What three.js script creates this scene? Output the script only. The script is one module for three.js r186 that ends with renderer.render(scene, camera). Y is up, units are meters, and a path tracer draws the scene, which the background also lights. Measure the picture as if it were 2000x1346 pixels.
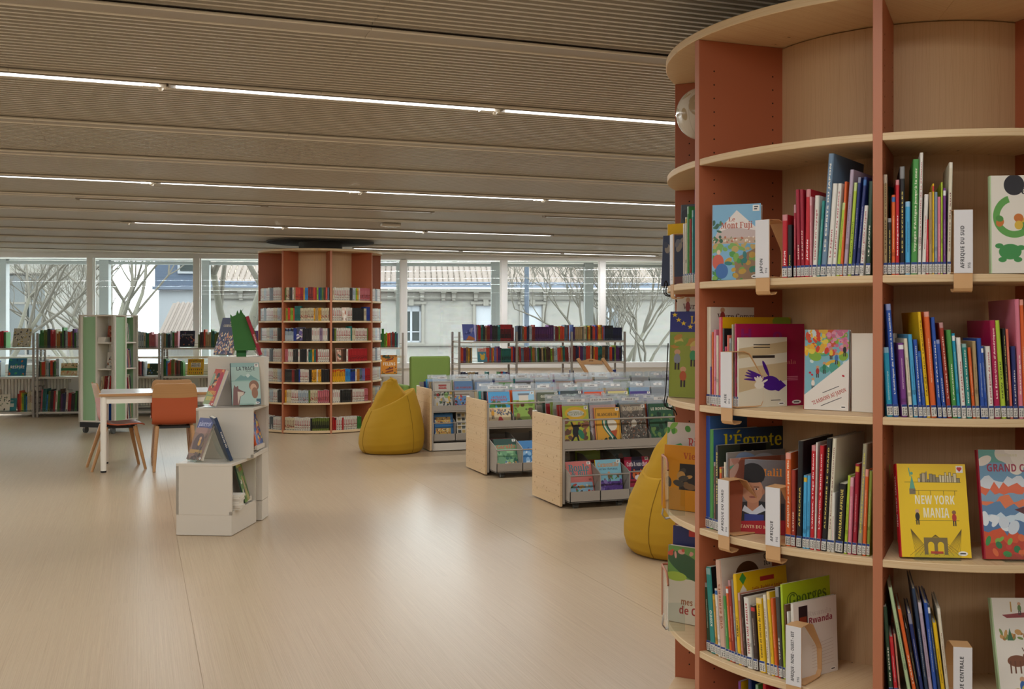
import * as THREE from 'three';
import { mergeGeometries } from 'three/addons/utils/BufferGeometryUtils.js';
import { RoundedBoxGeometry } from 'three/addons/geometries/RoundedBoxGeometry.js';
import { RectAreaLightUniformsLib } from 'three/addons/lights/RectAreaLightUniformsLib.js';

// ---------------------------------------------------------------- camera, sky, exposure, lamps
// World axes follow the ceiling grid: x runs along the light lines, -z runs towards the windows; metres.
const YAW = THREE.MathUtils.degToRad(19.66);
const scene = new THREE.Scene();
const camera = new THREE.PerspectiveCamera(36.51, 2000 / 1346, 0.05, 300);
camera.position.set(0, 1.42, 0);
camera.rotation.y = -YAW;
camera.setViewOffset(2000, 1346, 0, 36, 2000, 1346);
scene.background = new THREE.Color(0.93, 0.97, 1.0);
scene.backgroundIntensity = 6.5;
const renderer = new THREE.WebGLRenderer({ antialias: true });
renderer.toneMapping = THREE.LinearToneMapping;
renderer.toneMappingExposure = 1.36;
renderer.shadowMap.enabled = true;
RectAreaLightUniformsLib.init();
const LAMP_LEVEL = 38, LAMP_COLOR = new THREE.Color(0.97, 0.985, 1.0), CEIL = 2.6;
const LIT_LINES = [[-5.5, -8.37, 8.6], [-1.9, -8.37, 8.6], [1.7, -8.37, 0.7], [5.315, -8.37, 8.6], [8.95, -8.37, 8.6], [12.47, -0.08, 4.9], [12.47, 6.6, 8.6], [15.5, 3.0, 8.6]];

// ---------------------------------------------------------------- small helpers
let seed = 7;
const rnd = () => { seed = (seed + 0x6d2b79f5) | 0; let t = Math.imul(seed ^ (seed >>> 15), 1 | seed); t = (t + Math.imul(t ^ (t >>> 7), 61 | t)) ^ t; return ((t ^ (t >>> 14)) >>> 0) / 4294967296; };
const rr = (a, b) => a + (b - a) * rnd();
const rad = THREE.MathUtils.degToRad, TAU = Math.PI * 2;
const names = new Map();
function numbered(n) { const k = names.get(n) ?? 0; names.set(n, k + 1); return k ? `${n}_${String(k).padStart(3, '0')}` : n; }
function tag(o, label, category, group, kind) {
  if (label) o.userData.label = label;
  if (category) o.userData.category = category;
  if (group) o.userData.group = group;
  if (kind) o.userData.kind = kind;
  return o;
}
function thing(name, label, category, group) { const o = new THREE.Group(); o.name = numbered(name); scene.add(o); return tag(o, label, category, group); }
function mesh(name, geo, mat, parent = scene) {
  const g = Array.isArray(geo) ? (geo.length > 1 ? mergeGeometries(geo.map(clean)) : geo[0]) : geo;
  const m = new THREE.Mesh(g, mat); m.name = parent === scene ? numbered(name) : name; m.castShadow = m.receiveShadow = true; parent.add(m); return m;
}
function clean(g) { let q = g.index ? g.toNonIndexed() : g; for (const k of Object.keys(q.attributes)) if (!['position', 'normal', 'uv'].includes(k)) q.deleteAttribute(k); return q; }
function struct(name, geo, mat, parent) { const m = mesh(name, geo, mat, parent); if (!parent) m.userData.kind = 'structure'; return m; }
const T = (g, x = 0, y = 0, z = 0, rx = 0, ry = 0, rz = 0) => { const e = new THREE.Matrix4().makeRotationFromEuler(new THREE.Euler(rx, ry, rz, 'YXZ')); e.setPosition(x, y, z); return g.applyMatrix4(e); };
// box with uv in metres
function box(w, h, d, x = 0, y = 0, z = 0) {
  const g = new THREE.BoxGeometry(w, h, d), uv = g.attributes.uv, dim = [[d, h], [d, h], [w, d], [w, d], [w, h], [w, h]];
  for (let i = 0; i < 24; i++) uv.setXY(i, uv.getX(i) * dim[i >> 2][0] + x * 0.37, uv.getY(i) * dim[i >> 2][1] + z * 0.53);
  return g.translate(x, y, z);
}
function rbox(w, h, d, r, x = 0, y = 0, z = 0) { return new RoundedBoxGeometry(w, h, d, 3, r).translate(x, y, z); }
function cyl(r0, r1, h, x = 0, y = 0, z = 0, n = 16) { return new THREE.CylinderGeometry(r0, r1, h, n).translate(x, y, z); }
function tube(pts, r, n = 24, k = 8) { return new THREE.TubeGeometry(new THREE.CatmullRomCurve3(pts.map((p) => new THREE.Vector3(...p))), n, r, k); }
function rod(a, b, r0, r1 = r0, n = 10) { const A = new THREE.Vector3(...a), B = new THREE.Vector3(...b), d = B.clone().sub(A), g = new THREE.CylinderGeometry(r1, r0, d.length(), n); g.applyQuaternion(new THREE.Quaternion().setFromUnitVectors(new THREE.Vector3(0, 1, 0), d.normalize())); return g.translate((A.x + B.x) / 2, (A.y + B.y) / 2, (A.z + B.z) / 2); }
// outline in the x-y plane pushed to depth d (0 .. -d on z)
function slab(pts, d, bevel = 0) { const s = new THREE.Shape(pts.map((p) => new THREE.Vector2(p[0], p[1]))); return new THREE.ExtrudeGeometry(s, { depth: d, bevelEnabled: bevel > 0, bevelSize: bevel, bevelThickness: bevel, bevelSegments: 2, steps: 1 }).translate(0, 0, -d); }
// a bent strip: the polyline (z, y) with a thickness, pushed over the width w on x
function strip(pts, t, w) {
  const n = pts.length, L = [], R = [];
  for (let i = 0; i < n; i++) {
    const a = pts[Math.max(0, i - 1)], b = pts[Math.min(n - 1, i + 1)], dx = b[0] - a[0], dy = b[1] - a[1], l = Math.hypot(dx, dy) || 1;
    L.push([pts[i][0] - (dy / l) * t / 2, pts[i][1] + (dx / l) * t / 2]); R.push([pts[i][0] + (dy / l) * t / 2, pts[i][1] - (dx / l) * t / 2]);
  }
  const g = slab([...L, ...R.reverse()], w);  // outline x = z, y = y
  return g.translate(0, 0, w / 2).rotateY(-Math.PI / 2);
}
const at = (o, a, y, b, turn = 0) => { o.position.set(a, y, -b); o.rotation.y = turn; return o; };
// frame of the window wall: s along it, p metres from the camera
const WT = rad(-13.96), WC = Math.cos(WT), WS = Math.sin(WT);
const W = (s, p) => [s * WC - p * WS, s * WS + p * WC];
const atW = (o, s, y, p) => { const [a, b] = W(s, p); return at(o, a, y, b, WT); };
const ORD = 'first second third fourth fifth sixth seventh eighth ninth tenth eleventh twelfth thirteenth fourteenth fifteenth sixteenth seventeenth eighteenth nineteenth twentieth'.split(' ');

// ---------------------------------------------------------------- textures
function canvasTex(w, h, paint, repeat) {
  const c = document.createElement('canvas'); c.width = w; c.height = h; paint(c.getContext('2d'), w, h);
  const t = new THREE.CanvasTexture(c); t.colorSpace = THREE.SRGBColorSpace; t.wrapS = t.wrapT = THREE.RepeatWrapping; t.magFilter = THREE.LinearFilter;
  if (repeat) t.repeat.set(...repeat);
  return t;
}
const mix = (a, b, k) => { const A = new THREE.Color(a), B = new THREE.Color(b); return '#' + A.lerp(B, k).getHexString(); };
function grainPaint(base, dark, n, knots) {
  return (g, w, h) => {
    g.fillStyle = base; g.fillRect(0, 0, w, h);
    for (let i = 0; i < n; i++) {
      const y = rnd() * h, a = rr(0.5, 6), ph = rnd() * TAU, k = TAU * Math.floor(rr(1, 3)) / w, th = rr(0.4, 2.2);
      g.strokeStyle = mix(base, dark, rr(0.15, 0.8)); g.globalAlpha = rr(0.15, 0.6); g.lineWidth = th; g.beginPath();
      for (let x = 0; x <= w; x += 16) g.lineTo(x, y + a * Math.sin(k * x + ph)); g.stroke();
    }
    for (let i = 0; i < knots; i++) {
      const x = rr(40, w - 40), y = rr(20, h - 20), r = rr(3, 8);
      for (let q = 5; q > 0; q--) { g.globalAlpha = 0.25; g.strokeStyle = mix(base, dark, 0.9); g.lineWidth = 1.2; g.beginPath(); g.ellipse(x, y, r * (1 + q * 0.5), r * (0.6 + q * 0.28), 0, 0, TAU); g.stroke(); }
      g.globalAlpha = 0.85; g.fillStyle = mix(base, '#5a2f12', 0.75); g.beginPath(); g.ellipse(x, y, r, r * 0.62, 0, 0, TAU); g.fill();
    }
    g.globalAlpha = 1;
  };
}
const std = (o) => new THREE.MeshStandardMaterial(o);
const pineTex = canvasTex(1024, 1024, grainPaint('#dfc398', '#b88449', 260, 9), [1.1, 1.1]);
const panelPineTex = canvasTex(1024, 1024, (g, w, h) => {
  grainPaint('#e0c49a', '#a9783f', 260, 0)(g, w, h);
  for (let k = 0; k < 6; k++) { g.fillStyle = mix('#e2c8a0', '#c79a66', rnd()); g.globalAlpha = 0.22; g.fillRect(0, k * h / 6, w, h / 6); g.globalAlpha = 0.5; g.fillStyle = '#8a6536'; g.fillRect(0, k * h / 6, w, 2); }
  for (let i = 0; i < 34; i++) { const x = rnd() * w, y = rnd() * h, r = rr(5, 13); g.globalAlpha = 0.3; g.strokeStyle = '#9a6a38'; for (let q = 1; q < 5; q++) { g.lineWidth = 1.5; g.beginPath(); g.ellipse(x, y, r * (1 + q * 0.5), r * (0.5 + q * 0.2), 0, 0, TAU); g.stroke(); } g.globalAlpha = 0.8; g.fillStyle = '#7d5028'; g.beginPath(); g.ellipse(x, y, r, r * 0.6, 0, 0, TAU); g.fill(); } g.globalAlpha = 1;
}, [1.3, 1.3]);
const plyTex = canvasTex(1024, 512, grainPaint('#caa67c', '#b48f62', 220, 0), [2, 2]); plyTex.rotation = Math.PI / 2;
const oakTex = canvasTex(512, 512, grainPaint('#b98a58', '#8a5f34', 220, 0), [3, 3]);
const floorTex = canvasTex(2048, 2048, (g, w, h) => {
  g.fillStyle = '#b9a283'; g.fillRect(0, 0, w, h);
  for (let i = 0; i < 9000; i++) { g.globalAlpha = rr(0.05, 0.28); g.fillStyle = rnd() < 0.55 ? '#9f8463' : '#cdb899'; g.fillRect(rnd() * w, rnd() * h, rr(0.8, 2.4), rr(80, 700)); }
  g.globalAlpha = 1;
}, [0.5, 0.5]);
const stoneTex = canvasTex(1024, 1024, (g, w, h) => {
  g.fillStyle = '#6c6964'; g.fillRect(0, 0, w, h);
  for (let i = 0; i < 2600; i++) { g.globalAlpha = rr(0.02, 0.1); g.fillStyle = rnd() < 0.5 ? '#55514a' : '#807b72'; g.beginPath(); g.ellipse(rnd() * w, rnd() * h, rr(2, 50), rr(2, 22), 0, 0, TAU); g.fill(); } g.globalAlpha = 1;
}, [0.25, 0.25]);
const feltTex = canvasTex(256, 256, (g, w, h) => { g.fillStyle = '#7f9a4c'; g.fillRect(0, 0, w, h); for (let i = 0; i < 4000; i++) { g.globalAlpha = 0.2; g.fillStyle = rnd() < 0.5 ? '#5f7a34' : '#9ab566'; g.fillRect(rnd() * w, rnd() * h, 2, 2); } g.globalAlpha = 1; }, [4, 4]);
const barkTex = canvasTex(256, 256, (g, w, h) => { g.fillStyle = '#504c42'; g.fillRect(0, 0, w, h); for (let i = 0; i < 900; i++) { g.globalAlpha = 0.25; g.fillStyle = ['#3d3a30', '#635f52', '#464a36'][i % 3]; g.fillRect(rnd() * w, rnd() * h, rr(2, 10), rr(4, 30)); } g.globalAlpha = 1; }, [2, 2]);
const M = {
  pine: std({ map: pineTex, roughness: 0.55 }), panelPine: std({ map: panelPineTex, roughness: 0.6 }), ply: std({ map: plyTex, roughness: 0.65 }), oak: std({ map: oakTex, roughness: 0.5 }),
  terracotta: std({ color: '#ab5f3c', roughness: 0.5 }), terraEdge: std({ color: '#b87452', roughness: 0.5 }), hole: std({ color: '#1a0f0a', roughness: 1 }),
  floor: std({ map: floorTex, roughness: 0.3 }), floorBase: std({ color: '#b39a7c', roughness: 0.9 }),
  ceiling: std({ color: '#d6d0c4', roughness: 0.3 }), ceilRecessShade: std({ color: '#8d8575', roughness: 0.35 }), ceilGlint: std({ color: '#eee9dd', roughness: 0.25 }), ceilStrip: std({ color: '#aaa297', roughness: 0.35 }), ceilDark: std({ color: '#2b2a27', roughness: 1 }),
  wall: std({ color: '#efebe3', roughness: 0.9 }), frame: std({ color: '#f4f3f0', roughness: 0.5 }), outer: std({ color: '#a9acac', roughness: 0.5 }),
  glass: new THREE.MeshPhysicalMaterial({ color: '#f6fbfa', transmission: 1, thickness: 0, roughness: 0, ior: 1.45 }),
  acrylic: new THREE.MeshPhysicalMaterial({ color: '#f4f8f8', transmission: 1, thickness: 0, roughness: 0.02, ior: 1.45, specularIntensity: 0.8 }), sheet: new THREE.MeshPhysicalMaterial({ color: '#eef2f4', transmission: 0.8, thickness: 0, roughness: 0.12, ior: 1.45 }),
  grey: std({ color: '#a59c90', roughness: 0.45 }), steel: std({ color: '#a39c94', roughness: 0.4, metalness: 0.5 }), shelfMetal: std({ color: '#cfc8bd', roughness: 0.45 }),
  white: std({ color: '#dcd4c5', roughness: 0.35 }), cream: std({ color: '#efe8d9', roughness: 0.5 }), tableTop: std({ color: '#e9e4e0', roughness: 0.25 }),
  green: std({ color: '#a3cc9c', roughness: 0.5 }), black: std({ color: '#1f1e1d', roughness: 0.6 }), rubber: std({ color: '#5d5f5c', roughness: 0.6 }),
  mustard: std({ color: '#b58a12', roughness: 0.85 }), mustardSeam: std({ color: '#8f6c0c', roughness: 0.9 }), felt: std({ map: feltTex, roughness: 0.95 }),
  paper: std({ color: '#e8e2d4', roughness: 0.9 }), plate: std({ color: '#e6e4e2', roughness: 0.5 }), stripWood: std({ color: '#d2a572', roughness: 0.5 }),
  lampGlow: std({ color: '#ffffff', emissive: LAMP_COLOR, emissiveIntensity: 3 }), diffuser: std({ color: '#e9ecec', roughness: 0.25 }), sensor: std({ color: '#efe8d8', roughness: 0.4 }),
  stone: std({ map: stoneTex, roughness: 0.95 }), stoneTrim: std({ color: '#65615a', roughness: 0.95 }), roofTile: std({ color: '#5f544d', roughness: 0.9 }), slate: std({ color: '#3a4454', roughness: 0.8 }),
  zinc: std({ color: '#4b5361', roughness: 0.5 }), bark: std({ map: barkTex, roughness: 0.95 }), twig: std({ color: '#454037', roughness: 0.95 }), asphalt: std({ color: '#4c4b4a', roughness: 0.95 }), shutter: std({ color: '#7f8185', roughness: 0.6 }), darkGlass: std({ color: '#2a3030', roughness: 0.15 }), lampPost: std({ color: '#28323f', roughness: 0.5 }),
};

// ---------------------------------------------------------------- floor: sheets of wood-look vinyl with fine welded seams
const floor = new THREE.Group(); floor.name = 'floor'; floor.userData.kind = 'structure'; scene.add(floor);
mesh('floor_slab', box(24, 0.3, 29.4, -1.2, -0.1525, -3.7), M.floorBase, floor);
{
  const g = new THREE.BoxGeometry(2.1585, 0.002, 29.3); const p = g.attributes.position, uv = g.attributes.uv;
  for (let i = 0; i < p.count; i++) uv.setXY(i, p.getX(i), -p.getZ(i));
  for (let k = -6; k <= 5; k++) { const m = mesh('floor_sheet', g, M.floor, floor); m.position.set(1.32 + k * 2.16, -0.001, -3.7); }
}
// ---------------------------------------------------------------- ceiling: ribbed metal panels between flat strips
const ceiling = new THREE.Group(); ceiling.name = 'ceiling'; ceiling.userData.kind = 'structure'; scene.add(ceiling);
mesh('ceiling_slab', box(24.4, 0.3, 30, -1.2, CEIL + 0.27, -3.7), M.ceilDark, ceiling);
{
  const PITCH = 1.205, strips = []; for (let k = -13; k <= 10; k++) strips.push(5.315 + k * PITCH);
  const half = 0.062, LEN = 1.42, n = 22, wRow = PITCH - 2 * half - 0.002, pit = (wRow - 0.018) / (n - 1), ribs = [];
  for (let i = 0; i < n; i++) ribs.push(clean(box(LEN - 0.0012, 0.011, 0.0175, LEN / 2, 0.0055, -i * pit - 0.009)));
  const g = mergeGeometries(ribs), backing = box(LEN - 0.0006, 0.012, wRow, LEN / 2, 0.034, -wRow / 2);  // backing darker than the ribs: recess shade is put into its colour
  const sg = box(LEN - 0.0015, 0.03, half * 2 - 0.004, LEN / 2, 0.006, 0);
  const lg = mergeGeometries([box(LEN - 0.0015, 0.03, 0.02, LEN / 2, 0.006, 0.05), box(LEN - 0.0015, 0.03, 0.02, LEN / 2, 0.006, -0.05)].map(clean));
  const glintBead = mergeGeometries([1, -1].map((k) => clean(rod([0.0008, -0.008, k * half], [LEN - 0.0008, -0.008, k * half], 0.0075, 0.0075, 8))));  // added beads: window reflections on the strip edges painted as a pale colour
  for (let r = 0; r < strips.length; r++) for (let c = -9; c <= 7; c++) {
    const x = 0.86 + (c - 1) * LEN;
    const m = mesh('ceiling_panel', backing, M.ceilRecessShade, ceiling); m.position.set(x, CEIL, -(strips[r] + half + 0.001)); mesh('ribs', g, M.ceiling, m).userData.kind = 'stuff';
    const light = LIT_LINES.some((l) => Math.abs(l[0] - strips[r]) < 0.15);
    const s = mesh('ceiling_strip', light ? lg : sg, M.ceilStrip, ceiling); s.position.set(x, CEIL - 0.004, -strips[r]);
    mesh('added_glint_bead', glintBead, M.ceilGlint, s);
  }
  mesh('open_joint', box(24, 0.004, 0.03, -1.2, CEIL - 0.006, -(strips[12] - 0.055)), M.hole, ceiling);
}
// ---------------------------------------------------------------- walls that close the room
struct('wall_left', box(0.3, 3.2, 29, -13.2, 1.4, -3.9), M.wall);
struct('wall_right', box(0.3, 3.2, 29, 10.7, 1.4, -3.9), M.wall);
struct('wall_back', box(24.4, 3.2, 0.3, -1.2, 1.4, 10.8), M.wall);
const P0 = 17.45, S0 = -19.4, S1 = 8.6;   // window wall
atW(struct('wall_front', [box(S1 - S0, 0.72, 0.2, (S0 + S1) / 2, 0.36, -0.08), box(S1 - S0, 0.12, 0.5, (S0 + S1) / 2, 0.66, -0.45)], M.wall), 0, 0, P0);
atW(struct('trim_1', box(S1 - S0, 0.1, 0.16, (S0 + S1) / 2, 2.57, -0.02), M.frame), 0, 0, P0);
atW(struct('trim_2', box(S1 - S0, 0.09, 0.14, (S0 + S1) / 2, 0.765, -0.02), M.frame), 0, 0, P0);
atW(struct('lintel', box(S1 - S0, 0.5, 1.3, (S0 + S1) / 2, 2.8, -0.6), M.wall), 0, 0, P0);
atW(struct('trim_3', box(6.9, 0.035, 0.05, -3.5, 0.915, 0), M.cream), 0, 0, P0 - 0.1);
{
  let n = 0;
  const mull = box(0.088, 1.75, 0.12, 0, 1.66, 0);
  for (let k = -8; k <= 5; k++) {
    const s = -0.07 + 1.672 * k, w = new THREE.Group(); w.name = 'window_' + (++n); w.userData.kind = 'structure'; scene.add(w); atW(w, s, 0, P0);
    mesh('mullion', mull, M.frame, w);
    mesh('pane', box(1.586, 1.74, 0.012, 0.836, 1.67, -0.02), M.glass, w);
    mesh('glazing_bead', [box(0.02, 1.72, 0.05, 0.054, 1.67, -0.01), box(0.02, 1.72, 0.05, 1.618, 1.67, -0.01)], M.frame, w);
  }
  // outer skin of the facade: white fins, head and ledge
  const fin = box(0.15, 2.1, 0.16, 0, 1.6, 0);
  for (let k = -8; k <= 5; k++) { const f = struct('window_fin', fin, M.outer); atW(f, -0.127 + 1.672 * k, 0, 18.45); }
  atW(struct('trim_4', [box(S1 - S0, 0.4, 0.2, (S0 + S1) / 2, 2.75, 0), box(S1 - S0, 0.05, 0.12, (S0 + S1) / 2, 2.5, 0), box(S1 - S0, 0.12, 0.5, (S0 + S1) / 2, 0.6, 0)], M.outer), 0, 0, 18.45);
}
// ---------------------------------------------------------------- lamps in the ceiling strips
{
  const LEN = 1.7, geo = box(1.62, 0.012, 0.06), housing = [box(1.69, 0.03, 0.006, 0, 0.008, 0.036), box(1.69, 0.03, 0.006, 0, 0.008, -0.036), box(0.008, 0.03, 0.07, 0.84, 0.008, 0), box(0.008, 0.03, 0.07, -0.84, 0.008, 0)];
  const hg = mergeGeometries(housing.map(clean)), sens = mergeGeometries([box(0.11, 0.012, 0.04), new THREE.SphereGeometry(0.014, 12, 8).translate(0.03, -0.008, 0)].map(clean));
  const rowName = (b) => b < 3 ? 'behind the viewer' : b < 6 ? 'in the nearest lit ceiling line' : b < 10 ? 'in the second lit ceiling line' : b < 14 ? 'in the third lit ceiling line' : 'by the windows';
  const lamp = (x, b, on, label, group) => {
    const t = thing('ceiling_light', label, 'light', group); t.position.set(x, CEIL - 0.014, -b);
    mesh('housing', hg, M.ceilStrip, t); mesh('diffuser', geo, on ? M.lampGlow : M.diffuser, t);
    if (on) { const l = new THREE.RectAreaLight(LAMP_COLOR, LAMP_LEVEL, 1.62, 0.06); l.name = 'lamp_glow'; l.position.set(0, -0.009, 0); l.rotation.x = -Math.PI / 2; t.add(l); }
  };
  for (const [b, a0, a1] of LIT_LINES) for (let a = a0; a < a1 - 0.5; a += LEN) {
    const k = rowName(b); lamp(a + 0.85, b, true, `slim white glowing ceiling light ${k}, one of an unbroken row`, `glowing lights ${k}`);
    if (b > 4 && b < 13 && a > -4 && a < 5) { const s = mesh('motion_sensor', sens, M.sensor); tag(s, `small cream motion sensor at a joint ${rowName(b).replace('in the', 'of the')}`, 'sensor', `sensors ${k}`); s.position.set(a - 0.06, CEIL - 0.024, -b); }
  }
  for (const [a, b] of [[-4.6, 10.35], [-2.9, 10.35], [0.3, 10.35], [2.0, 10.35], [4.9, 10.35]]) lamp(a, b, false, 'slim unlit ceiling light between the second and third lit lines', 'unlit lights between the second and third lit lines');
  const e = thing('emergency_light', 'small white box-shaped emergency light on the ceiling right of the far round bookcase', 'light'); e.position.set(2.72, CEIL - 0.02, -11.75);
  mesh('housing', rbox(0.22, 0.035, 0.12, 0.012), M.white, e); mesh('lens', rbox(0.17, 0.02, 0.07, 0.008, 0, -0.015, 0), M.diffuser, e);
}
// ---------------------------------------------------------------- radiators under the windows
{
  for (let k = 0; k < 6; k++) {
    const s = -9.3 + k * 1.62 + (k > 2 ? 0.1 : 0), t = thing('radiator', `cream ribbed radiator under the windows, ${ORD[k]} from the left end`, 'radiator'); atW(t, s, 0, P0 - 0.13);
    const fins = []; for (let i = 0; i < 26; i++) fins.push(rbox(0.036, 0.44, 0.02, 0.008, -0.63 + i * 0.05, 0.36, 0.03));
    mesh('ribbed_front', fins, M.cream, t).userData.kind = 'stuff';
    mesh('back_plate', box(1.3, 0.5, 0.04, 0, 0.36, -0.01), M.cream, t); mesh('top_grille', box(1.32, 0.02, 0.1, 0, 0.62, 0), M.cream, t); mesh('valve', cyl(0.022, 0.022, 0.06, 0.69, 0.55, 0.02), M.white, t); mesh('feet', [box(0.04, 0.12, 0.05, -0.55, 0.06, 0), box(0.04, 0.12, 0.05, 0.55, 0.06, 0)], M.cream, t);
  }
}
// ---------------------------------------------------------------- the street outside
const GROUND = -2.4;
struct('street', box(160, 0.3, 110, 0, GROUND - 0.15, -75), M.asphalt);
function quoins() {}
{ // stone house across the street
  const h = thing('stone_house', 'pale stone house across the street with tiled roof and carved cornice', 'house'); atW(h, 0, 0, 40);
  const X0 = -7.6, X1 = 10.6, EV = 2.55;
  const wins = [[-4.0, 0.37], [0.13, 0.37], [2.98, 0.37], [4.78, 0.37], [7.79, 0.37]];
  const shape = new THREE.Shape([[X0, GROUND], [X1, GROUND], [X1, EV], [X0, EV]].map((p) => new THREE.Vector2(...p)));
  for (const [x, w] of wins) shape.holes.push(new THREE.Path([[x - w, 0.78], [x + w, 0.78], [x + w, 2.2], [x - w, 2.2]].map((p) => new THREE.Vector2(...p))));
  mesh('facade', new THREE.ExtrudeGeometry(shape, { depth: 0.5, bevelEnabled: false }).translate(0, 0, -0.5), M.stone, h);
  mesh('house_body', box(X1 - X0, EV - GROUND, 8, (X0 + X1) / 2, (EV + GROUND) / 2, -4.6), M.stoneTrim, h);
  mesh('cornice', [box(X1 - X0 + 0.2, 0.12, 0.5, (X0 + X1) / 2, 2.78, 0.2), box(X1 - X0, 0.3, 0.16, (X0 + X1) / 2, 2.58, 0.06), box(X1 - X0, 0.06, 0.2, (X0 + X1) / 2, 2.5, 0.08), box(X1 - X0, 0.06, 0.14, (X0 + X1) / 2, 0.7, 0.05)], M.stoneTrim, h);
  mesh('gutter', [box(X1 - X0 + 0.3, 0.16, 0.2, (X0 + X1) / 2, 2.96, 0.45), box(X1 - X0 + 0.3, 0.05, 0.26, (X0 + X1) / 2, 3.06, 0.46)], M.zinc, h);
  for (const x of [-6.2, -5.4, -3.4, -2.5, -0.4, 0.54, 1.35, 1.75, 2.59, 3.6, 4.37, 5.26, 6.9, 7.4, 8.3]) mesh('bracket', [box(0.2, 0.1, 0.42, x, 2.72, 0.2), box(0.15, 0.2, 0.26, x, 2.58, 0.13), box(0.13, 0.1, 0.18, x, 2.44, 0.1)], M.stoneTrim, h);
  for (const [x, w] of wins) {
    const wd = mesh('window_surround', [box(0.1, 1.6, 0.08, x - w - 0.08, 1.48, 0.03), box(0.1, 1.6, 0.08, x + w + 0.08, 1.48, 0.03), box(w * 2 + 0.42, 0.1, 0.12, x, 2.3, 0.04), box(0.2, 0.24, 0.14, x, 2.32, 0.06), box(w * 2 + 0.34, 0.07, 0.16, x, 0.76, 0.05)], M.stoneTrim, h);
    const cy = 1.49;
    if (x === 2.98 || x === 4.78) mesh('shutter', box(w * 2, 1.42, 0.06, x, cy, -0.1), M.shutter, wd);
    else { mesh('pane', box(w * 2, 1.42, 0.02, x, cy, -0.2), M.darkGlass, wd); mesh('sash', [box(0.08, 1.42, 0.06, x, cy, -0.16), box(0.06, 1.42, 0.06, x - w + 0.03, cy, -0.16), box(0.06, 1.42, 0.06, x + w - 0.03, cy, -0.16), box(w * 2, 0.22, 0.06, x, 2.09, -0.16), box(w * 2, 0.04, 0.05, x, 1.2, -0.16), box(w * 2, 0.08, 0.06, x, 0.82, -0.16)], M.shutter, wd); }
  }
  // roof of canal tiles: rows of half-round tiles, too small in view to tell apart
  const tile = new THREE.CylinderGeometry(0.1, 0.125, 0.46, 7, 1, true, -Math.PI / 2, Math.PI).rotateX(Math.PI / 2).toNonIndexed();
  const nR = 17, nC = 84, inst = new THREE.InstancedMesh(tile, std({ color: '#ffffff', roughness: 0.9 }), nR * nC); inst.name = 'roof_tiles'; inst.userData.kind = 'stuff';
  const m4 = new THREE.Matrix4(), q = new THREE.Quaternion().setFromEuler(new THREE.Euler(rad(24), 0, 0)), col = new THREE.Color(); let i = 0;
  for (let r = 0; r < nR; r++) for (let c = 0; c < nC; c++) { m4.compose(new THREE.Vector3(X0 + 0.1 + c * 0.218, 3.12 + r * 0.36 * Math.sin(rad(24)) + 0.02, 0.4 - r * 0.36 * Math.cos(rad(24))), q, new THREE.Vector3(1, 1, 1)); inst.setMatrixAt(i, m4); inst.setColorAt(i++, col.set(['#83766c', '#73655a', '#918578', '#6a5d53', '#7d746b'][Math.floor(rnd() * 5)])); }
  h.add(inst);
  mesh('roof', T(box(X1 - X0 + 0.3, 0.08, 6.4, 0, 0, 0), (X0 + X1) / 2, 4.28, -2.4, rad(24), 0, 0), M.roofTile, h);
  mesh('chimney', [box(0.7, 1.6, 0.6, -0.95, 4.3, -1.5), box(0.8, 0.1, 0.7, -0.95, 5.1, -1.5)], M.shutter, h);
}
{ // tall stone building on the left
  const h = thing('stone_building', 'large pale stone building with dark windows behind the bare trees on the left', 'building'); atW(h, 0, 0, 46);
  const ws = []; for (const x of [-27, -23.3, -19.6, -16.2]) for (const y of [0.2, 5.2]) ws.push([x, y]);
  const shape = new THREE.Shape([[-34, GROUND], [-14.4, GROUND], [-14.4, 12], [-34, 12]].map((p) => new THREE.Vector2(...p)));
  for (const [x, y] of ws) shape.holes.push(new THREE.Path([[x - 0.9, y], [x + 0.9, y], [x + 0.9, y + 3.4], [x - 0.9, y + 3.4]].map((p) => new THREE.Vector2(...p))));
  mesh('facade', new THREE.ExtrudeGeometry(shape, { depth: 0.6, bevelEnabled: false }).translate(0, 0, -0.6), M.stone, h);
  mesh('building_body', box(19.4, 14, 7, -24.3, 4.7, -4.2), M.stoneTrim, h);
  for (const [x, y] of ws) { const w = mesh('window', [box(2.2, 0.16, 0.3, x, y - 0.1, 0.1), box(2.2, 0.2, 0.2, x, y + 3.55, 0.05), box(0.08, 3.4, 0.1, x, y + 1.7, -0.4), box(1.8, 0.08, 0.1, x, y + 2.2, -0.4)], M.stoneTrim, h); mesh('pane', box(1.8, 3.4, 0.04, x, y + 1.7, -0.5), M.darkGlass, w); }
  mesh('ledge', [box(19.8, 0.25, 0.4, -24.2, 4.5, 0.1), box(19.8, 0.2, 0.3, -24.2, -0.6, 0.1)], M.stoneTrim, h);
}
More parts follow.
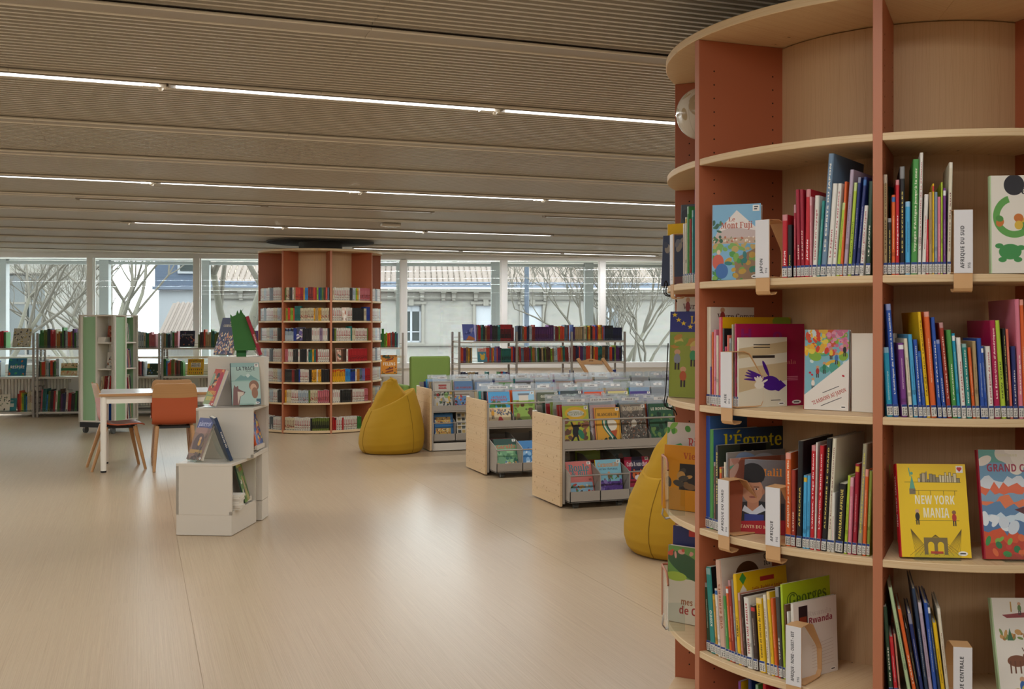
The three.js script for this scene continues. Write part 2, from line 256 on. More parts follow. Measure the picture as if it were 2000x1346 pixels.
{ // middle distance
  const h = thing('slate_house', 'tall white house with blue slate upper floors behind the tree trunk', 'house'); atW(h, -10.0, 0, 62);
  mesh('wall', box(8.6, 6.2, 6, 0, 0.6, -3), M.shutter, h); mesh('slate_storey', box(9, 4.2, 6.2, 0, 5.7, -3), M.slate, h);
  for (const x of [-2.6, 0.2, 2.9]) { const w = mesh('window', box(1.2, 1.5, 0.1, x, 5.2, 0.14), M.shutter, h); mesh('pane', box(0.9, 1.2, 0.04, x, 5.2, 0.2), M.darkGlass, w); }
  mesh('eaves', box(9.2, 0.2, 6.6, 0, 3.62, -3), M.zinc, h);
  const c = thing('tiled_cottage', 'low cottage with a pinkish tiled roof below the slate house', 'house'); atW(c, -7.7, 0, 50);
  mesh('wall', box(7.2, 3.3, 3.4, 0, -0.75, -1.9), M.stone, c);
  const g = []; for (let i = 0; i < 30; i++) g.push(T(cyl(0.09, 0.09, 3.4, 0, 0, 0, 6), -3.5 + i * 0.24, 1.8, -1.1, rad(116), 0, 0));
  mesh('roof', [T(box(7.5, 0.1, 3.4), 0, 1.76, -1.1, rad(26), 0, 0), ...g], M.roofTile, c).userData.kind = 'stuff';
  const p = thing('lamp_post', 'slim dark blue street lamp post in front of the stone house', 'lamp post'); atW(p, 3.08, 0, 27);
  mesh('post', [cyl(0.055, 0.07, 9, 0, GROUND + 4.5, 0), cyl(0.17, 0.19, 0.8, 0, GROUND + 0.4, 0)], M.lampPost, p); mesh('lantern', box(0.7, 0.1, 0.3, 0.3, GROUND + 9, 0), M.lampPost, p);
}
function tree(label, s, p, trunkPts, r, spread, levels, s0) {
  const save = seed; seed = s0;
  const t = thing('bare_tree', label, 'tree'); atW(t, s, GROUND, p);
  const big = [], fine = [];
  const grow = (o, d, len, rad0, lv) => {
    const seg = 3, pts = [o.clone()], dir = d.clone(), cur = o.clone();
    for (let i = 0; i < seg; i++) { dir.add(new THREE.Vector3(rr(-1, 1), rr(-0.35, 0.6), rr(-1, 1)).multiplyScalar(0.17)).normalize(); cur.addScaledVector(dir, len / seg); pts.push(cur.clone()); }
    for (let i = 0; i < seg; i++) { const k0 = 1 - (i / seg) * 0.4, k1 = 1 - ((i + 1) / seg) * 0.4; (lv < 2 ? big : fine).push(rod(pts[i].toArray(), pts[i + 1].toArray(), rad0 * k0, rad0 * k1, lv < 2 ? 8 : 4)); }
    if (lv >= levels) return;
    const n = lv === 0 ? 5 : 3;
    for (let i = 0; i < n; i++) { const e = new THREE.Vector3(rr(-1, 1), rr(0.0, 0.75), rr(-0.8, 0.8)).normalize(), nd = dir.clone().multiplyScalar(1 - spread).addScaledVector(e, spread + 0.12).normalize(), f = i === 0 ? 1 : rr(0.45, 1); grow(pts[Math.min(seg, Math.ceil(f * seg))].clone(), nd, len * rr(0.6, 0.82), Math.max(0.007, rad0 * rr(0.45, 0.62)), lv + 1); }
  };
  grow(new THREE.Vector3(0, 0, 0), new THREE.Vector3(...trunkPts).normalize(), r[1], r[0], 0);
  mesh('trunk', big, M.bark, t); mesh('twigs', fine, M.twig, t).userData.kind = 'stuff';
  seed = save;
}
tree('bare tree with slim forked trunks in front of the stone building, far left', -8.45, 22, [0.1, 1, 0], [0.13, 2.6], 0.42, 5, 11);
tree('second bare tree in front of the stone building, right of the far left tree', -9.7, 34, [-0.1, 1, 0], [0.12, 2.4], 0.42, 5, 23);
tree('bare tree with long drooping branches against the white sky, left window', -6.4, 28, [-0.35, 1, 0], [0.15, 3.0], 0.5, 5, 31);
tree('thick mossy bare tree trunk left of the far round bookcase', -3.7, 20.5, [0.05, 1, 0], [0.2, 2.8], 0.42, 5, 47);
tree('fine-twigged bare tree at the right end of the windows', 6.0, 27, [-0.05, 1, 0], [0.14, 2.4], 0.42, 6, 59);

// ---------------------------------------------------------------- book colours, printed spines and covers
const COL = { red: '#c4212c', black: '#1d1c1e', crimson: '#a01a30', rose: '#d48c94', white: '#e6e2d8', teal: '#2b8d86', 'slate-blue': '#6f8aa3', lime: '#b2cc3a', orange: '#df642a', mauve: '#b5a2b4', navy: '#22306b', 'forest-green': '#2b4833', tan: '#b39a6c', 'sky-blue': '#4cabdb', green: '#4d9748', yellow: '#ecc01c', 'blue-grey': '#8196a6', pink: '#dc7d92', purple: '#783a88', cream: '#e2dac2', magenta: '#ad124c', coral: '#e06f58', grey: '#8a8a8a', cyan: '#1c9abc', blue: '#2a54ab', 'brick-red': '#a3382a', brown: '#6b4834', 'dark-brown': '#433029', 'grey-beige': '#9f997f', olive: '#87963b', ochre: '#c4922e', blush: '#d4b09a', salmon: '#c4836e', 'dark-grey': '#4b4a45', mint: '#b2cb9c', 'dark-blue': '#2a3d59', lavender: '#9b92c0', beige: '#c8b490', pale: '#cfd6d8' };
const INK = { red: '#fff', black: '#e8d36a', white: '#a02030', cream: '#6b2f2f', yellow: '#3a2a10', lime: '#2b3a10', 'sky-blue': '#10385c', tan: '#3c2c14', mint: '#2a5030', blush: '#9a4a2a', 'grey-beige': '#d9d24a', mauve: '#4a3a5a', pale: '#34506a' };
class Atlas {
  constructor() { this.c = document.createElement('canvas'); this.c.width = this.c.height = 2048; this.g = this.c.getContext('2d'); this.g.fillStyle = '#fff'; this.g.fillRect(0, 0, 2048, 2048); this.x = 16; this.y = 0; this.row = 0; }
  cell(w, h, paint) {
    if (this.x + w > 2048) { this.x = 16; this.y += this.row + 2; this.row = 0; }
    if (this.y + h > 2048) throw new Error('atlas full');
    const g = this.g; g.save(); g.translate(this.x, this.y); g.beginPath(); g.rect(0, 0, w, h); g.clip(); paint(g, w, h); g.restore();
    const e = 0.75, r = [(this.x + e) / 2048, 1 - (this.y + h - e) / 2048, (this.x + w - e) / 2048, 1 - (this.y + e) / 2048];
    this.x += w + 2; this.row = Math.max(this.row, h); return r;
  }
  material(o) { const t = new THREE.CanvasTexture(this.c); t.colorSpace = THREE.SRGBColorSpace; t.magFilter = THREE.LinearFilter; return std({ map: t, vertexColors: true, ...o }); }
}
const WHITE_UV = [2 / 2048, 1 - 20 / 2048, 6 / 2048, 1 - 10 / 2048];
const SP = new Atlas(), CV = new Atlas(), CV2 = new Atlas();
const lin = (hex) => new THREE.Color(hex).toArray();
// quads: each {p:[4 points], uv:[u0,v0,u1,v1], c:[r,g,b]} in the order bottom-left, bottom-right, top-right, top-left
function quads(list) {
  const pos = [], uv = [], col = [], nor = [], A = new THREE.Vector3(), B = new THREE.Vector3(), C = new THREE.Vector3();
  for (const { p, t = WHITE_UV, c = [1, 1, 1], turn } of list) {
    A.fromArray(p[0]); B.fromArray(p[1]).sub(A); C.fromArray(p[3]).sub(A); B.cross(C).normalize();
    let u = [[t[0], t[1]], [t[2], t[1]], [t[2], t[3]], [t[0], t[3]]]; if (turn) u = [u[1], u[2], u[3], u[0]];
    for (const i of [0, 1, 2, 0, 2, 3]) { pos.push(...p[i]); uv.push(...u[i]); col.push(...c); nor.push(B.x, B.y, B.z); }
  }
  const g = new THREE.BufferGeometry(); g.setAttribute('position', new THREE.Float32BufferAttribute(pos, 3)); g.setAttribute('uv', new THREE.Float32BufferAttribute(uv, 2)); g.setAttribute('normal', new THREE.Float32BufferAttribute(nor, 3)); g.setAttribute('color', new THREE.Float32BufferAttribute(col, 3)); return g;
}
// book case of two boards and a spine; spine faces +z, the front cover is on the +x side, foot of the spine at the origin
function caseGeo(w, h, d, spineUV, frontUV, color) {
  const t = Math.min(0.0022, w * 0.2), c = lin(color), e = c.map((x) => x * 0.9), q = [], x = w / 2, cap = [0.75, 0.72, 0.64], b = Math.min(0.003, w * 0.22);
  const wrap = (o, y0, y1) => o.map(([px, pz]) => [[px, y0, pz], [px, y1, pz]]);
  const out = wrap([[-x, -d], [-x, -b], [-x + b, 0], [x - b, 0], [x, -b], [x, -d]], 0, h), inn = wrap([[-x + t, -d], [-x + t, -t - 0.001], [-x + t + 0.001, -t], [x - t - 0.001, -t], [x - t, -t - 0.001], [x - t, -d]], 0, h);
  const uvs = [null, spineUV && [spineUV[0], spineUV[1], spineUV[0] + (spineUV[2] - spineUV[0]) * 0.1, spineUV[3]], spineUV, spineUV && [spineUV[2] - (spineUV[2] - spineUV[0]) * 0.1, spineUV[1], spineUV[2], spineUV[3]], frontUV];
  for (let i = 0; i < 5; i++) {
    q.push({ p: [out[i][0], out[i + 1][0], out[i + 1][1], out[i][1]], t: uvs[i] ?? WHITE_UV, c: uvs[i] ? [1, 1, 1] : c });
    q.push({ p: [inn[i + 1][0], inn[i][0], inn[i][1], inn[i + 1][1]], c: cap });
    q.push({ p: [out[i][1], out[i + 1][1], inn[i + 1][1], inn[i][1]], c: e }, { p: [inn[i][0], inn[i + 1][0], out[i + 1][0], out[i][0]], c: e });
  }
  q.push({ p: [inn[0][0], out[0][0], out[0][1], inn[0][1]], c: e }, { p: [out[5][0], inn[5][0], inn[5][1], out[5][1]], c: e });
  return quads(q);
}
function boxQuads(x0, x1, y0, y1, z0, z1, o = {}) {  // o.front / back / left / right / top = {t, c}
  const P = (x, y, z) => [x, y, z], f = (k, p) => ({ p, t: o[k]?.t ?? WHITE_UV, c: o[k]?.c ?? o.c ?? [1, 1, 1], turn: o[k]?.turn });
  return [f('front', [P(x0, y0, z1), P(x1, y0, z1), P(x1, y1, z1), P(x0, y1, z1)]), f('back', [P(x1, y0, z0), P(x0, y0, z0), P(x0, y1, z0), P(x1, y1, z0)]), f('right', [P(x1, y0, z1), P(x1, y0, z0), P(x1, y1, z0), P(x1, y1, z1)]), f('left', [P(x0, y0, z0), P(x0, y0, z1), P(x0, y1, z1), P(x0, y1, z0)]), f('top', [P(x0, y1, z1), P(x1, y1, z1), P(x1, y1, z0), P(x0, y1, z0)]), f('bottom', [P(x0, y0, z0), P(x1, y0, z0), P(x1, y0, z1), P(x0, y0, z1)])];
}
const spineMat = SP.material({ roughness: 0.42 }), coverMat = CV.material({ roughness: 0.35 }), coverMat2 = CV2.material({ roughness: 0.35 });
const pageMat = std({ color: '#ddd5c3', roughness: 0.9 });
function spineText(g, w, h, text, color, size, from = 0.08) { g.save(); g.translate(w / 2, h * (1 - 0.14)); g.rotate(-Math.PI / 2); g.fillStyle = color; g.font = `bold ${size}px sans-serif`; g.textBaseline = 'middle'; g.textAlign = 'left'; g.fillText(text, h * from, 1, h * 0.72); g.restore(); }
function paintSpine(col, title) {
  return (g, w, h) => {
    const base = COL[col]; g.fillStyle = base; g.fillRect(0, 0, w, h);
    const s = rnd();
    if (s < 0.35) { g.fillStyle = mix(base, '#ffffff', 0.25); g.fillRect(0, 0, w, h * rr(0.05, 0.12)); }
    if (s > 0.6) { g.fillStyle = mix(base, '#000000', 0.3); g.fillRect(0, h * rr(0.6, 0.75), w, h * 0.05); }
    if (s > 0.8 && !title) { g.fillStyle = ['#d8b23a', '#c33', '#3a6fb0', '#eee'][Math.floor(rnd() * 4)]; g.fillRect(0, h * 0.03, w, h * 0.06); }
    g.fillStyle = 'rgba(0,0,0,0.25)'; g.fillRect(0, 0, 1.5, h); g.fillRect(w - 1.5, 0, 1.5, h);
    if (title) spineText(g, w, h, title, INK[col] ?? '#f2ead8', w * 0.62, 0.06);
    else { g.fillStyle = INK[col] ?? '#f2ead8'; g.globalAlpha = 0.7; const y0 = h * rr(0.2, 0.4); for (let i = 0; i < 26; i++) g.fillRect(w * 0.34, y0 + i * h * 0.016, w * rr(0.2, 0.34), h * 0.011); g.globalAlpha = 1; }
  };
}
// shelf-mark labels: white, blue line on top, printed figures
const markUV = []; for (let i = 0; i < 14; i++) markUV.push(SP.cell(40, 44, (g, w, h) => { g.fillStyle = '#ece9e2'; g.fillRect(0, 0, w, h); g.fillStyle = '#2c4a94'; g.fillRect(0, 0, w, 9); g.save(); g.translate(w / 2, 27); g.rotate(-Math.PI / 2); g.fillStyle = '#2a2a2c'; g.font = 'bold 15px monospace'; g.textAlign = 'center'; g.textBaseline = 'middle'; g.fillText(String(900 + Math.floor(rnd() * 99)), 0, -8, 30); g.fillText('ABCDGJLMPRST'[i % 12] + 'AEIOU'[i % 5] + 'RNL'[i % 3], 0, 9, 30); g.restore(); }));
// a standing book with its parts; returns the Group
function picBook(name, label, { col, w, h, d, title, cover, mark = true, group, mat }) {
  const t = thing(name, label, 'book', group);
  const spine = (!cover || title) && SP.cell(28, 232, paintSpine(col, title));
  if (cover) { // printed front: the case is drawn from the cover atlas, its spine in the plain colour
    mesh('cover', caseGeo(w, h, d, null, cover.uv, COL[col]), cover.mat, t);
    if (title) { const s = mesh('spine_print', quads([{ p: [[-w * 0.44, 0.04, 0.0006], [w * 0.44, 0.04, 0.0006], [w * 0.44, h - 0.004, 0.0006], [-w * 0.44, h - 0.004, 0.0006]], t: spine }]), spineMat, t); }
  } else mesh('cover', caseGeo(w, h, d, spine, null, COL[col]), spineMat, t);
  mesh('page_block', box(w - 0.0046, h - 0.006, d - 0.006, 0, h / 2, -d / 2 - 0.001), pageMat, t);
  if (mark) mesh('shelf_mark', quads(boxQuads(-w * 0.47, w * 0.47, 0.004, 0.036, -0.002, 0.0012, { front: { t: markUV[Math.floor(rnd() * 14)] }, c: [0.8, 0.8, 0.78] })), spineMat, t);
  return t;
}
const uvOf = (atlas, mat, w, h, paint) => ({ uv: atlas.cell(w, h, paint), mat });
const cover = (w, h, paint) => uvOf(CV, coverMat, w, h, paint), cover2 = (w, h, paint) => uvOf(CV2, coverMat2, w, h, paint);
// cover painting helpers
const bg = (g, w, h, c) => { g.fillStyle = c; g.fillRect(0, 0, w, h); };
const txt = (g, s, x, y, size, c, font = 'sans-serif', max, align = 'center') => { g.font = `bold ${size}px ${font}`; g.textAlign = align; g.textBaseline = 'middle'; g.fillStyle = c; g.fillText(s, x, y, max); };
const poly = (g, c, ...p) => { g.fillStyle = c; g.beginPath(); p.forEach(([x, y], i) => (i ? g.lineTo(x, y) : g.moveTo(x, y))); g.closePath(); g.fill(); };
const ell = (g, c, x, y, a, b = a, r = 0) => { g.fillStyle = c; g.beginPath(); g.ellipse(x, y, a, b, r, 0, TAU); g.fill(); };
const blobs = (g, w, h, y0, y1, n, cs, r0, r1) => { for (let i = 0; i < n; i++) ell(g, cs[i % cs.length], rnd() * w, h * rr(y0, y1), rr(r0, r1), rr(r0, r1) * 0.7, rnd() * 3); };
const stamp = (g, w, h) => { g.fillStyle = '#eee9df'; g.fillRect(w * 0.83, h * 0.02, w * 0.14, h * 0.08); g.fillStyle = '#333'; g.fillRect(w * 0.86, h * 0.035, w * 0.08, h * 0.016); g.fillRect(w * 0.86, h * 0.065, w * 0.06, h * 0.014); };
const oval = (g, w, h) => { ell(g, '#f2efe8', w * 0.88, h * 0.955, w * 0.07, h * 0.025); g.fillStyle = '#222'; g.fillRect(w * 0.84, h * 0.949, w * 0.08, h * 0.012); };
const figure = (g, x, y, s, c, skin = '#c99a76') => { ell(g, skin, x, y - s * 0.8, s * 0.2); ell(g, c, x, y - s * 0.3, s * 0.22, s * 0.38); g.fillStyle = '#3a2f2a'; g.fillRect(x - s * 0.16, y, s * 0.12, s * 0.5); g.fillRect(x + s * 0.04, y, s * 0.12, s * 0.5); };

// ---------------------------------------------------------------- the two round bookcases
const R_OUT = 0.846, R_IN = 0.522, UP_T = 0.027;
function sector(r0, r1, half, thick, pad) {
  const a1 = half - Math.asin(pad / r1), a0 = half - Math.asin(pad / r0), s = new THREE.Shape();
  s.moveTo(r0 * Math.cos(a0), -r0 * Math.sin(a0)); s.lineTo(r1 * Math.cos(a1), -r1 * Math.sin(a1)); s.absarc(0, 0, r1, -a1, a1, false); s.lineTo(r0 * Math.cos(a0), r0 * Math.sin(a0)); s.absarc(0, 0, r0, a0, -a0, true);
  return new THREE.ExtrudeGeometry(s, { depth: thick - 0.004, bevelEnabled: true, bevelSize: 0.0015, bevelThickness: 0.002, bevelSegments: 1, curveSegments: 24 }).translate(0, 0, 0.002).rotateX(-Math.PI / 2);
}
function roundBookcase(label, ca, cb, levels, under, holes) {
  const t = thing('round_bookcase', label, 'bookcase'); at(t, ca, 0, cb);
  const up = [box(R_OUT - R_IN + 0.001, under - 0.002, UP_T, (R_OUT + R_IN) / 2, under / 2, 0)], edge = rbox(0.004, under - 0.002, UP_T, 0.0015, R_OUT + 0.001, under / 2, 0);
  const shelf = sector(R_IN, R_OUT - 0.001, Math.PI / 8, 0.022, UP_T / 2 + 0.0015), back = sector(R_IN - 0.008, R_IN, Math.PI / 8, under - 0.006, 0.0005), top = sector(0.5, R_OUT + 0.004, Math.PI / 4, 0.027, 0.0006), base = sector(R_IN, R_OUT - 0.001, Math.PI / 8, 0.03, UP_T / 2 + 0.0015);
  const pins = []; if (holes) for (const r of [R_OUT - 0.055, R_IN + 0.04]) for (let y = 0.09; y < under - 0.1; y += 0.0455) if (!levels.some((l) => Math.abs(l - 0.011 - y) < 0.02)) for (const s of [-1, 1]) pins.push(new THREE.CylinderGeometry(0.0028, 0.0028, 0.0008, 8).rotateX(Math.PI / 2).translate(r, y, s * UP_T / 2));
  const pinGeo = pins.length && mergeGeometries(pins.map(clean));
  for (let k = 0; k < 8; k++) {
    const u = mesh('upright', up, M.terracotta, t); u.rotation.y = k * Math.PI / 4;
    mesh('edge_band', edge, M.terraEdge, u);
    if (holes && k > 2 && k < 7) mesh('shelf_pin_holes', pinGeo, M.hole, u).userData.kind = 'stuff';
    const mid = (k + 0.5) * Math.PI / 4;
    const bp = mesh('back_panel', back, M.ply, t); bp.rotation.y = mid; bp.position.y = 0.003;
    for (const l of levels) { const s = mesh('shelf', l < 0.06 ? base : shelf, M.pine, t); s.rotation.y = mid; s.position.y = l < 0.06 ? l - 0.03 : l - 0.022; }
    if (k % 2 === 0) { const p = mesh('top_panel', top, M.pine, t); p.rotation.y = (k + 0.35) * Math.PI / 4; p.position.y = under; }
  }
  return t;
}
const NC = [2.607, 3.083], NL = [1.977, 1.567, 1.157, 0.747, 0.337, 0.034], FC = [2.39, 14.63], FL = [1.76, 1.489, 1.222, 0.945, 0.678, 0.404, 0.04];
roundBookcase('large round pine and terracotta bookcase close by on the right', NC[0], NC[1], NL, 2.376, true);
roundBookcase('far round pine and terracotta bookcase full of small books before the windows', FC[0], FC[1], FL, 2.418, false);
for (const [c, h] of [[NC, 2.404], [FC, 2.446]]) struct('column', [cyl(0.3, 0.3, CEIL - h, c[0], (CEIL + h) / 2 - 0.004, -c[1], 32)], std({ color: '#6a665e', roughness: 0.9 }));
struct('ceiling_shade_disc', [cyl(0.74, 0.74, 0.01, FC[0], CEIL - 0.016, -FC[1], 48)], std({ color: '#6a665e', roughness: 0.9 }));  // grey disc painted in for the shaded ceiling opening round the column

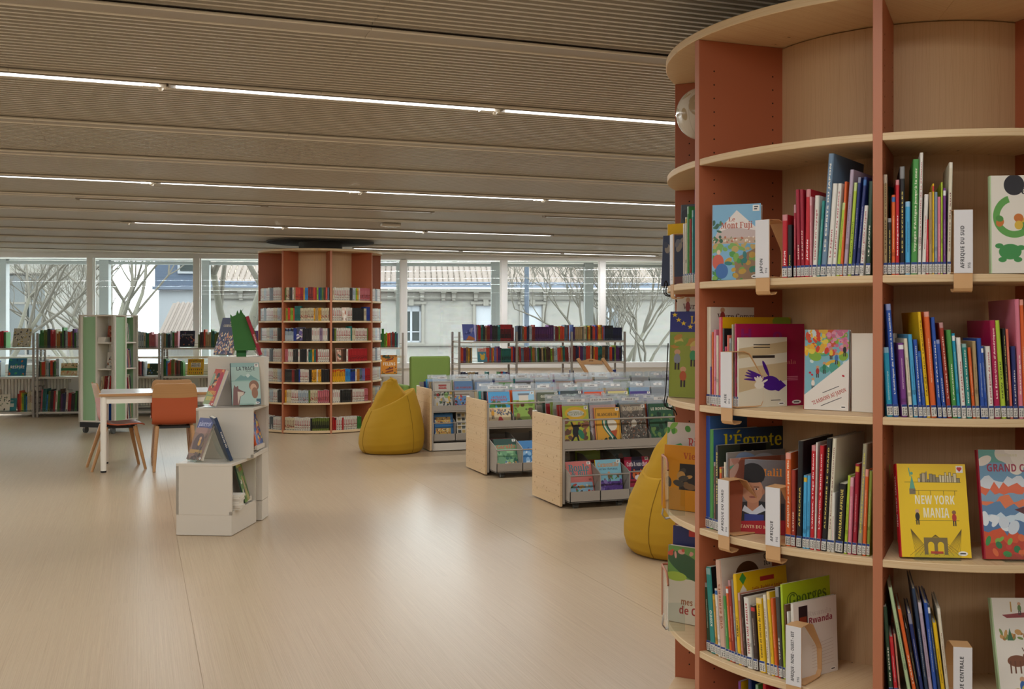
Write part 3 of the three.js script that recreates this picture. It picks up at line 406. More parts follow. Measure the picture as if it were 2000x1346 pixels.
// ---------------------------------------------------------------- covers of the near bookcase
const NCV = {
  fuji: cover(220, 340, (g, w, h) => { bg(g, w, h, '#7fb6d6'); poly(g, '#e9e2da', [w * 0.12, h * 0.34], [w * 0.5, h * 0.08], [w * 0.98, h * 0.36], [w, h * 0.5], [0, h * 0.5]); poly(g, '#cbb9b2', [w * 0.1, h * 0.37], [w * 0.4, h * 0.3], [w * 0.98, h * 0.36], [w, h * 0.52], [0, h * 0.52]); g.fillStyle = '#c5a98f'; g.fillRect(0, h * 0.44, w, h * 0.08); blobs(g, w, h, 0.43, 0.5, 40, ['#e9dcc9', '#b86a4a', '#efe6d6', '#7d8a5a'], 3, 7); ell(g, '#6fa9c6', w * 0.62, h * 0.57, w * 0.4, h * 0.045); blobs(g, w, h, 0.53, 0.6, 22, ['#7fae54', '#c2a65e'], 8, 22); poly(g, '#9b7b58', [w * 0.45, h * 0.72], [w * 0.98, h * 0.56], [w, h], [w * 0.5, h]); blobs(g, w, h, 0.62, 1, 46, ['#4f9a3f', '#3d7f5a', '#7fb04a', '#c9a03a', '#2f7f7a'], 6, 20); ell(g, '#cf5f4a', w * 0.12, h * 0.76, w * 0.12, h * 0.1); ell(g, '#3d6fae', w * 0.2, h * 0.88, w * 0.13, h * 0.1); ell(g, '#e7cdb2', w * 0.13, h * 0.63, 9, 11); blobs(g, w * 0.2, h, 0.2, 0.5, 12, ['#3f7a4a', '#2f5f45'], 5, 14); txt(g, 'Le', w * 0.4, h * 0.2, 26, '#b3573f', 'serif'); txt(g, 'Mont Fuji', w * 0.5, h * 0.28, 38, '#b3573f', 'serif', w * 0.66); stamp(g, w, h); oval(g, w, h); }),
  vivre: cover(220, 300, (g, w, h) => { bg(g, w, h, '#e4dfd2'); txt(g, 'Vivre Comme…', w * 0.5, h * 0.1, 22, '#5a3a30', 'serif'); figure(g, w * 0.2, h * 0.14, 40, '#9a3a34'); figure(g, w * 0.82, h * 0.12, 30, '#5d4a3a'); blobs(g, w, h, 0.4, 0.9, 30, ['#c98a4a', '#7a9a5a', '#b94f3a'], 5, 18); }),
  yellowflat: cover(220, 300, (g, w, h) => { bg(g, w, h, '#d7a40f'); ell(g, '#8aa52c', w * 0.86, h * 0.05, 30, 20); blobs(g, w, h, 0.3, 0.9, 18, ['#c03a2a', '#e7c66a'], 8, 30); }),
  beige: cover(220, 300, (g, w, h) => { bg(g, w, h, '#a79c7b'); txt(g, 'carnet de voyage', w * 0.5, h * 0.15, 20, '#c05a6a', 'serif', w * 0.8); }),
  magenta: cover(240, 320, (g, w, h) => { bg(g, w, h, '#a30f48'); txt(g, 'H    o', w * 0.36, h * 0.14, 64, '#8a1a66'); txt(g, 'H E L', w * 0.4, h * 0.38, 60, '#7e1660'); txt(g, 'Guatemala', w * 0.62, h * 0.47, 22, '#c9786a', 'serif'); g.fillStyle = '#d98a9a'; for (const y of [0.64, 0.66, 0.68]) g.fillRect(w * 0.6, h * y, w * 0.3, 3); blobs(g, w * 0.45, h, 0.65, 0.98, 30, ['#6f94a6', '#8a8a8a', '#b7603f', '#4f7f9c'], 6, 20); oval(g, w, h); }),
  hands: cover(220, 380, (g, w, h) => { bg(g, w, h, '#e2dcc6'); poly(g, '#cdb98f', [0, h * 0.16], [w, h * 0.06], [w, h * 0.22], [0, h * 0.3]); poly(g, '#cfbb92', [0, h * 0.44], [w, h * 0.36], [w, h * 0.62], [0, h * 0.78]); g.fillStyle = '#39342e'; for (const y of [0.1, 0.14]) g.fillRect(w * 0.3, h * y, w * 0.34, 5); g.fillRect(w * 0.28, h * 0.26, w * 0.46, 14); g.fillStyle = '#4b2088'; ell(g, '#4b2088', w * 0.66, h * 0.66, w * 0.2, h * 0.1, 0.6); for (const [x, y, r] of [[0.18, 0.47, 0.55], [0.13, 0.53, 0.42], [0.13, 0.59, 0.28], [0.16, 0.645, 0.1]]) { g.save(); g.translate(w * 0.62, h * 0.62); g.rotate(r); g.fillStyle = '#4b2088'; g.beginPath(); g.ellipse(-w * 0.27, 0, w * 0.25, h * 0.018, 0, 0, TAU); g.fill(); g.restore(); } g.save(); g.translate(w * 0.64, h * 0.6); g.rotate(1.25); ell(g, '#4b2088', -w * 0.28, 0, w * 0.2, h * 0.02); g.restore(); poly(g, '#4b2088', [w * 0.62, h * 0.72], [w * 0.86, h * 0.62], [w * 0.98, h * 0.7], [w * 0.82, h * 0.78]); ell(g, '#efeadb', w * 0.42, h * 0.68, w * 0.1, h * 0.055); for (const r of [-0.5, -0.2, 0.1, 0.4, 1.0]) { g.save(); g.translate(w * 0.42, h * 0.67); g.rotate(r); ell(g, '#efeadb', 0, -h * 0.075, w * 0.026, h * 0.045); g.restore(); } g.fillStyle = '#222'; g.fillRect(w * 0.66, h * 0.9, w * 0.2, 4); oval(g, w, h); }),
  saisons: cover(220, 400, (g, w, h) => { bg(g, w, h, '#ece7dd'); g.save(); g.beginPath(); g.moveTo(0, 0); g.lineTo(w, 0); g.lineTo(w, h * 0.36); g.lineTo(0, h * 0.82); g.clip(); bg(g, w, h, '#7fb7c4'); blobs(g, w, h, 0, 0.5, 40, ['#4f9f8f', '#cfe3e0', '#e0b23a', '#d2562f', '#86b13c'], 10, 36); for (let i = 0; i < 60; i++) ell(g, ['#d77a9a', '#e39ab2', '#cf6f92'][i % 3], w * rr(0.5, 1), h * rr(0, 0.26), rr(4, 12)); blobs(g, w * 0.5, h, 0.02, 0.3, 26, ['#f0b32c', '#d8432a', '#e8d04a'], 6, 18); for (const [x, y, c] of [[0.6, 0.32, '#e6c23a'], [0.72, 0.38, '#3f6fb0'], [0.9, 0.28, '#222'], [0.3, 0.55, '#a8322a'], [0.2, 0.7, '#e9e2d6'], [0.45, 0.5, '#2f7f5a']]) figure(g, w * x, h * y, 40, c); g.restore(); txt(g, '72 SAISONS au JAPON', 0, 0, 1, '#a33'); g.save(); g.translate(w * 0.56, h * 0.83); g.rotate(-0.42); txt(g, '72 SAISONS AU JAPON', 0, 0, 26, '#a8322a', 'serif', w * 0.82); g.fillStyle = '#444'; g.fillRect(-w * 0.25, 26, w * 0.5, 3); g.fillRect(-w * 0.1, -30, w * 0.4, 3); g.restore(); blobs(g, w, h, 0.52, 0.57, 3, ['#b23'], 6, 8); oval(g, w, h); }),
  bluealbum: cover(240, 320, (g, w, h) => { bg(g, w, h, '#2f5b98'); const k = g.createLinearGradient(0, 0, w, 0); k.addColorStop(0, '#3c6cae'); k.addColorStop(1, '#16232e'); g.fillStyle = k; g.fillRect(0, 0, w, h); txt(g, '? , .', w * 0.7, h * 0.06, 30, '#e3d9b8', 'serif'); }),
  egypte: cover(260, 300, (g, w, h) => { const k = g.createLinearGradient(0, 0, w, 0); k.addColorStop(0, '#3a67a6'); k.addColorStop(1, '#1d2c38'); g.fillStyle = k; g.fillRect(0, 0, w, h); txt(g, 'l’Égypte', w * 0.56, h * 0.13, 56, '#e0cf22', 'serif', w * 0.84); blobs(g, w, h, 0.4, 0.95, 20, ['#c9a24a', '#7a5a3a'], 8, 30); }),
  strip: cover(180, 260, (g, w, h) => { bg(g, w, h, '#3b4436'); g.fillStyle = '#151515'; g.fillRect(w * 0.4, 0, w * 0.5, h * 0.1); for (let i = 0; i < 4; i++) for (let j = 0; j < 2; j++) ell(g, '#e4dfd2', w * (0.5 + j * 0.14), h * (0.12 + i * 0.06), 8, 10); }),
  skull: cover(200, 260, (g, w, h) => { bg(g, w, h, '#8f8c86'); ell(g, '#7e97b8', w * 0.35, h * 0.14, 46, 30, 0.5); ell(g, '#a9aeb4', w * 0.62, h * 0.12, 40, 22); blobs(g, w, h, 0.3, 1, 20, ['#222', '#555', '#88a'], 8, 26); }),
  horse: cover(200, 260, (g, w, h) => { bg(g, w, h, '#a8654c'); g.fillStyle = '#5aa58a'; g.fillRect(0, 0, w * 0.13, h * 0.14); blobs(g, w, h, 0, 0.3, 12, ['#c4a394', '#8a5748', '#b98b7c'], 14, 40); }),
  boy: cover2(300, 380, (g, w, h) => { const k = g.createLinearGradient(0, 0, w, h * 0.5); k.addColorStop(0, '#8d97a4'); k.addColorStop(1, '#5c4d46'); g.fillStyle = k; g.fillRect(0, 0, w, h); g.fillStyle = '#7f8ea0'; g.fillRect(0, h * 0.16, w * 0.5, h * 0.05); txt(g, 'Halil', w * 0.74, h * 0.17, 50, '#e08a2c', 'serif', w * 0.4); ell(g, '#1c1b20', w * 0.42, h * 0.2, w * 0.22, h * 0.15); g.fillStyle = '#26262c'; g.fillRect(w * 0.12, h * 0.58, w * 0.86, h * 0.24); ell(g, '#26262c', w * 0.5, h * 0.72, w * 0.44, h * 0.16); g.fillStyle = '#b98163'; g.fillRect(w * 0.33, h * 0.54, w * 0.2, h * 0.16); ell(g, '#c48d6c', w * 0.42, h * 0.42, w * 0.19, h * 0.17); ell(g, '#b07a5c', w * 0.22, h * 0.42, w * 0.035, h * 0.04); ell(g, '#b07a5c', w * 0.61, h * 0.43, w * 0.025, h * 0.04); ell(g, '#1c1b20', w * 0.42, h * 0.265, w * 0.2, h * 0.05); for (const x of [0.34, 0.49]) { ell(g, '#e7ddd2', w * x, h * 0.4, w * 0.036, h * 0.013); ell(g, '#2a1a14', w * x, h * 0.4, w * 0.017, h * 0.013); g.fillStyle = '#3b261d'; g.fillRect(w * (x - 0.05), h * 0.368, w * 0.1, h * 0.009); } poly(g, '#a8704f', [w * 0.405, h * 0.4], [w * 0.44, h * 0.4], [w * 0.455, h * 0.465], [w * 0.39, h * 0.465]); ell(g, '#96524a', w * 0.42, h * 0.51, w * 0.06, h * 0.011); poly(g, '#cfd8e2', [w * 0.28, h * 0.62], [w * 0.42, h * 0.7], [w * 0.58, h * 0.6], [w * 0.66, h * 0.68], [w * 0.44, h * 0.76], [w * 0.24, h * 0.7]); g.fillStyle = '#33408a'; g.fillRect(w * 0.28, h * 0.74, w * 0.34, h * 0.1); poly(g, '#a81f2c', [0, h * 0.85], [w, h * 0.8], [w, h], [0, h]); txt(g, 'ENFANTS DU MONDE', w * 0.5, h * 0.91, 22, '#ead9a8', 'serif', w * 0.8); }),
  kideo: cover(140, 260, (g, w, h) => { bg(g, w, h, '#17181b'); ell(g, '#b9b4ac', w * 0.3, h * 0.13, 20); ell(g, '#8d2f33', w * 0.3, h * 0.13, 9); }),
  hair: cover(240, 320, (g, w, h) => { bg(g, w, h, '#e2dace'); ell(g, '#5a3a24', w * 0.5, h * 0.2, 56, 46); ell(g, '#c99a78', w * 0.5, h * 0.34, 42, 50); txt(g, 'CE', w * 0.9, h * 0.04, 26, '#333'); txt(g, 'ICI', w * 0.9, h * 0.11, 22, '#333'); }),
  maroc: cover(240, 300, (g, w, h) => { bg(g, w, h, '#e3b90c'); g.fillStyle = '#b4282c'; g.fillRect(w * 0.46, h * 0.08, w * 0.28, h * 0.05); for (let i = 0; i < 6; i++) { poly(g, i % 2 ? '#e9e2d2' : '#3f8f3a', [14, i * 40 + 20], [30, i * 40], [46, i * 40 + 20], [30, i * 40 + 40]); } txt(g, 'Leïla, Rachid et Amine', w * 0.6, h * 0.2, 17, '#a3382a', 'serif', w * 0.6); txt(g, 'vivent au', w * 0.5, h * 0.27, 14, '#a3382a', 'serif'); txt(g, 'Maroc', w * 0.72, h * 0.34, 38, '#8a2326'); }),
  georges: cover(220, 300, (g, w, h) => { bg(g, w, h, '#a7bf1e'); g.save(); g.translate(w * 0.52, h * 0.18); g.rotate(-0.05); txt(g, 'Georges', 0, 0, 54, '#4f6a1c', 'serif', w * 0.8); g.restore(); g.strokeStyle = '#3c5214'; g.lineWidth = 3; g.beginPath(); g.arc(w * 0.2, h * 0.19, 24, 0, TAU); g.stroke(); }),
  rwanda: cover(220, 340, (g, w, h) => { bg(g, w, h, '#e6e0d6'); g.fillStyle = '#2c2024'; g.fillRect(w * 0.12, h * 0.06, w * 0.2, h * 0.24); g.fillStyle = '#8a3a24'; g.fillRect(w * 0.14, h * 0.2, w * 0.16, h * 0.09); g.globalAlpha = 0.35; txt(g, 'Rwanda', w * 0.6, h * 0.18, 30, '#b9aaa2', 'serif'); g.globalAlpha = 1; txt(g, 'Rwanda', w * 0.62, h * 0.27, 38, '#8d2436', 'sans-serif', w * 0.56); g.strokeStyle = '#cbbfb2'; g.lineWidth = 2; for (let i = 0; i < 8; i++) { g.beginPath(); g.moveTo(w * 0.4, h * (0.6 + i * 0.04)); g.lineTo(w * 0.9, h * (0.55 + i * 0.045)); g.stroke(); } oval(g, w, h); }),
  nym: cover2(420, 560, (g, w, h) => { bg(g, w, h, '#efc80c'); g.strokeStyle = '#4a3c14'; g.lineWidth = 2; g.beginPath(); g.moveTo(w * 0.1, h * 0.2); g.lineTo(w * 0.92, h * 0.2); g.stroke(); g.fillStyle = '#b7a882'; let x = w * 0.3; while (x < w * 0.88) { const k = rr(9, 20), b = rr(16, 62); g.fillStyle = ['#b9a983', '#8f8468', '#d9cda6'][Math.floor(rnd() * 3)]; g.fillRect(x, h * 0.2 - b, k, b); g.strokeRect(x, h * 0.2 - b, k, b); x += k + 1; } g.fillStyle = '#9c9176'; g.fillRect(w * 0.42, h * 0.08, 5, h * 0.1); poly(g, '#5fa48c', [w * 0.17, h * 0.27], [w * 0.21, h * 0.12], [w * 0.25, h * 0.27]); ell(g, '#5fa48c', w * 0.21, h * 0.105, 9); g.strokeStyle = '#5fa48c'; g.lineWidth = 6; g.beginPath(); g.moveTo(w * 0.19, h * 0.14); g.lineTo(w * 0.17, h * 0.045); g.stroke(); g.fillStyle = '#7c7058'; g.fillRect(w * 0.165, h * 0.27, w * 0.09, h * 0.06); g.strokeStyle = '#3a300f'; g.lineWidth = 2; for (const y of [0.29, 0.61]) { g.beginPath(); g.moveTo(w * 0.22, h * y); g.lineTo(w * 0.86, h * y); g.stroke(); } for (const q of [0.3, 0.47, 0.66, 0.82]) { g.beginPath(); g.moveTo(w * q, h * 0.29); g.lineTo(w * q, h * 0.34); g.stroke(); } txt(g, 'NEW YORK', w * 0.52, h * 0.39, 74, '#f4ecd2', 'sans-serif', w * 0.58); txt(g, 'MANIA', w * 0.53, h * 0.53, 80, '#f4ecd2', 'sans-serif', w * 0.38); figure(g, w * 0.26, h * 0.6, 62, '#22201c', '#d4a884'); figure(g, w * 0.79, h * 0.61, 62, '#b5322c', '#8a5a3c'); g.strokeStyle = '#5a4714'; g.lineWidth = 1.5; for (let i = 0; i < 12; i++) { g.beginPath(); g.moveTo(w * 0.5, h * 0.76); g.lineTo(w * (0.12 + i * 0.07), h * 0.98); g.stroke(); g.beginPath(); g.moveTo(w * 0.15, h * 0.7); g.lineTo(w * (0.2 + i * 0.02), h * 0.95); g.stroke(); g.beginPath(); g.moveTo(w * 0.88, h * 0.7); g.lineTo(w * (0.84 - i * 0.02), h * 0.95); g.stroke(); } g.fillStyle = '#7d6b3e'; g.fillRect(w * 0.33, h * 0.79, w * 0.34, h * 0.18); for (const q of [0.43, 0.57]) { g.fillStyle = '#efc80c'; g.fillRect(w * (q - 0.045), h * 0.87, w * 0.09, h * 0.1); ell(g, '#efc80c', w * q, h * 0.87, w * 0.045, h * 0.035); } g.fillStyle = '#c0392b'; g.fillRect(w * 0.42, h * 0.935, w * 0.18, h * 0.025); g.fillStyle = '#f3efe6'; g.fillRect(w * 0.86, h * 0.02, w * 0.1, h * 0.075); ell(g, '#c8282c', w * 0.893, h * 0.05, 9); ell(g, '#c8282c', w * 0.923, h * 0.05, 9); poly(g, '#c8282c', [w * 0.873, h * 0.056], [w * 0.943, h * 0.056], [w * 0.908, h * 0.085]); oval(g, w, h); }),
  canyon: cover2(420, 540, (g, w, h) => { bg(g, w, h, '#6f9ab8'); g.fillStyle = '#5f9f96'; g.fillRect(0, 0, w, h * 0.12); blobs(g, w, h, 0.02, 0.2, 16, ['#e6ded2', '#d8cfc4'], 26, 70); txt(g, 'SUSAN LAMB', w * 0.35, h * 0.05, 18, '#d9d2b0'); txt(g, 'GRAND CANYON', w * 0.52, h * 0.17, 52, '#a32c44', 'sans-serif', w * 0.86); for (const [y, c] of [[0.26, '#cfd6dc'], [0.32, '#dd6a45'], [0.38, '#7f9fb8'], [0.44, '#e07a4e'], [0.5, '#5f86ac'], [0.58, '#c9dbe6'], [0.66, '#5578a4'], [0.74, '#d2552f'], [0.82, '#b9402a']]) { const p = [[0, h]]; for (let x = 0; x <= w; x += 24) p.push([x, h * (y + rr(-0.03, 0.05))]); p.push([w, h]); poly(g, c, ...p); } blobs(g, w, h, 0.62, 0.72, 8, ['#dfe6ea', '#cfd9e2'], 16, 40); poly(g, '#5a2f35', [w * 0.4, h * 0.55], [w * 0.62, h * 0.5], [w * 0.56, h * 0.58], [w * 0.66, h * 0.64]); blobs(g, w, h, 0.78, 0.98, 34, ['#3f8f4a', '#c8433a', '#2f7a4a', '#d96a3a', '#7fae4a'], 10, 26); stamp(g, w, h); }),
  dino: cover2(300, 380, (g, w, h) => { bg(g, w, h, '#e6e0d2'); ell(g, '#26242a', w * 0.3, h * 0.1, 40); txt(g, 'bestiaire', w * 0.6, h * 0.16, 40, '#26242a', 'serif', w * 0.6); g.lineWidth = 26; g.strokeStyle = '#5fa04a'; g.beginPath(); g.arc(w * 0.3, h * 0.42, 70, 0.6, 4.4); g.stroke(); blobs(g, w, h, 0.35, 0.55, 16, ['#c8732c', '#d8b23a', '#4f8f3f'], 10, 26); ell(g, '#3f8f4a', w * 0.24, h * 0.78, 44, 30); for (const [x, y] of [[0.1, 0.72], [0.38, 0.74], [0.14, 0.86], [0.34, 0.86]]) ell(g, '#3f8f4a', w * x, h * y, 16, 10); oval(g, w, h); }),
  canada: cover2(360, 460, (g, w, h) => { bg(g, w, h, '#e4ded2'); poly(g, '#8f3a3a', [w * 0.12, h * 0.17], [w * 0.62, h * 0.13], [w * 0.58, h * 0.19], [w * 0.18, h * 0.2]); figure(g, w * 0.36, h * 0.13, 40, '#5f7a3f'); g.fillStyle = '#b8872c'; g.fillRect(w * 0.24, h * 0.04, 6, h * 0.1); g.fillStyle = '#a32f4a'; g.fillRect(w * 0.6, h * 0.07, w * 0.3, h * 0.04); g.fillStyle = '#4f8f5a'; g.fillRect(w * 0.62, h * 0.12, w * 0.3, h * 0.03); blobs(g, w * 0.5, h, 0.32, 0.4, 16, ['#a8733a', '#7a8f4a', '#c99a5a'], 8, 20); poly(g, '#3f6f4a', [w * 0.16, h * 0.42], [w * 0.2, h * 0.3], [w * 0.24, h * 0.42]); ell(g, '#b82f3a', w * 0.66, h * 0.5, w * 0.27); txt(g, 'BIENVENUE', w * 0.66, h * 0.46, 34, '#ecd9cf', 'sans-serif', w * 0.44); txt(g, 'AU CANADA', w * 0.66, h * 0.54, 34, '#ecd9cf', 'sans-serif', w * 0.44); ell(g, '#7a4a30', w * 0.26, h * 0.62, 46, 26); g.strokeStyle = '#6a3f28'; g.lineWidth = 7; for (const x of [0.17, 0.23, 0.3, 0.35]) { g.beginPath(); g.moveTo(w * x, h * 0.62); g.lineTo(w * x, h * 0.74); g.stroke(); } ell(g, '#7a4a30', w * 0.38, h * 0.57, 14, 12); g.lineWidth = 4; g.beginPath(); g.moveTo(w * 0.38, h * 0.55); g.lineTo(w * 0.34, h * 0.49); g.moveTo(w * 0.38, h * 0.55); g.lineTo(w * 0.43, h * 0.49); g.stroke(); figure(g, w * 0.3, h * 0.9, 60, '#2f5fa0'); blobs(g, w, h, 0.8, 0.98, 12, ['#3f7f5a', '#c9b45a', '#6a8fae'], 10, 26); }),
  europe: cover(220, 380, (g, w, h) => { bg(g, w, h, '#8f9a3a'); g.fillStyle = '#2a2f7c'; g.fillRect(0, 0, w, h * 0.24); txt(g, 'L’Europe', w * 0.66, h * 0.1, 46, '#e8c52c', 'serif', w * 0.6); for (const [x, y] of [[0.08, 0.04], [0.15, 0.1], [0.24, 0.14], [0.36, 0.18], [0.5, 0.2], [0.66, 0.2]]) { const p = []; for (let i = 0; i < 10; i++) { const r = i % 2 ? 5 : 12; p.push([w * x + r * Math.sin(i * Math.PI / 5), h * y - r * Math.cos(i * Math.PI / 5)]); } poly(g, '#e8c52c', ...p); } blobs(g, w, h, 0.28, 0.4, 16, ['#b9863a', '#7f9a3a', '#c9b25a'], 10, 30); for (const [x, y, c] of [[0.14, 0.6, '#8a8f9a'], [0.42, 0.56, '#3f8f5a'], [0.75, 0.6, '#c8732c'], [0.25, 0.8, '#b5562c'], [0.6, 0.78, '#3f7f9a'], [0.85, 0.82, '#3f8f7a']]) figure(g, w * x, h * y, 60, c); }),
  greenR: cover(220, 320, (g, w, h) => { bg(g, w, h, '#cbbfb4'); txt(g, 'Rizières', w * 0.68, h * 0.24, 54, '#b5322c', 'serif', w * 0.6); blobs(g, w, h, 0.0, 0.12, 14, ['#4f8f3a', '#7fae4a'], 8, 22); poly(g, '#3f9a4f', [0, h * 0.7], [0, h * 0.3], [w * 0.25, h * 0.24], [w * 0.5, h * 0.42], [w * 0.4, h * 0.75]); poly(g, '#a0522c', [w * 0.06, h * 0.5], [w * 0.2, h * 0.44], [w * 0.36, h * 0.52]); blobs(g, w, h, 0.46, 0.72, 26, ['#4f6f4a', '#3a5a5f', '#8a9a2c', '#5f8f3f'], 10, 26); g.fillStyle = '#b9b2a6'; g.fillRect(0, h * 0.72, w, h * 0.12); g.fillStyle = '#e2a50e'; g.fillRect(0, h * 0.72, w * 0.24, h * 0.13); blobs(g, w, h, 0.74, 0.82, 18, ['#4a4a4a', '#8a8a84'], 8, 30); }),
  vietnam: cover(220, 300, (g, w, h) => { bg(g, w, h, '#cf860f'); txt(g, 'Vietnam', w * 0.66, h * 0.16, 40, '#a8431c', 'serif', w * 0.6); g.fillStyle = '#2a2422'; g.fillRect(w * 0.3, h * 0.28, w * 0.62, h * 0.4); blobs(g, w * 0.9, h, 0.4, 0.64, 14, ['#7a5a3a', '#b98a4a', '#4a4238'], 10, 26); }),
  chine: cover(220, 320, (g, w, h) => { bg(g, w, h, '#d8cdb6'); g.fillStyle = '#6f9a4f'; g.fillRect(0, 0, w, h * 0.42); ell(g, '#3f5f3f', w * 0.4, h * 0.26, w * 0.46, h * 0.13, 0.5); ell(g, '#a9c04a', w * 0.16, h * 0.4, w * 0.2, h * 0.06); blobs(g, w, h, 0.02, 0.12, 10, ['#c8563f', '#d89a8a'], 6, 18); txt(g, 'mes imagiers', w * 0.62, h * 0.72, 36, '#9a5a34', 'sans-serif', w * 0.72); txt(g, 'de Chine', w * 0.56, h * 0.83, 44, '#a8322a', 'sans-serif', w * 0.66); stamp(g, w, h); }),
  flags: cover(220, 320, (g, w, h) => { bg(g, w, h, '#2f3566'); g.fillStyle = '#2f93a0'; g.fillRect(w * 0.55, 0, w * 0.25, h); g.fillStyle = '#b5322c'; g.fillRect(w * 0.8, 0, w * 0.2, h); g.fillStyle = '#c43a30'; g.fillRect(w * 0.3, 0, w * 0.7, h * 0.1); }),
  penguin: cover(160, 240, (g, w, h) => { bg(g, w, h, '#e6b40e'); ell(g, '#6fa6b8', w * 0.55, h * 0.5, 40, 44); ell(g, '#2a2a2e', w * 0.55, h * 0.28, 16, 22); ell(g, '#d86a2c', w * 0.55, h * 0.5, 10, 8); }),
  photo: cover(160, 260, (g, w, h) => { bg(g, w, h, '#27314c'); blobs(g, w, h, 0.1, 0.4, 12, ['#6a6a72', '#3a3f52', '#8a7f72'], 8, 30); g.fillStyle = '#6a3a34'; g.fillRect(w * 0.4, h * 0.82, w * 0.6, h * 0.18); }),
  slatey: cover(160, 240, (g, w, h) => { bg(g, w, h, '#565c66'); blobs(g, w, h, 0, 1, 30, ['#6d7480', '#474d57'], 8, 40); }),
};

// ---------------------------------------------------------------- books on the near bookcase
// one entry per book: colour, angle on the shelf (degrees), thickness and height in mm, lean in degrees, options, | spine title
function nearRow(level, place, spec, orient, extra = {}) {
  const H = NL[level], items = spec.split(';').map((s) => { const [a, title] = s.split('|').map((x) => x.trim()), p = a.split(/\s+/), o = {}; for (const k of p.slice(5)) { const [n, v] = k.split('='); o[n] = v; } return { col: p[0], th: +p[1], w: +p[2] / 1000, h: +p[3] / 1000, lean: +p[4], o, title }; });
  const total = {}, seen = {}; for (const b of items) total[b.col] = (total[b.col] ?? 0) + 1;
  for (const b of items) {
    seen[b.col] = (seen[b.col] ?? 0) + 1;
    const look = (b.h > 0.29 ? 'tall ' : b.h < 0.2 ? 'short ' : '') + (b.w < 0.0085 ? 'very thin ' : b.w > 0.018 ? 'thick ' : ''), c = b.col.replace('-', ' ');
    const which = total[b.col] > 1 ? `${ORD[seen[b.col] - 1]} ${c} from left` : `only ${c} one`;
    const t = picBook('picture_book', `${look}${c} book, ${which}, ${place}`, { col: b.col, w: b.w * 0.9, h: b.h, d: +(b.o.d ?? Math.min(0.235, b.h * 0.72)), title: b.title, cover: b.o.c && NCV[b.o.c], group: `books ${place}` });
    const a = rad(b.th), ao = rad(orient === undefined ? b.th : orient + (b.th - orient) * (extra.fan ?? 0)), r = extra.r ?? 0.822, l = rad(b.lean);
    t.position.set(NC[0] + r * Math.cos(a), H + (b.w / 2) * Math.abs(Math.sin(l)) + 0.0005, -(NC[1] + r * Math.sin(a)));
    t.rotation.order = 'YXZ'; t.rotation.set(0, ao + Math.PI / 2, -l);
  }
}
nearRow(1, 'top row, left of front upright', `red 205.2 18 194 0 | IPPON ; black 206.4 14 162 0 | JAPON ; crimson 207.6 8 222 0 ; crimson 208.5 13 267 -1 | MIKI ; crimson 209.4 12 266 -1 | LE JAPON ; red 210.3 16 265 1 | JAPON ; rose 211.15 7 242 0 ; white 211.95 15 244 2 | TOKYO en voyage ; teal 212.8 9 227 4 ; slate-blue 213.8 18 366 4 d=0.27 | LES ESPRITS DU JAPON ; white 215.0 16 276 4 | Le Japon ; white 216.0 13 275 4 | LE JAPON EN ENFANCE ; lime 216.9 11 217 5 ; orange 217.55 8 279 3 ; mauve 218.3 12 313 4 d=0.25 ; lime 219.2 10 274 4 | Mon Japon ; navy 219.9 10 289 4 ; navy 220.7 11 289 5 ; white 221.6 13 205 4 | Le petit guide du Japon ; forest-green 222.9 15 275 2 | LE JAPON`, 213.5);
nearRow(1, 'top row, right of front upright', `tan 226.3 12 292 0 | L'AFRIQUE en cuisine ; black 227.1 11 165 0 | AFRIQUE du SUD ; orange 227.85 11 232 0 ; red 228.6 11 275 0 | Madagascar ; black 229.5 15 313 0 | LES SEYCHELLES ; sky-blue 230.55 15 211 0 ; green 231.7 19 332 1 | Voyages d'Antigua jusqu'à la mer ; white 232.7 10 350 1 | L'histoire naturelle de la Réunion ; white 233.5 12 230 2 ; red 234.2 7 158 0 ; tan 234.8 9 236 0 ; yellow 235.3 5 260 0 ; blue-grey 235.8 9 236 0 ; pink 236.4 9 222 0 ; lime 236.9 5 263 0 ; purple 237.4 8 246 0 ; cream 238.2 11 319 1 | Saisons du Sud`, 232);
nearRow(2, 'second row, left end', `cream 181.9 20 326 0 d=0.255 c=vivre ; purple 182.9 6 128 0 ; orange 183.6 10 243 0 ; pink 184.5 14 251 0 ; cream 185.4 11 232 0 ; red 186.6 20 292 0 d=0.29 c=yellowflat ; black 187.7 10 255 0 ; magenta 188.5 13 196 0 | PAKISTAN ; coral 189.3 10 233 0 ; grey 190.0 9 223 0 ; grey-beige 190.8 9 268 0 d=0.23 c=beige ; magenta 191.7 10 270 0 d=0.285 c=magenta ; cream 192.5 9 226 0 d=0.2 c=hands`, 187, { fan: 0 });
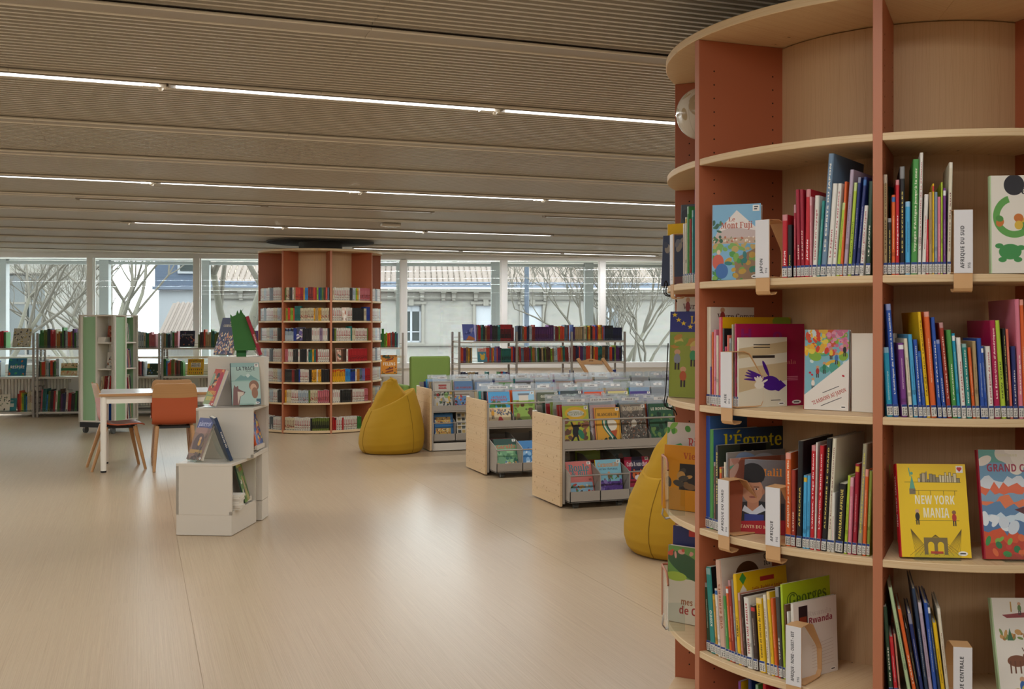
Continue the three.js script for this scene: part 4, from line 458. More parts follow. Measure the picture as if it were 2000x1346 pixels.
nearRow(2, 'second row, right of front upright', `cyan 227.2 19 201 -3 ; blue 228.4 16 327 -4 | L'Amérique de l'Ombre à la Lumière ; purple 230.0 17 214 -3 ; cream 231.2 11 227 -4 ; sky-blue 232.1 12 239 -4 ; blue 233.0 12 224 -4 | GEORGES WASHINGTON ; blue 233.8 10 191 -5 ; yellow 234.5 10 304 -5 d=0.25 | Mes belles légendes ; orange 235.5 16 304 -4 ; blue 236.6 11 288 -4 | aux ETATS-UNIS ; blue 237.5 11 224 -5 | Roulotte ; brick-red 238.4 12 273 -5 | L'Ouest américain ; green 239.4 14 252 -4 | L'Amazonie ; cyan 240.2 9 242 -4 ; white 241.1 13 230 -4 | Les Etats-Unis ; teal 242.1 14 212 -4 | NEW YORK en famille ; orange 243.0 9 202 -4 ; tan 243.7 11 220 -3 ; blue 244.7 13 228 -3 ; blue 245.4 8 205 -4 ; white 246.3 15 205 -3 | Le petit guide de survie ; magenta 247.5 17 279 -3 d=0.26 | Les Etats-Unis d'Amérique ; lime 248.7 15 279 -4 | NEW YORK ; black 249.6 9 256 -3 | Vivre aujourd'hui aux Etats-Unis ; coral 250.2 8 254 -3 ; navy 251.0 13 205 -2 | Le petit atlas ; pink 252.1 14 339 -2 d=0.28 | Sauvages ; orange 253.0 12 338 -2`, 240);
nearRow(3, 'third row, left end', `blue 181.6 22 373 0 d=0.29 c=bluealbum ; green 183.1 20 330 0 d=0.3 c=egypte ; brown 184.4 12 224 0 ; black 185.4 16 281 0 d=0.22 c=strip | CONTES du MAGHREB ; orange 186.6 12 211 0 ; brown 187.4 9 210 0 ; cream 188.2 10 230 0 ; grey 188.9 8 262 0 d=0.24 c=skull ; brown 189.6 8 244 0 d=0.235 c=horse`, 187, { fan: 0 });
nearRow(3, 'third row, left of front upright', `orange 206.0 19 285 0 | AFRIQUES par une petite fille ; brick-red 207.2 14 234 0 | LATINE ; black 208.5 17 324 1 d=0.27 | AFRICANA ; sky-blue 209.7 12 221 1 ; sky-blue 210.5 11 222 1 ; red 211.4 14 314 1 | L'Afrique, à l'âge du Bénin ; white 212.1 5 323 1 ; red 212.8 13 315 2 | L'Afrique, à Saint-Louis ; black 213.9 16 338 3 d=0.27 | ALEXANDRE LE GRAND ; cream 215.0 13 339 3 d=0.27 | Des hommes au Cameroun ; white 215.8 10 178 1 ; black 217.1 24 206 3 | PANORAMA AFRIQUE ; lime 218.4 9 232 3 ; pink 219.2 12 227 2 ; crimson 220.2 13 268 2 ; grey-beige 221.2 14 328 3 | ENFANTS racontés par EUX ; orange 222.1 12 254 2 ; olive 222.9 10 250 2`, 214.5);
nearRow(4, 'lowest row, left of front upright', `forest-green 182.2 20 226 -4 ; teal 184.0 24 282 -5 c=kideo | KIDEO ; ochre 185.4 12 198 -5 ; white 186.4 14 219 -5 ; blush 187.9 24 316 -5 d=0.24 c=hair | VIES BERBERES ; green 189.4 15 205 -5 ; orange 190.4 12 238 -5 ; brick-red 191.3 13 261 -5 ; grey 192.3 12 264 -5 ; yellow 193.2 13 287 -5 d=0.235 c=maroc | MAROC ; salmon 194.1 10 229 -5 ; dark-brown 194.9 11 226 -5 ; white 196.2 24 221 -5 | TOUTE UNE FAMILLE ; dark-brown 197.9 19 201 -5 ; yellow 199.7 26 229 -5 | Contes et secrets du Maroc ; cream 201.3 13 244 -5 | contes de Kabylie ; yellow 202.3 13 256 -5 ; orange 203.2 12 239 -5 ; dark-grey 204.3 16 276 -4 | YIPPEE ; lime 205.2 9 288 -3 d=0.22 c=georges ; brown 205.9 8 228 -3 ; white 206.5 7 208 -3 ; white 207.3 11 236 -2 d=0.2 c=rwanda`, 194, {});
nearRow(4, 'lowest row, right of front upright', `forest-green 227.5 13 269 -4 | EN RUSSIE ; red 228.5 12 184 -5 ; salmon 229.2 6 193 -5 ; mint 231.2 11 330 -10 ; orange 232.2 11 268 -10 | LEADERS ; black 232.9 8 214 -10 ; navy 233.6 11 257 -9 ; dark-blue 234.4 10 330 -7 ; mauve 235.2 11 290 -7 ; blue 236.0 12 290 -6 ; dark-blue 236.8 8 286 -7 ; yellow 237.5 12 235 -7 ; cream 238.3 10 277 -6`, 233);
nearRow(5, 'bottom shelf under lowest row', `purple 193 12 250 0 c=penguin ; navy 196 14 300 0 ; green 198 12 260 0 ; red 200 14 270 0 ; purple 204 12 320 0 d=0.26`, 198);
// books that stand with the front cover turned out: foot of the cover (a, y, b), facing angle, tilt back
function faced(name, label, o, a, y, b, face, tilt, roll = 0, group) {
  const t = picBook(name, label, { mark: false, ...o, group }), R = new THREE.Matrix4().makeRotationFromEuler(new THREE.Euler(rad(roll), rad(face), rad(tilt), 'YXZ'));
  const p = new THREE.Vector3(o.w / 2, 0, -o.d / 2).applyMatrix4(R);  // keep the middle of the cover's lower edge on the given point
  t.position.set(a - p.x, y + (o.w / 2) * Math.abs(Math.sin(rad(tilt))) + 0.001, -b - p.z); t.rotation.order = 'YXZ'; t.rotation.set(rad(roll), rad(face), rad(tilt)); return t;
}
{
  const f = faced('board_book', 'mountain cover board book with rounded corners, top book row, leftmost', { col: 'slate-blue', w: 0.034, h: 0.247, d: 0.157, cover: NCV.fuji }, 1.822, 1.567, 2.945, 229, 3);
  faced('picture_book', 'white book with bright trees, standing fanned open on second book row', { col: 'red', w: 0.02, h: 0.25, d: 0.142, cover: NCV.saisons }, 2.014, 1.157, 2.735, 216, 2);
  faced('picture_book', 'boy portrait cover with a black hat on the third row', { col: 'blue-grey', w: 0.01, h: 0.238, d: 0.182, cover: NCV.boy }, 1.882, 0.747, 2.917, 232, 3);
  const fan = thing('open_pages', 'fanned white pages of the open standing book with bright trees', 'pages'); fan.position.set(2.062, 1.158, -2.672);
  for (let i = 0; i < 9; i++) { const p = mesh('page', box(0.0012, 0.24, 0.13, 0, 0.12, -0.066), M.paper, fan); p.rotation.y = rad(206 + i * 6); }
  faced('picture_book', 'yellow city book with bridge and skyline, propped up on third row', { col: 'red', w: 0.024, h: 0.268, d: 0.198, cover: NCV.nym, title: 'NEW YORK MANIA' }, 2.163, 0.7475, 2.422, 246, 12);
  faced('picture_book', 'red-spined canyon book beside the yellow city book on third row', { col: 'crimson', w: 0.022, h: 0.312, d: 0.23, cover: NCV.canyon }, 2.388, 0.7475, 2.317, 247, 11);
  faced('picture_book', 'white animal book with black disc on top row at the right edge', { col: 'mint', w: 0.02, h: 0.276, d: 0.21, cover: NCV.dino }, 2.352, 1.567, 2.268, 244, 2);
  faced('picture_book', 'white book with red disc and moose leaning at the lower right edge', { col: 'mint', w: 0.022, h: 0.285, d: 0.22, cover: NCV.canada }, 2.43, 0.34, 2.31, 249, 14);
  for (const [a, b, fc] of [[2.163, 2.422, 246], [2.388, 2.317, 247]]) { // clear stands under the two propped books
    const s = thing('acrylic_stand', a < 2.3 ? 'clear acrylic stand under the yellow city book' : 'clear acrylic stand under the red-spined canyon book', 'book stand'); s.position.set(a, 0.747, -b); s.rotation.y = rad(fc);
    mesh('lip', box(0.003, 0.022, 0.13, 0.014, 0.012, 0), M.acrylic, s); mesh('foot', box(0.09, 0.003, 0.13, -0.03, 0.002, 0), M.acrylic, s); mesh('back', T(box(0.003, 0.2, 0.12, 0, 0.1, 0), -0.036, 0.002, 0, 0, 0, rad(12)), M.acrylic, s);
  }
  // left bay, seen past its front upright
  faced('picture_book', 'dark grey book at the back of the far left bay, top row', { col: 'dark-grey', w: 0.012, h: 0.31, d: 0.17, cover: NCV.slatey }, 1.965, 1.567, 3.43, 210, 2);
  faced('picture_book', 'yellow penguin book in the far left bay, top row', { col: 'yellow', w: 0.012, h: 0.235, d: 0.14, cover: NCV.penguin }, 1.905, 1.567, 3.445, 212, 2);
  faced('picture_book', 'navy photo book at the front of the far left bay, top row', { col: 'navy', w: 0.012, h: 0.19, d: 0.11, cover: NCV.photo }, 1.863, 1.567, 3.445, 206, 4);
  nearRow(1, 'top row, far left bay', `white 166 11 215 0 ; cream 168 13 235 0 ; green 169.6 14 270 0 ; brick-red 171.2 12 225 0 ; teal 172.8 13 252 0 ; blue 174.6 16 320 0 ; cyan 176.6 14 235 0`, 171, { r: 0.815 });
  faced('picture_book', 'blue book with gold stars in the far left bay, second row', { col: 'navy', w: 0.02, h: 0.315, d: 0.23, cover: NCV.europe }, 1.905, 1.157, 3.345, 214, 3);
  faced('picture_book', 'cream speckled book behind the gold star book, second row', { col: 'cream', w: 0.014, h: 0.37, d: 0.23, cover: NCV.vivre }, 1.95, 1.157, 3.375, 214, 2);
  faced('picture_book', 'pale book with green mountain and yellow sticker, far left bay, third row', { col: 'green', w: 0.014, h: 0.315, d: 0.23, cover: NCV.greenR }, 1.902, 0.747, 3.365, 213, 3);
  faced('picture_book', 'orange book behind a clear holder in the far left bay, third row', { col: 'ochre', w: 0.016, h: 0.235, d: 0.22, cover: NCV.vietnam }, 1.874, 0.747, 3.345, 213, 4);
  faced('picture_book', 'dark blue book with colour stripes in the far left bay, lowest row', { col: 'brick-red', w: 0.024, h: 0.34, d: 0.22, cover: NCV.flags }, 1.92, 0.337, 3.36, 213, 2);
  faced('picture_book', 'cream and green book in the far left bay, lowest row', { col: 'crimson', w: 0.022, h: 0.275, d: 0.22, cover: NCV.chine }, 1.885, 0.337, 3.335, 213, 3);
}
// paper shelf labels held by bent-plywood book ends
const plateGeo = box(0.05, 0.178, 0.002, 0, 0.089, 0.0025), loopGeo = strip([[0, 0], [0, 0.178], [-0.05, 0.18], [-0.075, 0.172], [-0.128, 0.1], [-0.135, 0.085], [-0.135, 0.02], [-0.125, 0.004], [-0.1, 0.002], [-0.02, 0.002]], 0.003, 0.05), clipGeo = strip([[0, 0.002], [0.0, -0.042], [-0.004, -0.049], [-0.012, -0.052], [-0.032, -0.05], [-0.04, -0.044]], 0.003, 0.05);
function labelHolder(label, th, level, text, r = 0.856) {
  const t = thing('label_holder', label, 'label holder'), a = rad(th); t.position.set(NC[0] + r * Math.cos(a), NL[level] + 0.002, -(NC[1] + r * Math.sin(a))); t.rotation.y = a + Math.PI / 2;
  mesh('book_end', loopGeo, M.stripWood, t); mesh('clip', clipGeo, M.stripWood, t);
  const p = mesh('paper_label', plateGeo, M.plate, t), uv = SP.cell(50, 178, (g, w, h) => { bg(g, w, h, '#e4e2e2'); g.save(); g.translate(w * 0.42, h * 0.93); g.rotate(-Math.PI / 2); txt(g, text, 0, 0, 15, '#3a3a3c', 'sans-serif', h * 0.85, 'left'); txt(g, '916', 0, w * 0.4, 10, '#77777a', 'sans-serif', 60, 'left'); g.restore(); });
  mesh('print', quads([{ p: [[-0.0245, 0.002, 0.0039], [0.0245, 0.002, 0.0039], [0.0245, 0.176, 0.0039], [-0.0245, 0.176, 0.0039]], t: uv }]), spineMat, p);
}
labelHolder('white paper label in wooden clip beside the mountain board book', 201.4, 1, 'JAPON');
labelHolder('white paper label in wooden clip on the top book row, right bay', 240.3, 1, 'AFRIQUE DU SUD');
labelHolder('white paper label in wooden clip before the purple hand cover', 191.6, 2, 'ASIE');
labelHolder('white paper label in wooden clip left of the boy portrait cover', 190.7, 3, 'AFRIQUE DU NORD');
labelHolder('white paper label in wooden clip between boy portrait and orange spine', 203.9, 3, 'AFRIQUE');
labelHolder('white paper label in wooden clip ending the lowest left book row', 208.6, 4, 'AFRIQUE : NORD - OUEST - EST');
labelHolder('white paper label in wooden clip on the lowest right book row', 240.2, 4, 'AFRIQUE CENTRALE');
labelHolder('white paper label in wooden clip in the far left bay', 163.5, 1, 'EUROPE', 0.846);
// holders hooked over the shelves of the far left bay
for (const [lv, y, l] of [[1, 0, 'thin dark metal hook clipped to the far left bay, top row'], [2, 0, 'thin dark metal hook clipped to the far left bay, second row'], [3, 1, 'clear holder hooked over the far left bay, third row'], [4, 2, 'clear wood-rimmed holder hooked over the far left bay, lowest row']]) {
  const a = rad(158), t = thing('hook_holder', l, 'holder'); t.position.set(NC[0] + 0.85 * Math.cos(a), NL[lv], -(NC[1] + 0.85 * Math.sin(a))); t.rotation.y = a + Math.PI / 2;
  if (!y) { mesh('wire', [tube([[-0.03, 0.2 * (lv - 1), -0.005], [-0.03, 0.02, 0.004], [-0.03, -0.03, 0.008], [-0.03, -0.04, -0.02]], 0.002), tube([[0.03, 0.01, 0.004], [0.03, -0.03, 0.008], [0.03, -0.04, -0.02], [0.03, -0.06, -0.03]], 0.002)], M.hole, t); continue; }
  mesh('tray', [box(0.21, 0.19, 0.003, 0, 0.095, 0.008), box(0.003, 0.19, 0.06, -0.105, 0.095, -0.02), box(0.003, 0.1, 0.06, 0.105, 0.05, -0.02)], M.acrylic, t);
  mesh('rim', [tube([[-0.106, 0.19, -0.05], [-0.106, 0.19, 0.004], [-0.1, 0.19, 0.009], [0.06, 0.19, 0.009], [0.1, 0.16, 0.009]], 0.004), rod([-0.106, 0.0, 0.008], [-0.106, 0.19, 0.008], 0.004)], M.terraEdge, t);
  mesh('hook', strip([[0.006, 0.01], [0.012, -0.03], [0.0, -0.045], [-0.02, -0.04]], 0.003, 0.03).translate(-0.08, 0, 0), M.steel, t);
}
{ // globe
  const g = thing('globe', 'pale desk globe on the top shelf of the near bookcase, half hidden', 'globe'); const px = 1.954, pb = 3.387, hh = 2.202; g.position.set(px, NL[0], -pb);
  const tex = canvasTex(512, 256, (c, w, h) => { bg(c, w, h, '#ddd6c6'); blobs(c, w, h, 0.2, 0.8, 26, ['#c2b090', '#bdb79e', '#b8a482'], 8, 40); c.strokeStyle = '#b3aa98'; c.lineWidth = 1; for (let i = 0; i < 12; i++) { c.beginPath(); c.moveTo(i * w / 12, 0); c.lineTo(i * w / 12, h); c.stroke(); } });
  mesh('ball', new THREE.SphereGeometry(0.096, 40, 28).translate(0, hh - NL[0], 0), std({ map: tex, roughness: 0.15 }), g);
  mesh('stand', [cyl(0.07, 0.08, 0.015, 0, 0.0085, 0, 32), cyl(0.008, 0.008, 0.12, 0, 0.07, 0, 12)], M.steel, g); mesh('meridian_ring', new THREE.TorusGeometry(0.103, 0.004, 8, 40, Math.PI).rotateZ(-Math.PI / 2).rotateY(0.5).translate(0, hh - NL[0], 0), M.steel, g);
}

// ---------------------------------------------------------------- small spine-out books: one box each, printed spine
const kinds = {};
function styleUV(col, style) { // style: plain, band (dark title band), art (picture low down), text (dark characters)
  const k = col + style; if (kinds[k]) return kinds[k][Math.floor(rnd() * kinds[k].length)];
  kinds[k] = []; for (let v = 0; v < 2; v++) kinds[k].push(SP.cell(14, 110, (g, w, h) => {
    const base = mix(COL[col], '#e8e2d6', 0.2); bg(g, w, h, base); g.fillStyle = 'rgba(40,30,20,0.45)'; g.fillRect(0, 0, 1.2, h); g.fillRect(w - 1.2, 0, 1.2, h);
    const ink = INK[col] === '#fff' || !INK[col] ? '#f0e8d8' : INK[col];
    if (style === 'band') { g.fillStyle = ['#2a2a30', '#b8302c', '#3a5a9a', '#d8a82c'][Math.floor(rnd() * 4)]; g.fillRect(0, h * rr(0.03, 0.1), w, h * rr(0.1, 0.25)); }
    if (style === 'art') { g.fillStyle = '#4a4038'; for (let i = 0; i < 12; i++) { g.globalAlpha = 0.8; g.fillStyle = ['#3a3430', '#8a5a4a', '#c9a08a', '#c23a34'][Math.floor(rnd() * 4)]; g.fillRect(rr(0, w * 0.5), h * rr(0.5, 0.78), rr(3, 8), rr(2, 8)); } g.globalAlpha = 1; }
    if (style === 'lower') { g.fillStyle = '#26252a'; g.fillRect(0, h * 0.28, w, h * 0.55); }
    g.fillStyle = ink; for (let i = 0; i < 14; i++) g.fillRect(w * 0.32, h * (0.2 + i * 0.026), w * rr(0.22, 0.4), h * 0.017);
    g.fillStyle = '#e7e3da'; g.fillRect(0, h * 0.86, w, h * 0.14); g.fillStyle = '#4a4a52'; g.fillRect(w * 0.25, h * 0.9, w * 0.5, h * 0.06);
  }));
  return kinds[k][0];
}
function smallBookGeo(col, style, w, h, d) { const c = lin(COL[col]).map((x) => x * 0.95); return quads(boxQuads(-w / 2 + 0.0004, w / 2 - 0.0004, 0, h, -d, 0, { front: { t: styleUV(col, style) }, top: { c: [0.82, 0.78, 0.7] }, c })); }
// run-length description "colour:count/style/height" of a shelf of books; put(x, i) places each along the shelf
function shelfRuns(spec) { const out = []; spec.trim().split(/\s+/).forEach((s, run) => { const [cn, style = 'plain', hh] = s.split('/'), [col, n = 1] = cn.split(':'); for (let i = 0; i < +n; i++) out.push({ col, style, run, n: +n, hh: hh ? +hh / 1000 : 0, gap: col === 'gap' ? +n / 100 : 0 }); if (col === 'gap') out.splice(out.length - +n + 1); }); return out; }
function shelfLabels(items, noun, place) { // books that nothing tells apart (one run of one colour) share a label
  const per = {}; let last = -1; const idx = {};
  for (const b of items) if (b.col !== 'gap') { if (b.run !== last) { per[b.col] = (per[b.col] ?? 0) + 1; last = b.run; } b.k = per[b.col]; }
  for (const b of items) if (b.col !== 'gap') { const c = b.col.replace('-', ' '), solo = per[b.col] === 1; b.label = b.n > 1 ? `${c} ${noun} in the ${solo ? 'only' : ORD[b.k - 1]} ${c} run, ${place}` : `${solo ? 'single' : ORD[b.k - 1]} ${c} ${noun}, ${place}`; b.group = b.n > 1 ? `${ORD[b.k - 1]} run of ${c} ${noun}s, ${place}` : `${noun}s, ${place}`; }
}
// ---------------------------------------------------------------- comics on the far round bookcase
{
  const rows = [
    ['highest row', 'olive cream:2/art brown dark-grey white/art:1 beige orange:3/art red:2/art yellow sky-blue:2 brick-red:3/art orange red lime blue teal olive brown:1 coral blue-grey', 'cream white:9/art dark-grey:2/band pale:2 lime:1 yellow white:1 rose:8/art'],
    ['second row', 'ochre lime:1 orange:2 lime:2 orange:1 teal:4//195 cream:9/art yellow:1 beige:2 yellow:2 cream:5/art', 'white:5/art gap:6 white:3/art black:8/lower cream:2 blue:3//190'],
    ['third row', 'pale:6/band blue:2 gap:8 black:6/lower white:5 mauve:2 white:3 dark-grey', 'dark-blue olive white:8/art teal//195 cream:2 white:8/art olive:1'],
    ['fourth row', 'rose:2 white:3 dark-grey:2 black:1/lower white:1 black:4/art white:1 teal:2/band yellow teal brick-red white:6/art', 'gap:10 brown:2 white red:13/art'],
    ['fifth row', 'dark-grey:5/band brick-red:2 black:3/band blue white:6/art black:2 yellow:3/art white:1 yellow:2 black:5/band', 'yellow:7/band sky-blue:3 blue:3/band white:1 ochre:2 blue-grey:2/art lavender:2 red:4/art'],
    ['sixth row', 'yellow cream:3 white:4/art pale:6/art olive:1 cream:4/art rose:6/art', 'white:4 black:1 dark-grey:5/lower brown white:8/art rose:3/art'],
    ['lowest row', 'cream:6/art white:9/art black olive:9/lower', 'red:2/band white:3/art red:1 white:8/art gap:2 green:2'],
  ];
  const bays = [[202.5, 'left'], [247.5, 'middle'], [292.5, 'right'], [337.5, 'far right']];
  const place = (t, th, orient, y) => { const a = rad(th), r = 0.826; t.position.set(FC[0] + r * Math.cos(a), y, -(FC[1] + r * Math.sin(a))); t.rotation.y = rad(orient) + Math.PI / 2; };
  const rest = [];
  rows.forEach(([rn, mid, right], ri) => {
    const H = FL[ri] + 0.001;
    [mid, right].forEach((spec, bi) => {
      const items = shelfRuns(spec); shelfLabels(items, 'comic book', `${rn}, ${bays[bi + 1][1]} bay, far bookcase`);
      const widths = items.map((b) => b.gap || 0.0172 + rnd() * 0.003), sum = widths.reduce((a, b) => a + b, 0), room = 0.59, k = Math.min(1.35, room / sum); let x = -0.295;
      items.forEach((b, i) => {
        const w = widths[i] * k; x += w / 2;
        if (!b.gap) {
          const h = (b.hh || rr(0.163, 0.174)), th = bays[bi + 1][0] + Math.asin(x / 0.826) * 57.3, g = smallBookGeo(b.col, b.style, w * 0.96, h, 0.12), or = bays[bi + 1][0];
          const t = mesh('comic_volume', g, spineMat); tag(t, b.label, 'book', b.group); place(t, th, or, H);
        }
        x += w / 2;
      });
    });
    // left and far right bays: seen edge-on, too many and too thin to tell apart
    for (const bi of [0, 3]) for (let i = 0; i < 27; i++) { const c = ['white', 'cream', 'pale', 'white', 'dark-grey', 'white'][(Math.floor(i / 4) + ri * 2 + bi) % 6], g = smallBookGeo(c, 'art', 0.019, rr(0.162, 0.175), 0.12), a = rad(bays[bi][0] + ((i - 13) * 0.0205 / 0.826) * 57.3); T(g, FC[0] + 0.826 * Math.cos(a), H, -(FC[1] + 0.826 * Math.sin(a)), 0, rad(bays[bi][0]) + Math.PI / 2 + rad((i - 13) * 1.2), 0); rest.push(g); }
  });
  const m = new THREE.Mesh(mergeGeometries(rest), spineMat); m.name = 'comic_volumes_at_the_sides'; scene.add(m); tag(m, 'pale comic books crowding the side bays of the far round bookcase', 'books', null, 'stuff');
  const fc = (name, label, paint, ri, th, face, h, w, tilt) => { const a = rad(th), t = faced(name, label, { col: 'cream', w: 0.015, h, d: w, cover: cover(110, 150, paint) }, FC[0] + 0.8 * Math.cos(a), FL[ri], FC[1] + 0.8 * Math.sin(a), face, tilt); };
  const man = (c1, cs) => (g, w, h) => { bg(g, w, h, c1); blobs(g, w, h, 0.15, 0.9, 18, cs, 8, 26); ell(g, cs[0], w * 0.5, h * 0.4, 20, 24); };
  fc('comic_volume', 'pale comic book turned face out among white spines, second row', man('#dcc3ae', ['#b9705a', '#e9e0d2', '#7a4a3a']), 1, 286, 290, 0.178, 0.13, 6);
  fc('comic_volume', 'dark purple comic book turned face out, third row', man('#2b2a44', ['#6a5a9a', '#c9a0b0', '#d8d0c8']), 2, 241.5, 252, 0.18, 0.125, 6);
  fc('comic_volume', 'brown comic book turned face out and leaning, fourth row', man('#8a5a44', ['#d2a48a', '#3a5a4a', '#c9b49a']), 3, 280, 285, 0.18, 0.125, 8);
  fc('comic_volume', 'orange haired hero comic turned face out in the far right bay', man('#3a2a26', ['#d8561f', '#e8c04a', '#e9d9c0']), 3, 320, 300, 0.18, 0.12, 6);
  fc('comic_volume', 'grey comic book leaning face out in the lowest left bay', man('#b9b2a8', ['#3a3a3c', '#8a8a8a']), 6, 214, 246, 0.17, 0.14, 12);
}
// ---------------------------------------------------------------- metal shelving: window side (W frame) and free-standing (grid frame)
function metalShelf(label, len, bays, depth, levels, postTop, tops) {
  const t = thing('metal_shelf', label, 'shelf'), bw = len / bays;
  const rung = []; for (let y = 0.12; y < postTop - 0.05; y += 0.09) rung.push(box(0.012, 0.008, depth - 0.02, 0, y, -depth / 2));
  const slots = []; for (let y = 0.2; y < postTop; y += 0.06) slots.push(box(0.012, 0.022, 0.004, 0, y, 0.0135));
  for (let i = 0; i <= bays; i++) {
    const x = -len / 2 + i * bw;
    for (const z of [0, -depth]) mesh('post', box(0.03, postTop, 0.025, x, postTop / 2, z), M.steel, t);
    mesh('ladder_rungs', rung.map((g) => g.clone().translate(x, 0, 0)), M.steel, t).userData.kind = 'stuff';
  }
  for (let i = 0; i < bays; i++) for (const y of levels) {
    const x = -len / 2 + (i + 0.5) * bw, s = mesh('shelf', [box(bw - 0.032, 0.022, depth, x, y - 0.011, -depth / 2), box(bw - 0.032, 0.014, 0.012, x, y - 0.02, 0.006)], M.shelfMetal, t);
    mesh('front_rail', box(bw - 0.04, 0.03, 0.003, x, y + 0.018, 0.012), M.acrylic, s); mesh('back_rail', [rod([x - bw / 2 + 0.02, y + 0.06, -depth + 0.01], [x + bw / 2 - 0.02, y + 0.06, -depth + 0.01], 0.004)], M.steel, s);
  }
  return t;
}
// books on a straight shelf; org(x) gives the place of the foot of a spine, turn the direction
function straightRow(spec, noun, place, x0, room, hMin, hMax, put, d = 0.19, lean = 0) {
  const items = shelfRuns(spec); shelfLabels(items, noun, place);
  const wd = items.map((b) => b.gap || rr(0.016, 0.03)), sum = wd.reduce((a, b) => a + b, 0), k = Math.min(1.25, room / sum); let x = x0;
  items.forEach((b, i) => {
    const w = wd[i] * (b.gap ? 1 : k); x += w / 2;
    if (!b.gap) { const h = b.hh || rr(hMin, hMax), m = mesh(noun.replace(/ /g, '_'), smallBookGeo(b.col, b.style, w * 0.94, h, Math.min(d, h * 0.78)), spineMat); tag(m, b.label, 'book', b.group); put(m, x); m.rotation.order = 'YXZ'; m.rotation.z = -rad(lean); }
    x += w / 2;
  });
}
const PF = 16.9, LV = [1.077, 0.63, 0.085];
const wput = (y) => (m, s) => atW(m, s, y + 0.001, PF + 0.035);
const wallUnits = [[-6.74, 1.9, 2, 'far left metal bookshelf under the windows'], [-4.81, 1.84, 2, 'metal bookshelf under the windows behind the green tower'], [-1.96, 3.76, 4, 'long metal bookshelf under the windows behind the display stand and round bookcase']];
for (const [s, len, n, l] of wallUnits) atW(metalShelf(l, len, n, 0.34, LV, 1.31), s, 0, PF);
straightRow('orange brick-red:2 orange red:2 green:1', 'guide book', 'top shelf, far left metal shelf', -6.42, 0.3, 0.21, 0.27, wput(LV[0]));
straightRow('green:3 olive:2 dark-blue:2//300 red:4 cream:1 ochre:2 dark-grey:1 green//320 dark-grey pale:2//270 orange:2 ochre purple green pale:3', 'guide book', 'top shelf left of the green tower', -5.72, 0.62, 0.22, 0.3, wput(LV[0]));
straightRow('brown orange:3 teal:2 orange dark-blue pale:3 red brick-red:2 teal:1 dark-blue:2 pale:3//250 cream:1 teal green:1 rose:4', 'guide book', 'top shelf right of the green tower', -4.72, 0.8, 0.2, 0.27, wput(LV[0]));
straightRow('olive:1 brown:2 orange:1 beige:3 green teal:1 olive:2 brown orange green:3//300 teal:2 brick-red:2 ochre brown:2 pale:2', 'guide book', 'top shelf behind the upper display books', -3.3, 0.68, 0.2, 0.29, wput(LV[0]));
straightRow('beige:3 teal dark-blue:2 pale:1 green rose:2', 'guide book', 'top shelf left of the dark fish cover', -3.86, 0.25, 0.2, 0.27, wput(LV[0]));
straightRow('lavender green:2 purple:2 gap:20 olive:1', 'guide book', 'top shelf just left of the far bookcase', -2.62, 0.5, 0.2, 0.25, wput(LV[0]));
straightRow('black teal:1 green:2//300 olive lime orange:2 grey brick-red:2 teal:1 navy', 'guide book', 'top shelf just right of the far bookcase', -0.46, 0.3, 0.22, 0.26, wput(LV[0]));
straightRow('lime blue:2 pale:2', 'guide book', 'middle shelf, far left metal shelf', -6.44, 0.2, 0.2, 0.27, wput(LV[1]));
straightRow('black olive orange:3 beige pale:2 teal orange:2 dark-grey green pale:2//280', 'guide book', 'middle shelf left of the green tower', -5.72, 0.3, 0.22, 0.26, wput(LV[1]));
straightRow('green olive brick-red:1 rose navy pale', 'guide book', 'middle shelf right of the green tower', -4.27, 0.17, 0.22, 0.25, wput(LV[1]));
straightRow('rose white green:2 sky-blue orange:3 olive:2 beige red brown:2 salmon dark-grey green:2', 'guide book', 'middle shelf left of the yellow insect cover', -3.87, 0.34, 0.2, 0.28, wput(LV[1]));
straightRow('brown:1 green salmon:2 cream gap:30 red orange:1 yellow lime teal:2 sky-blue cream:3 white:2', 'guide book', 'bottom shelf, far left metal shelf', -6.45, 0.62, 0.24, 0.34, wput(LV[2]));
straightRow('rose teal:2//360 sky-blue olive dark-grey:2 red white:1 green brown purple navy:2 white red:2 dark-brown:2 green black:2 lime dark-grey cream crimson:2 purple white brick-red:1 yellow ochre:2 brown', 'guide book', 'bottom shelf left of the green tower', -5.7, 0.9, 0.26, 0.36, wput(LV[2]), 0.2, 3);
straightRow('pale:2 brick-red red:1 teal brown:2 green:2', 'guide book', 'bottom shelf behind the orange chairs', -4.7, 0.5, 0.22, 0.3, wput(LV[2]));
const wallFace = (name, label, s, lv, h, w, paint, col, tilt = 14) => { const [a, b] = W(s, PF + 0.02); return faced(name, label, { col, w: 0.014, h, d: w, cover: cover(Math.round(150 * w / h + 20), 150, paint) }, a, LV[lv] + 0.012, b, -90 - 13.96, tilt); };
wallFace('picture_book', 'black and white patterned cover on the top window shelf, far left', -5.98, 0, 0.3, 0.27, (g, w, h) => { bg(g, w, h, '#bdb6a6'); blobs(g, w, h, 0, 1, 60, ['#2a2926', '#e4ddca', '#b99a3a', '#5a564c'], 3, 10); }, 'white');
wallFace('picture_book', 'blue cover with white lettering on the middle window shelf, far left', -6.05, 1, 0.28, 0.27, (g, w, h) => { bg(g, w, h, '#1f6f8f'); blobs(g, w, h, 0, 1, 22, ['#2f8f9a', '#184f6a', '#d8703a', '#3fa06a'], 5, 16); txt(g, 'RESPIRE', w * 0.5, h * 0.5, 34, '#efe9dc', 'sans-serif', w * 0.86); }, 'teal');
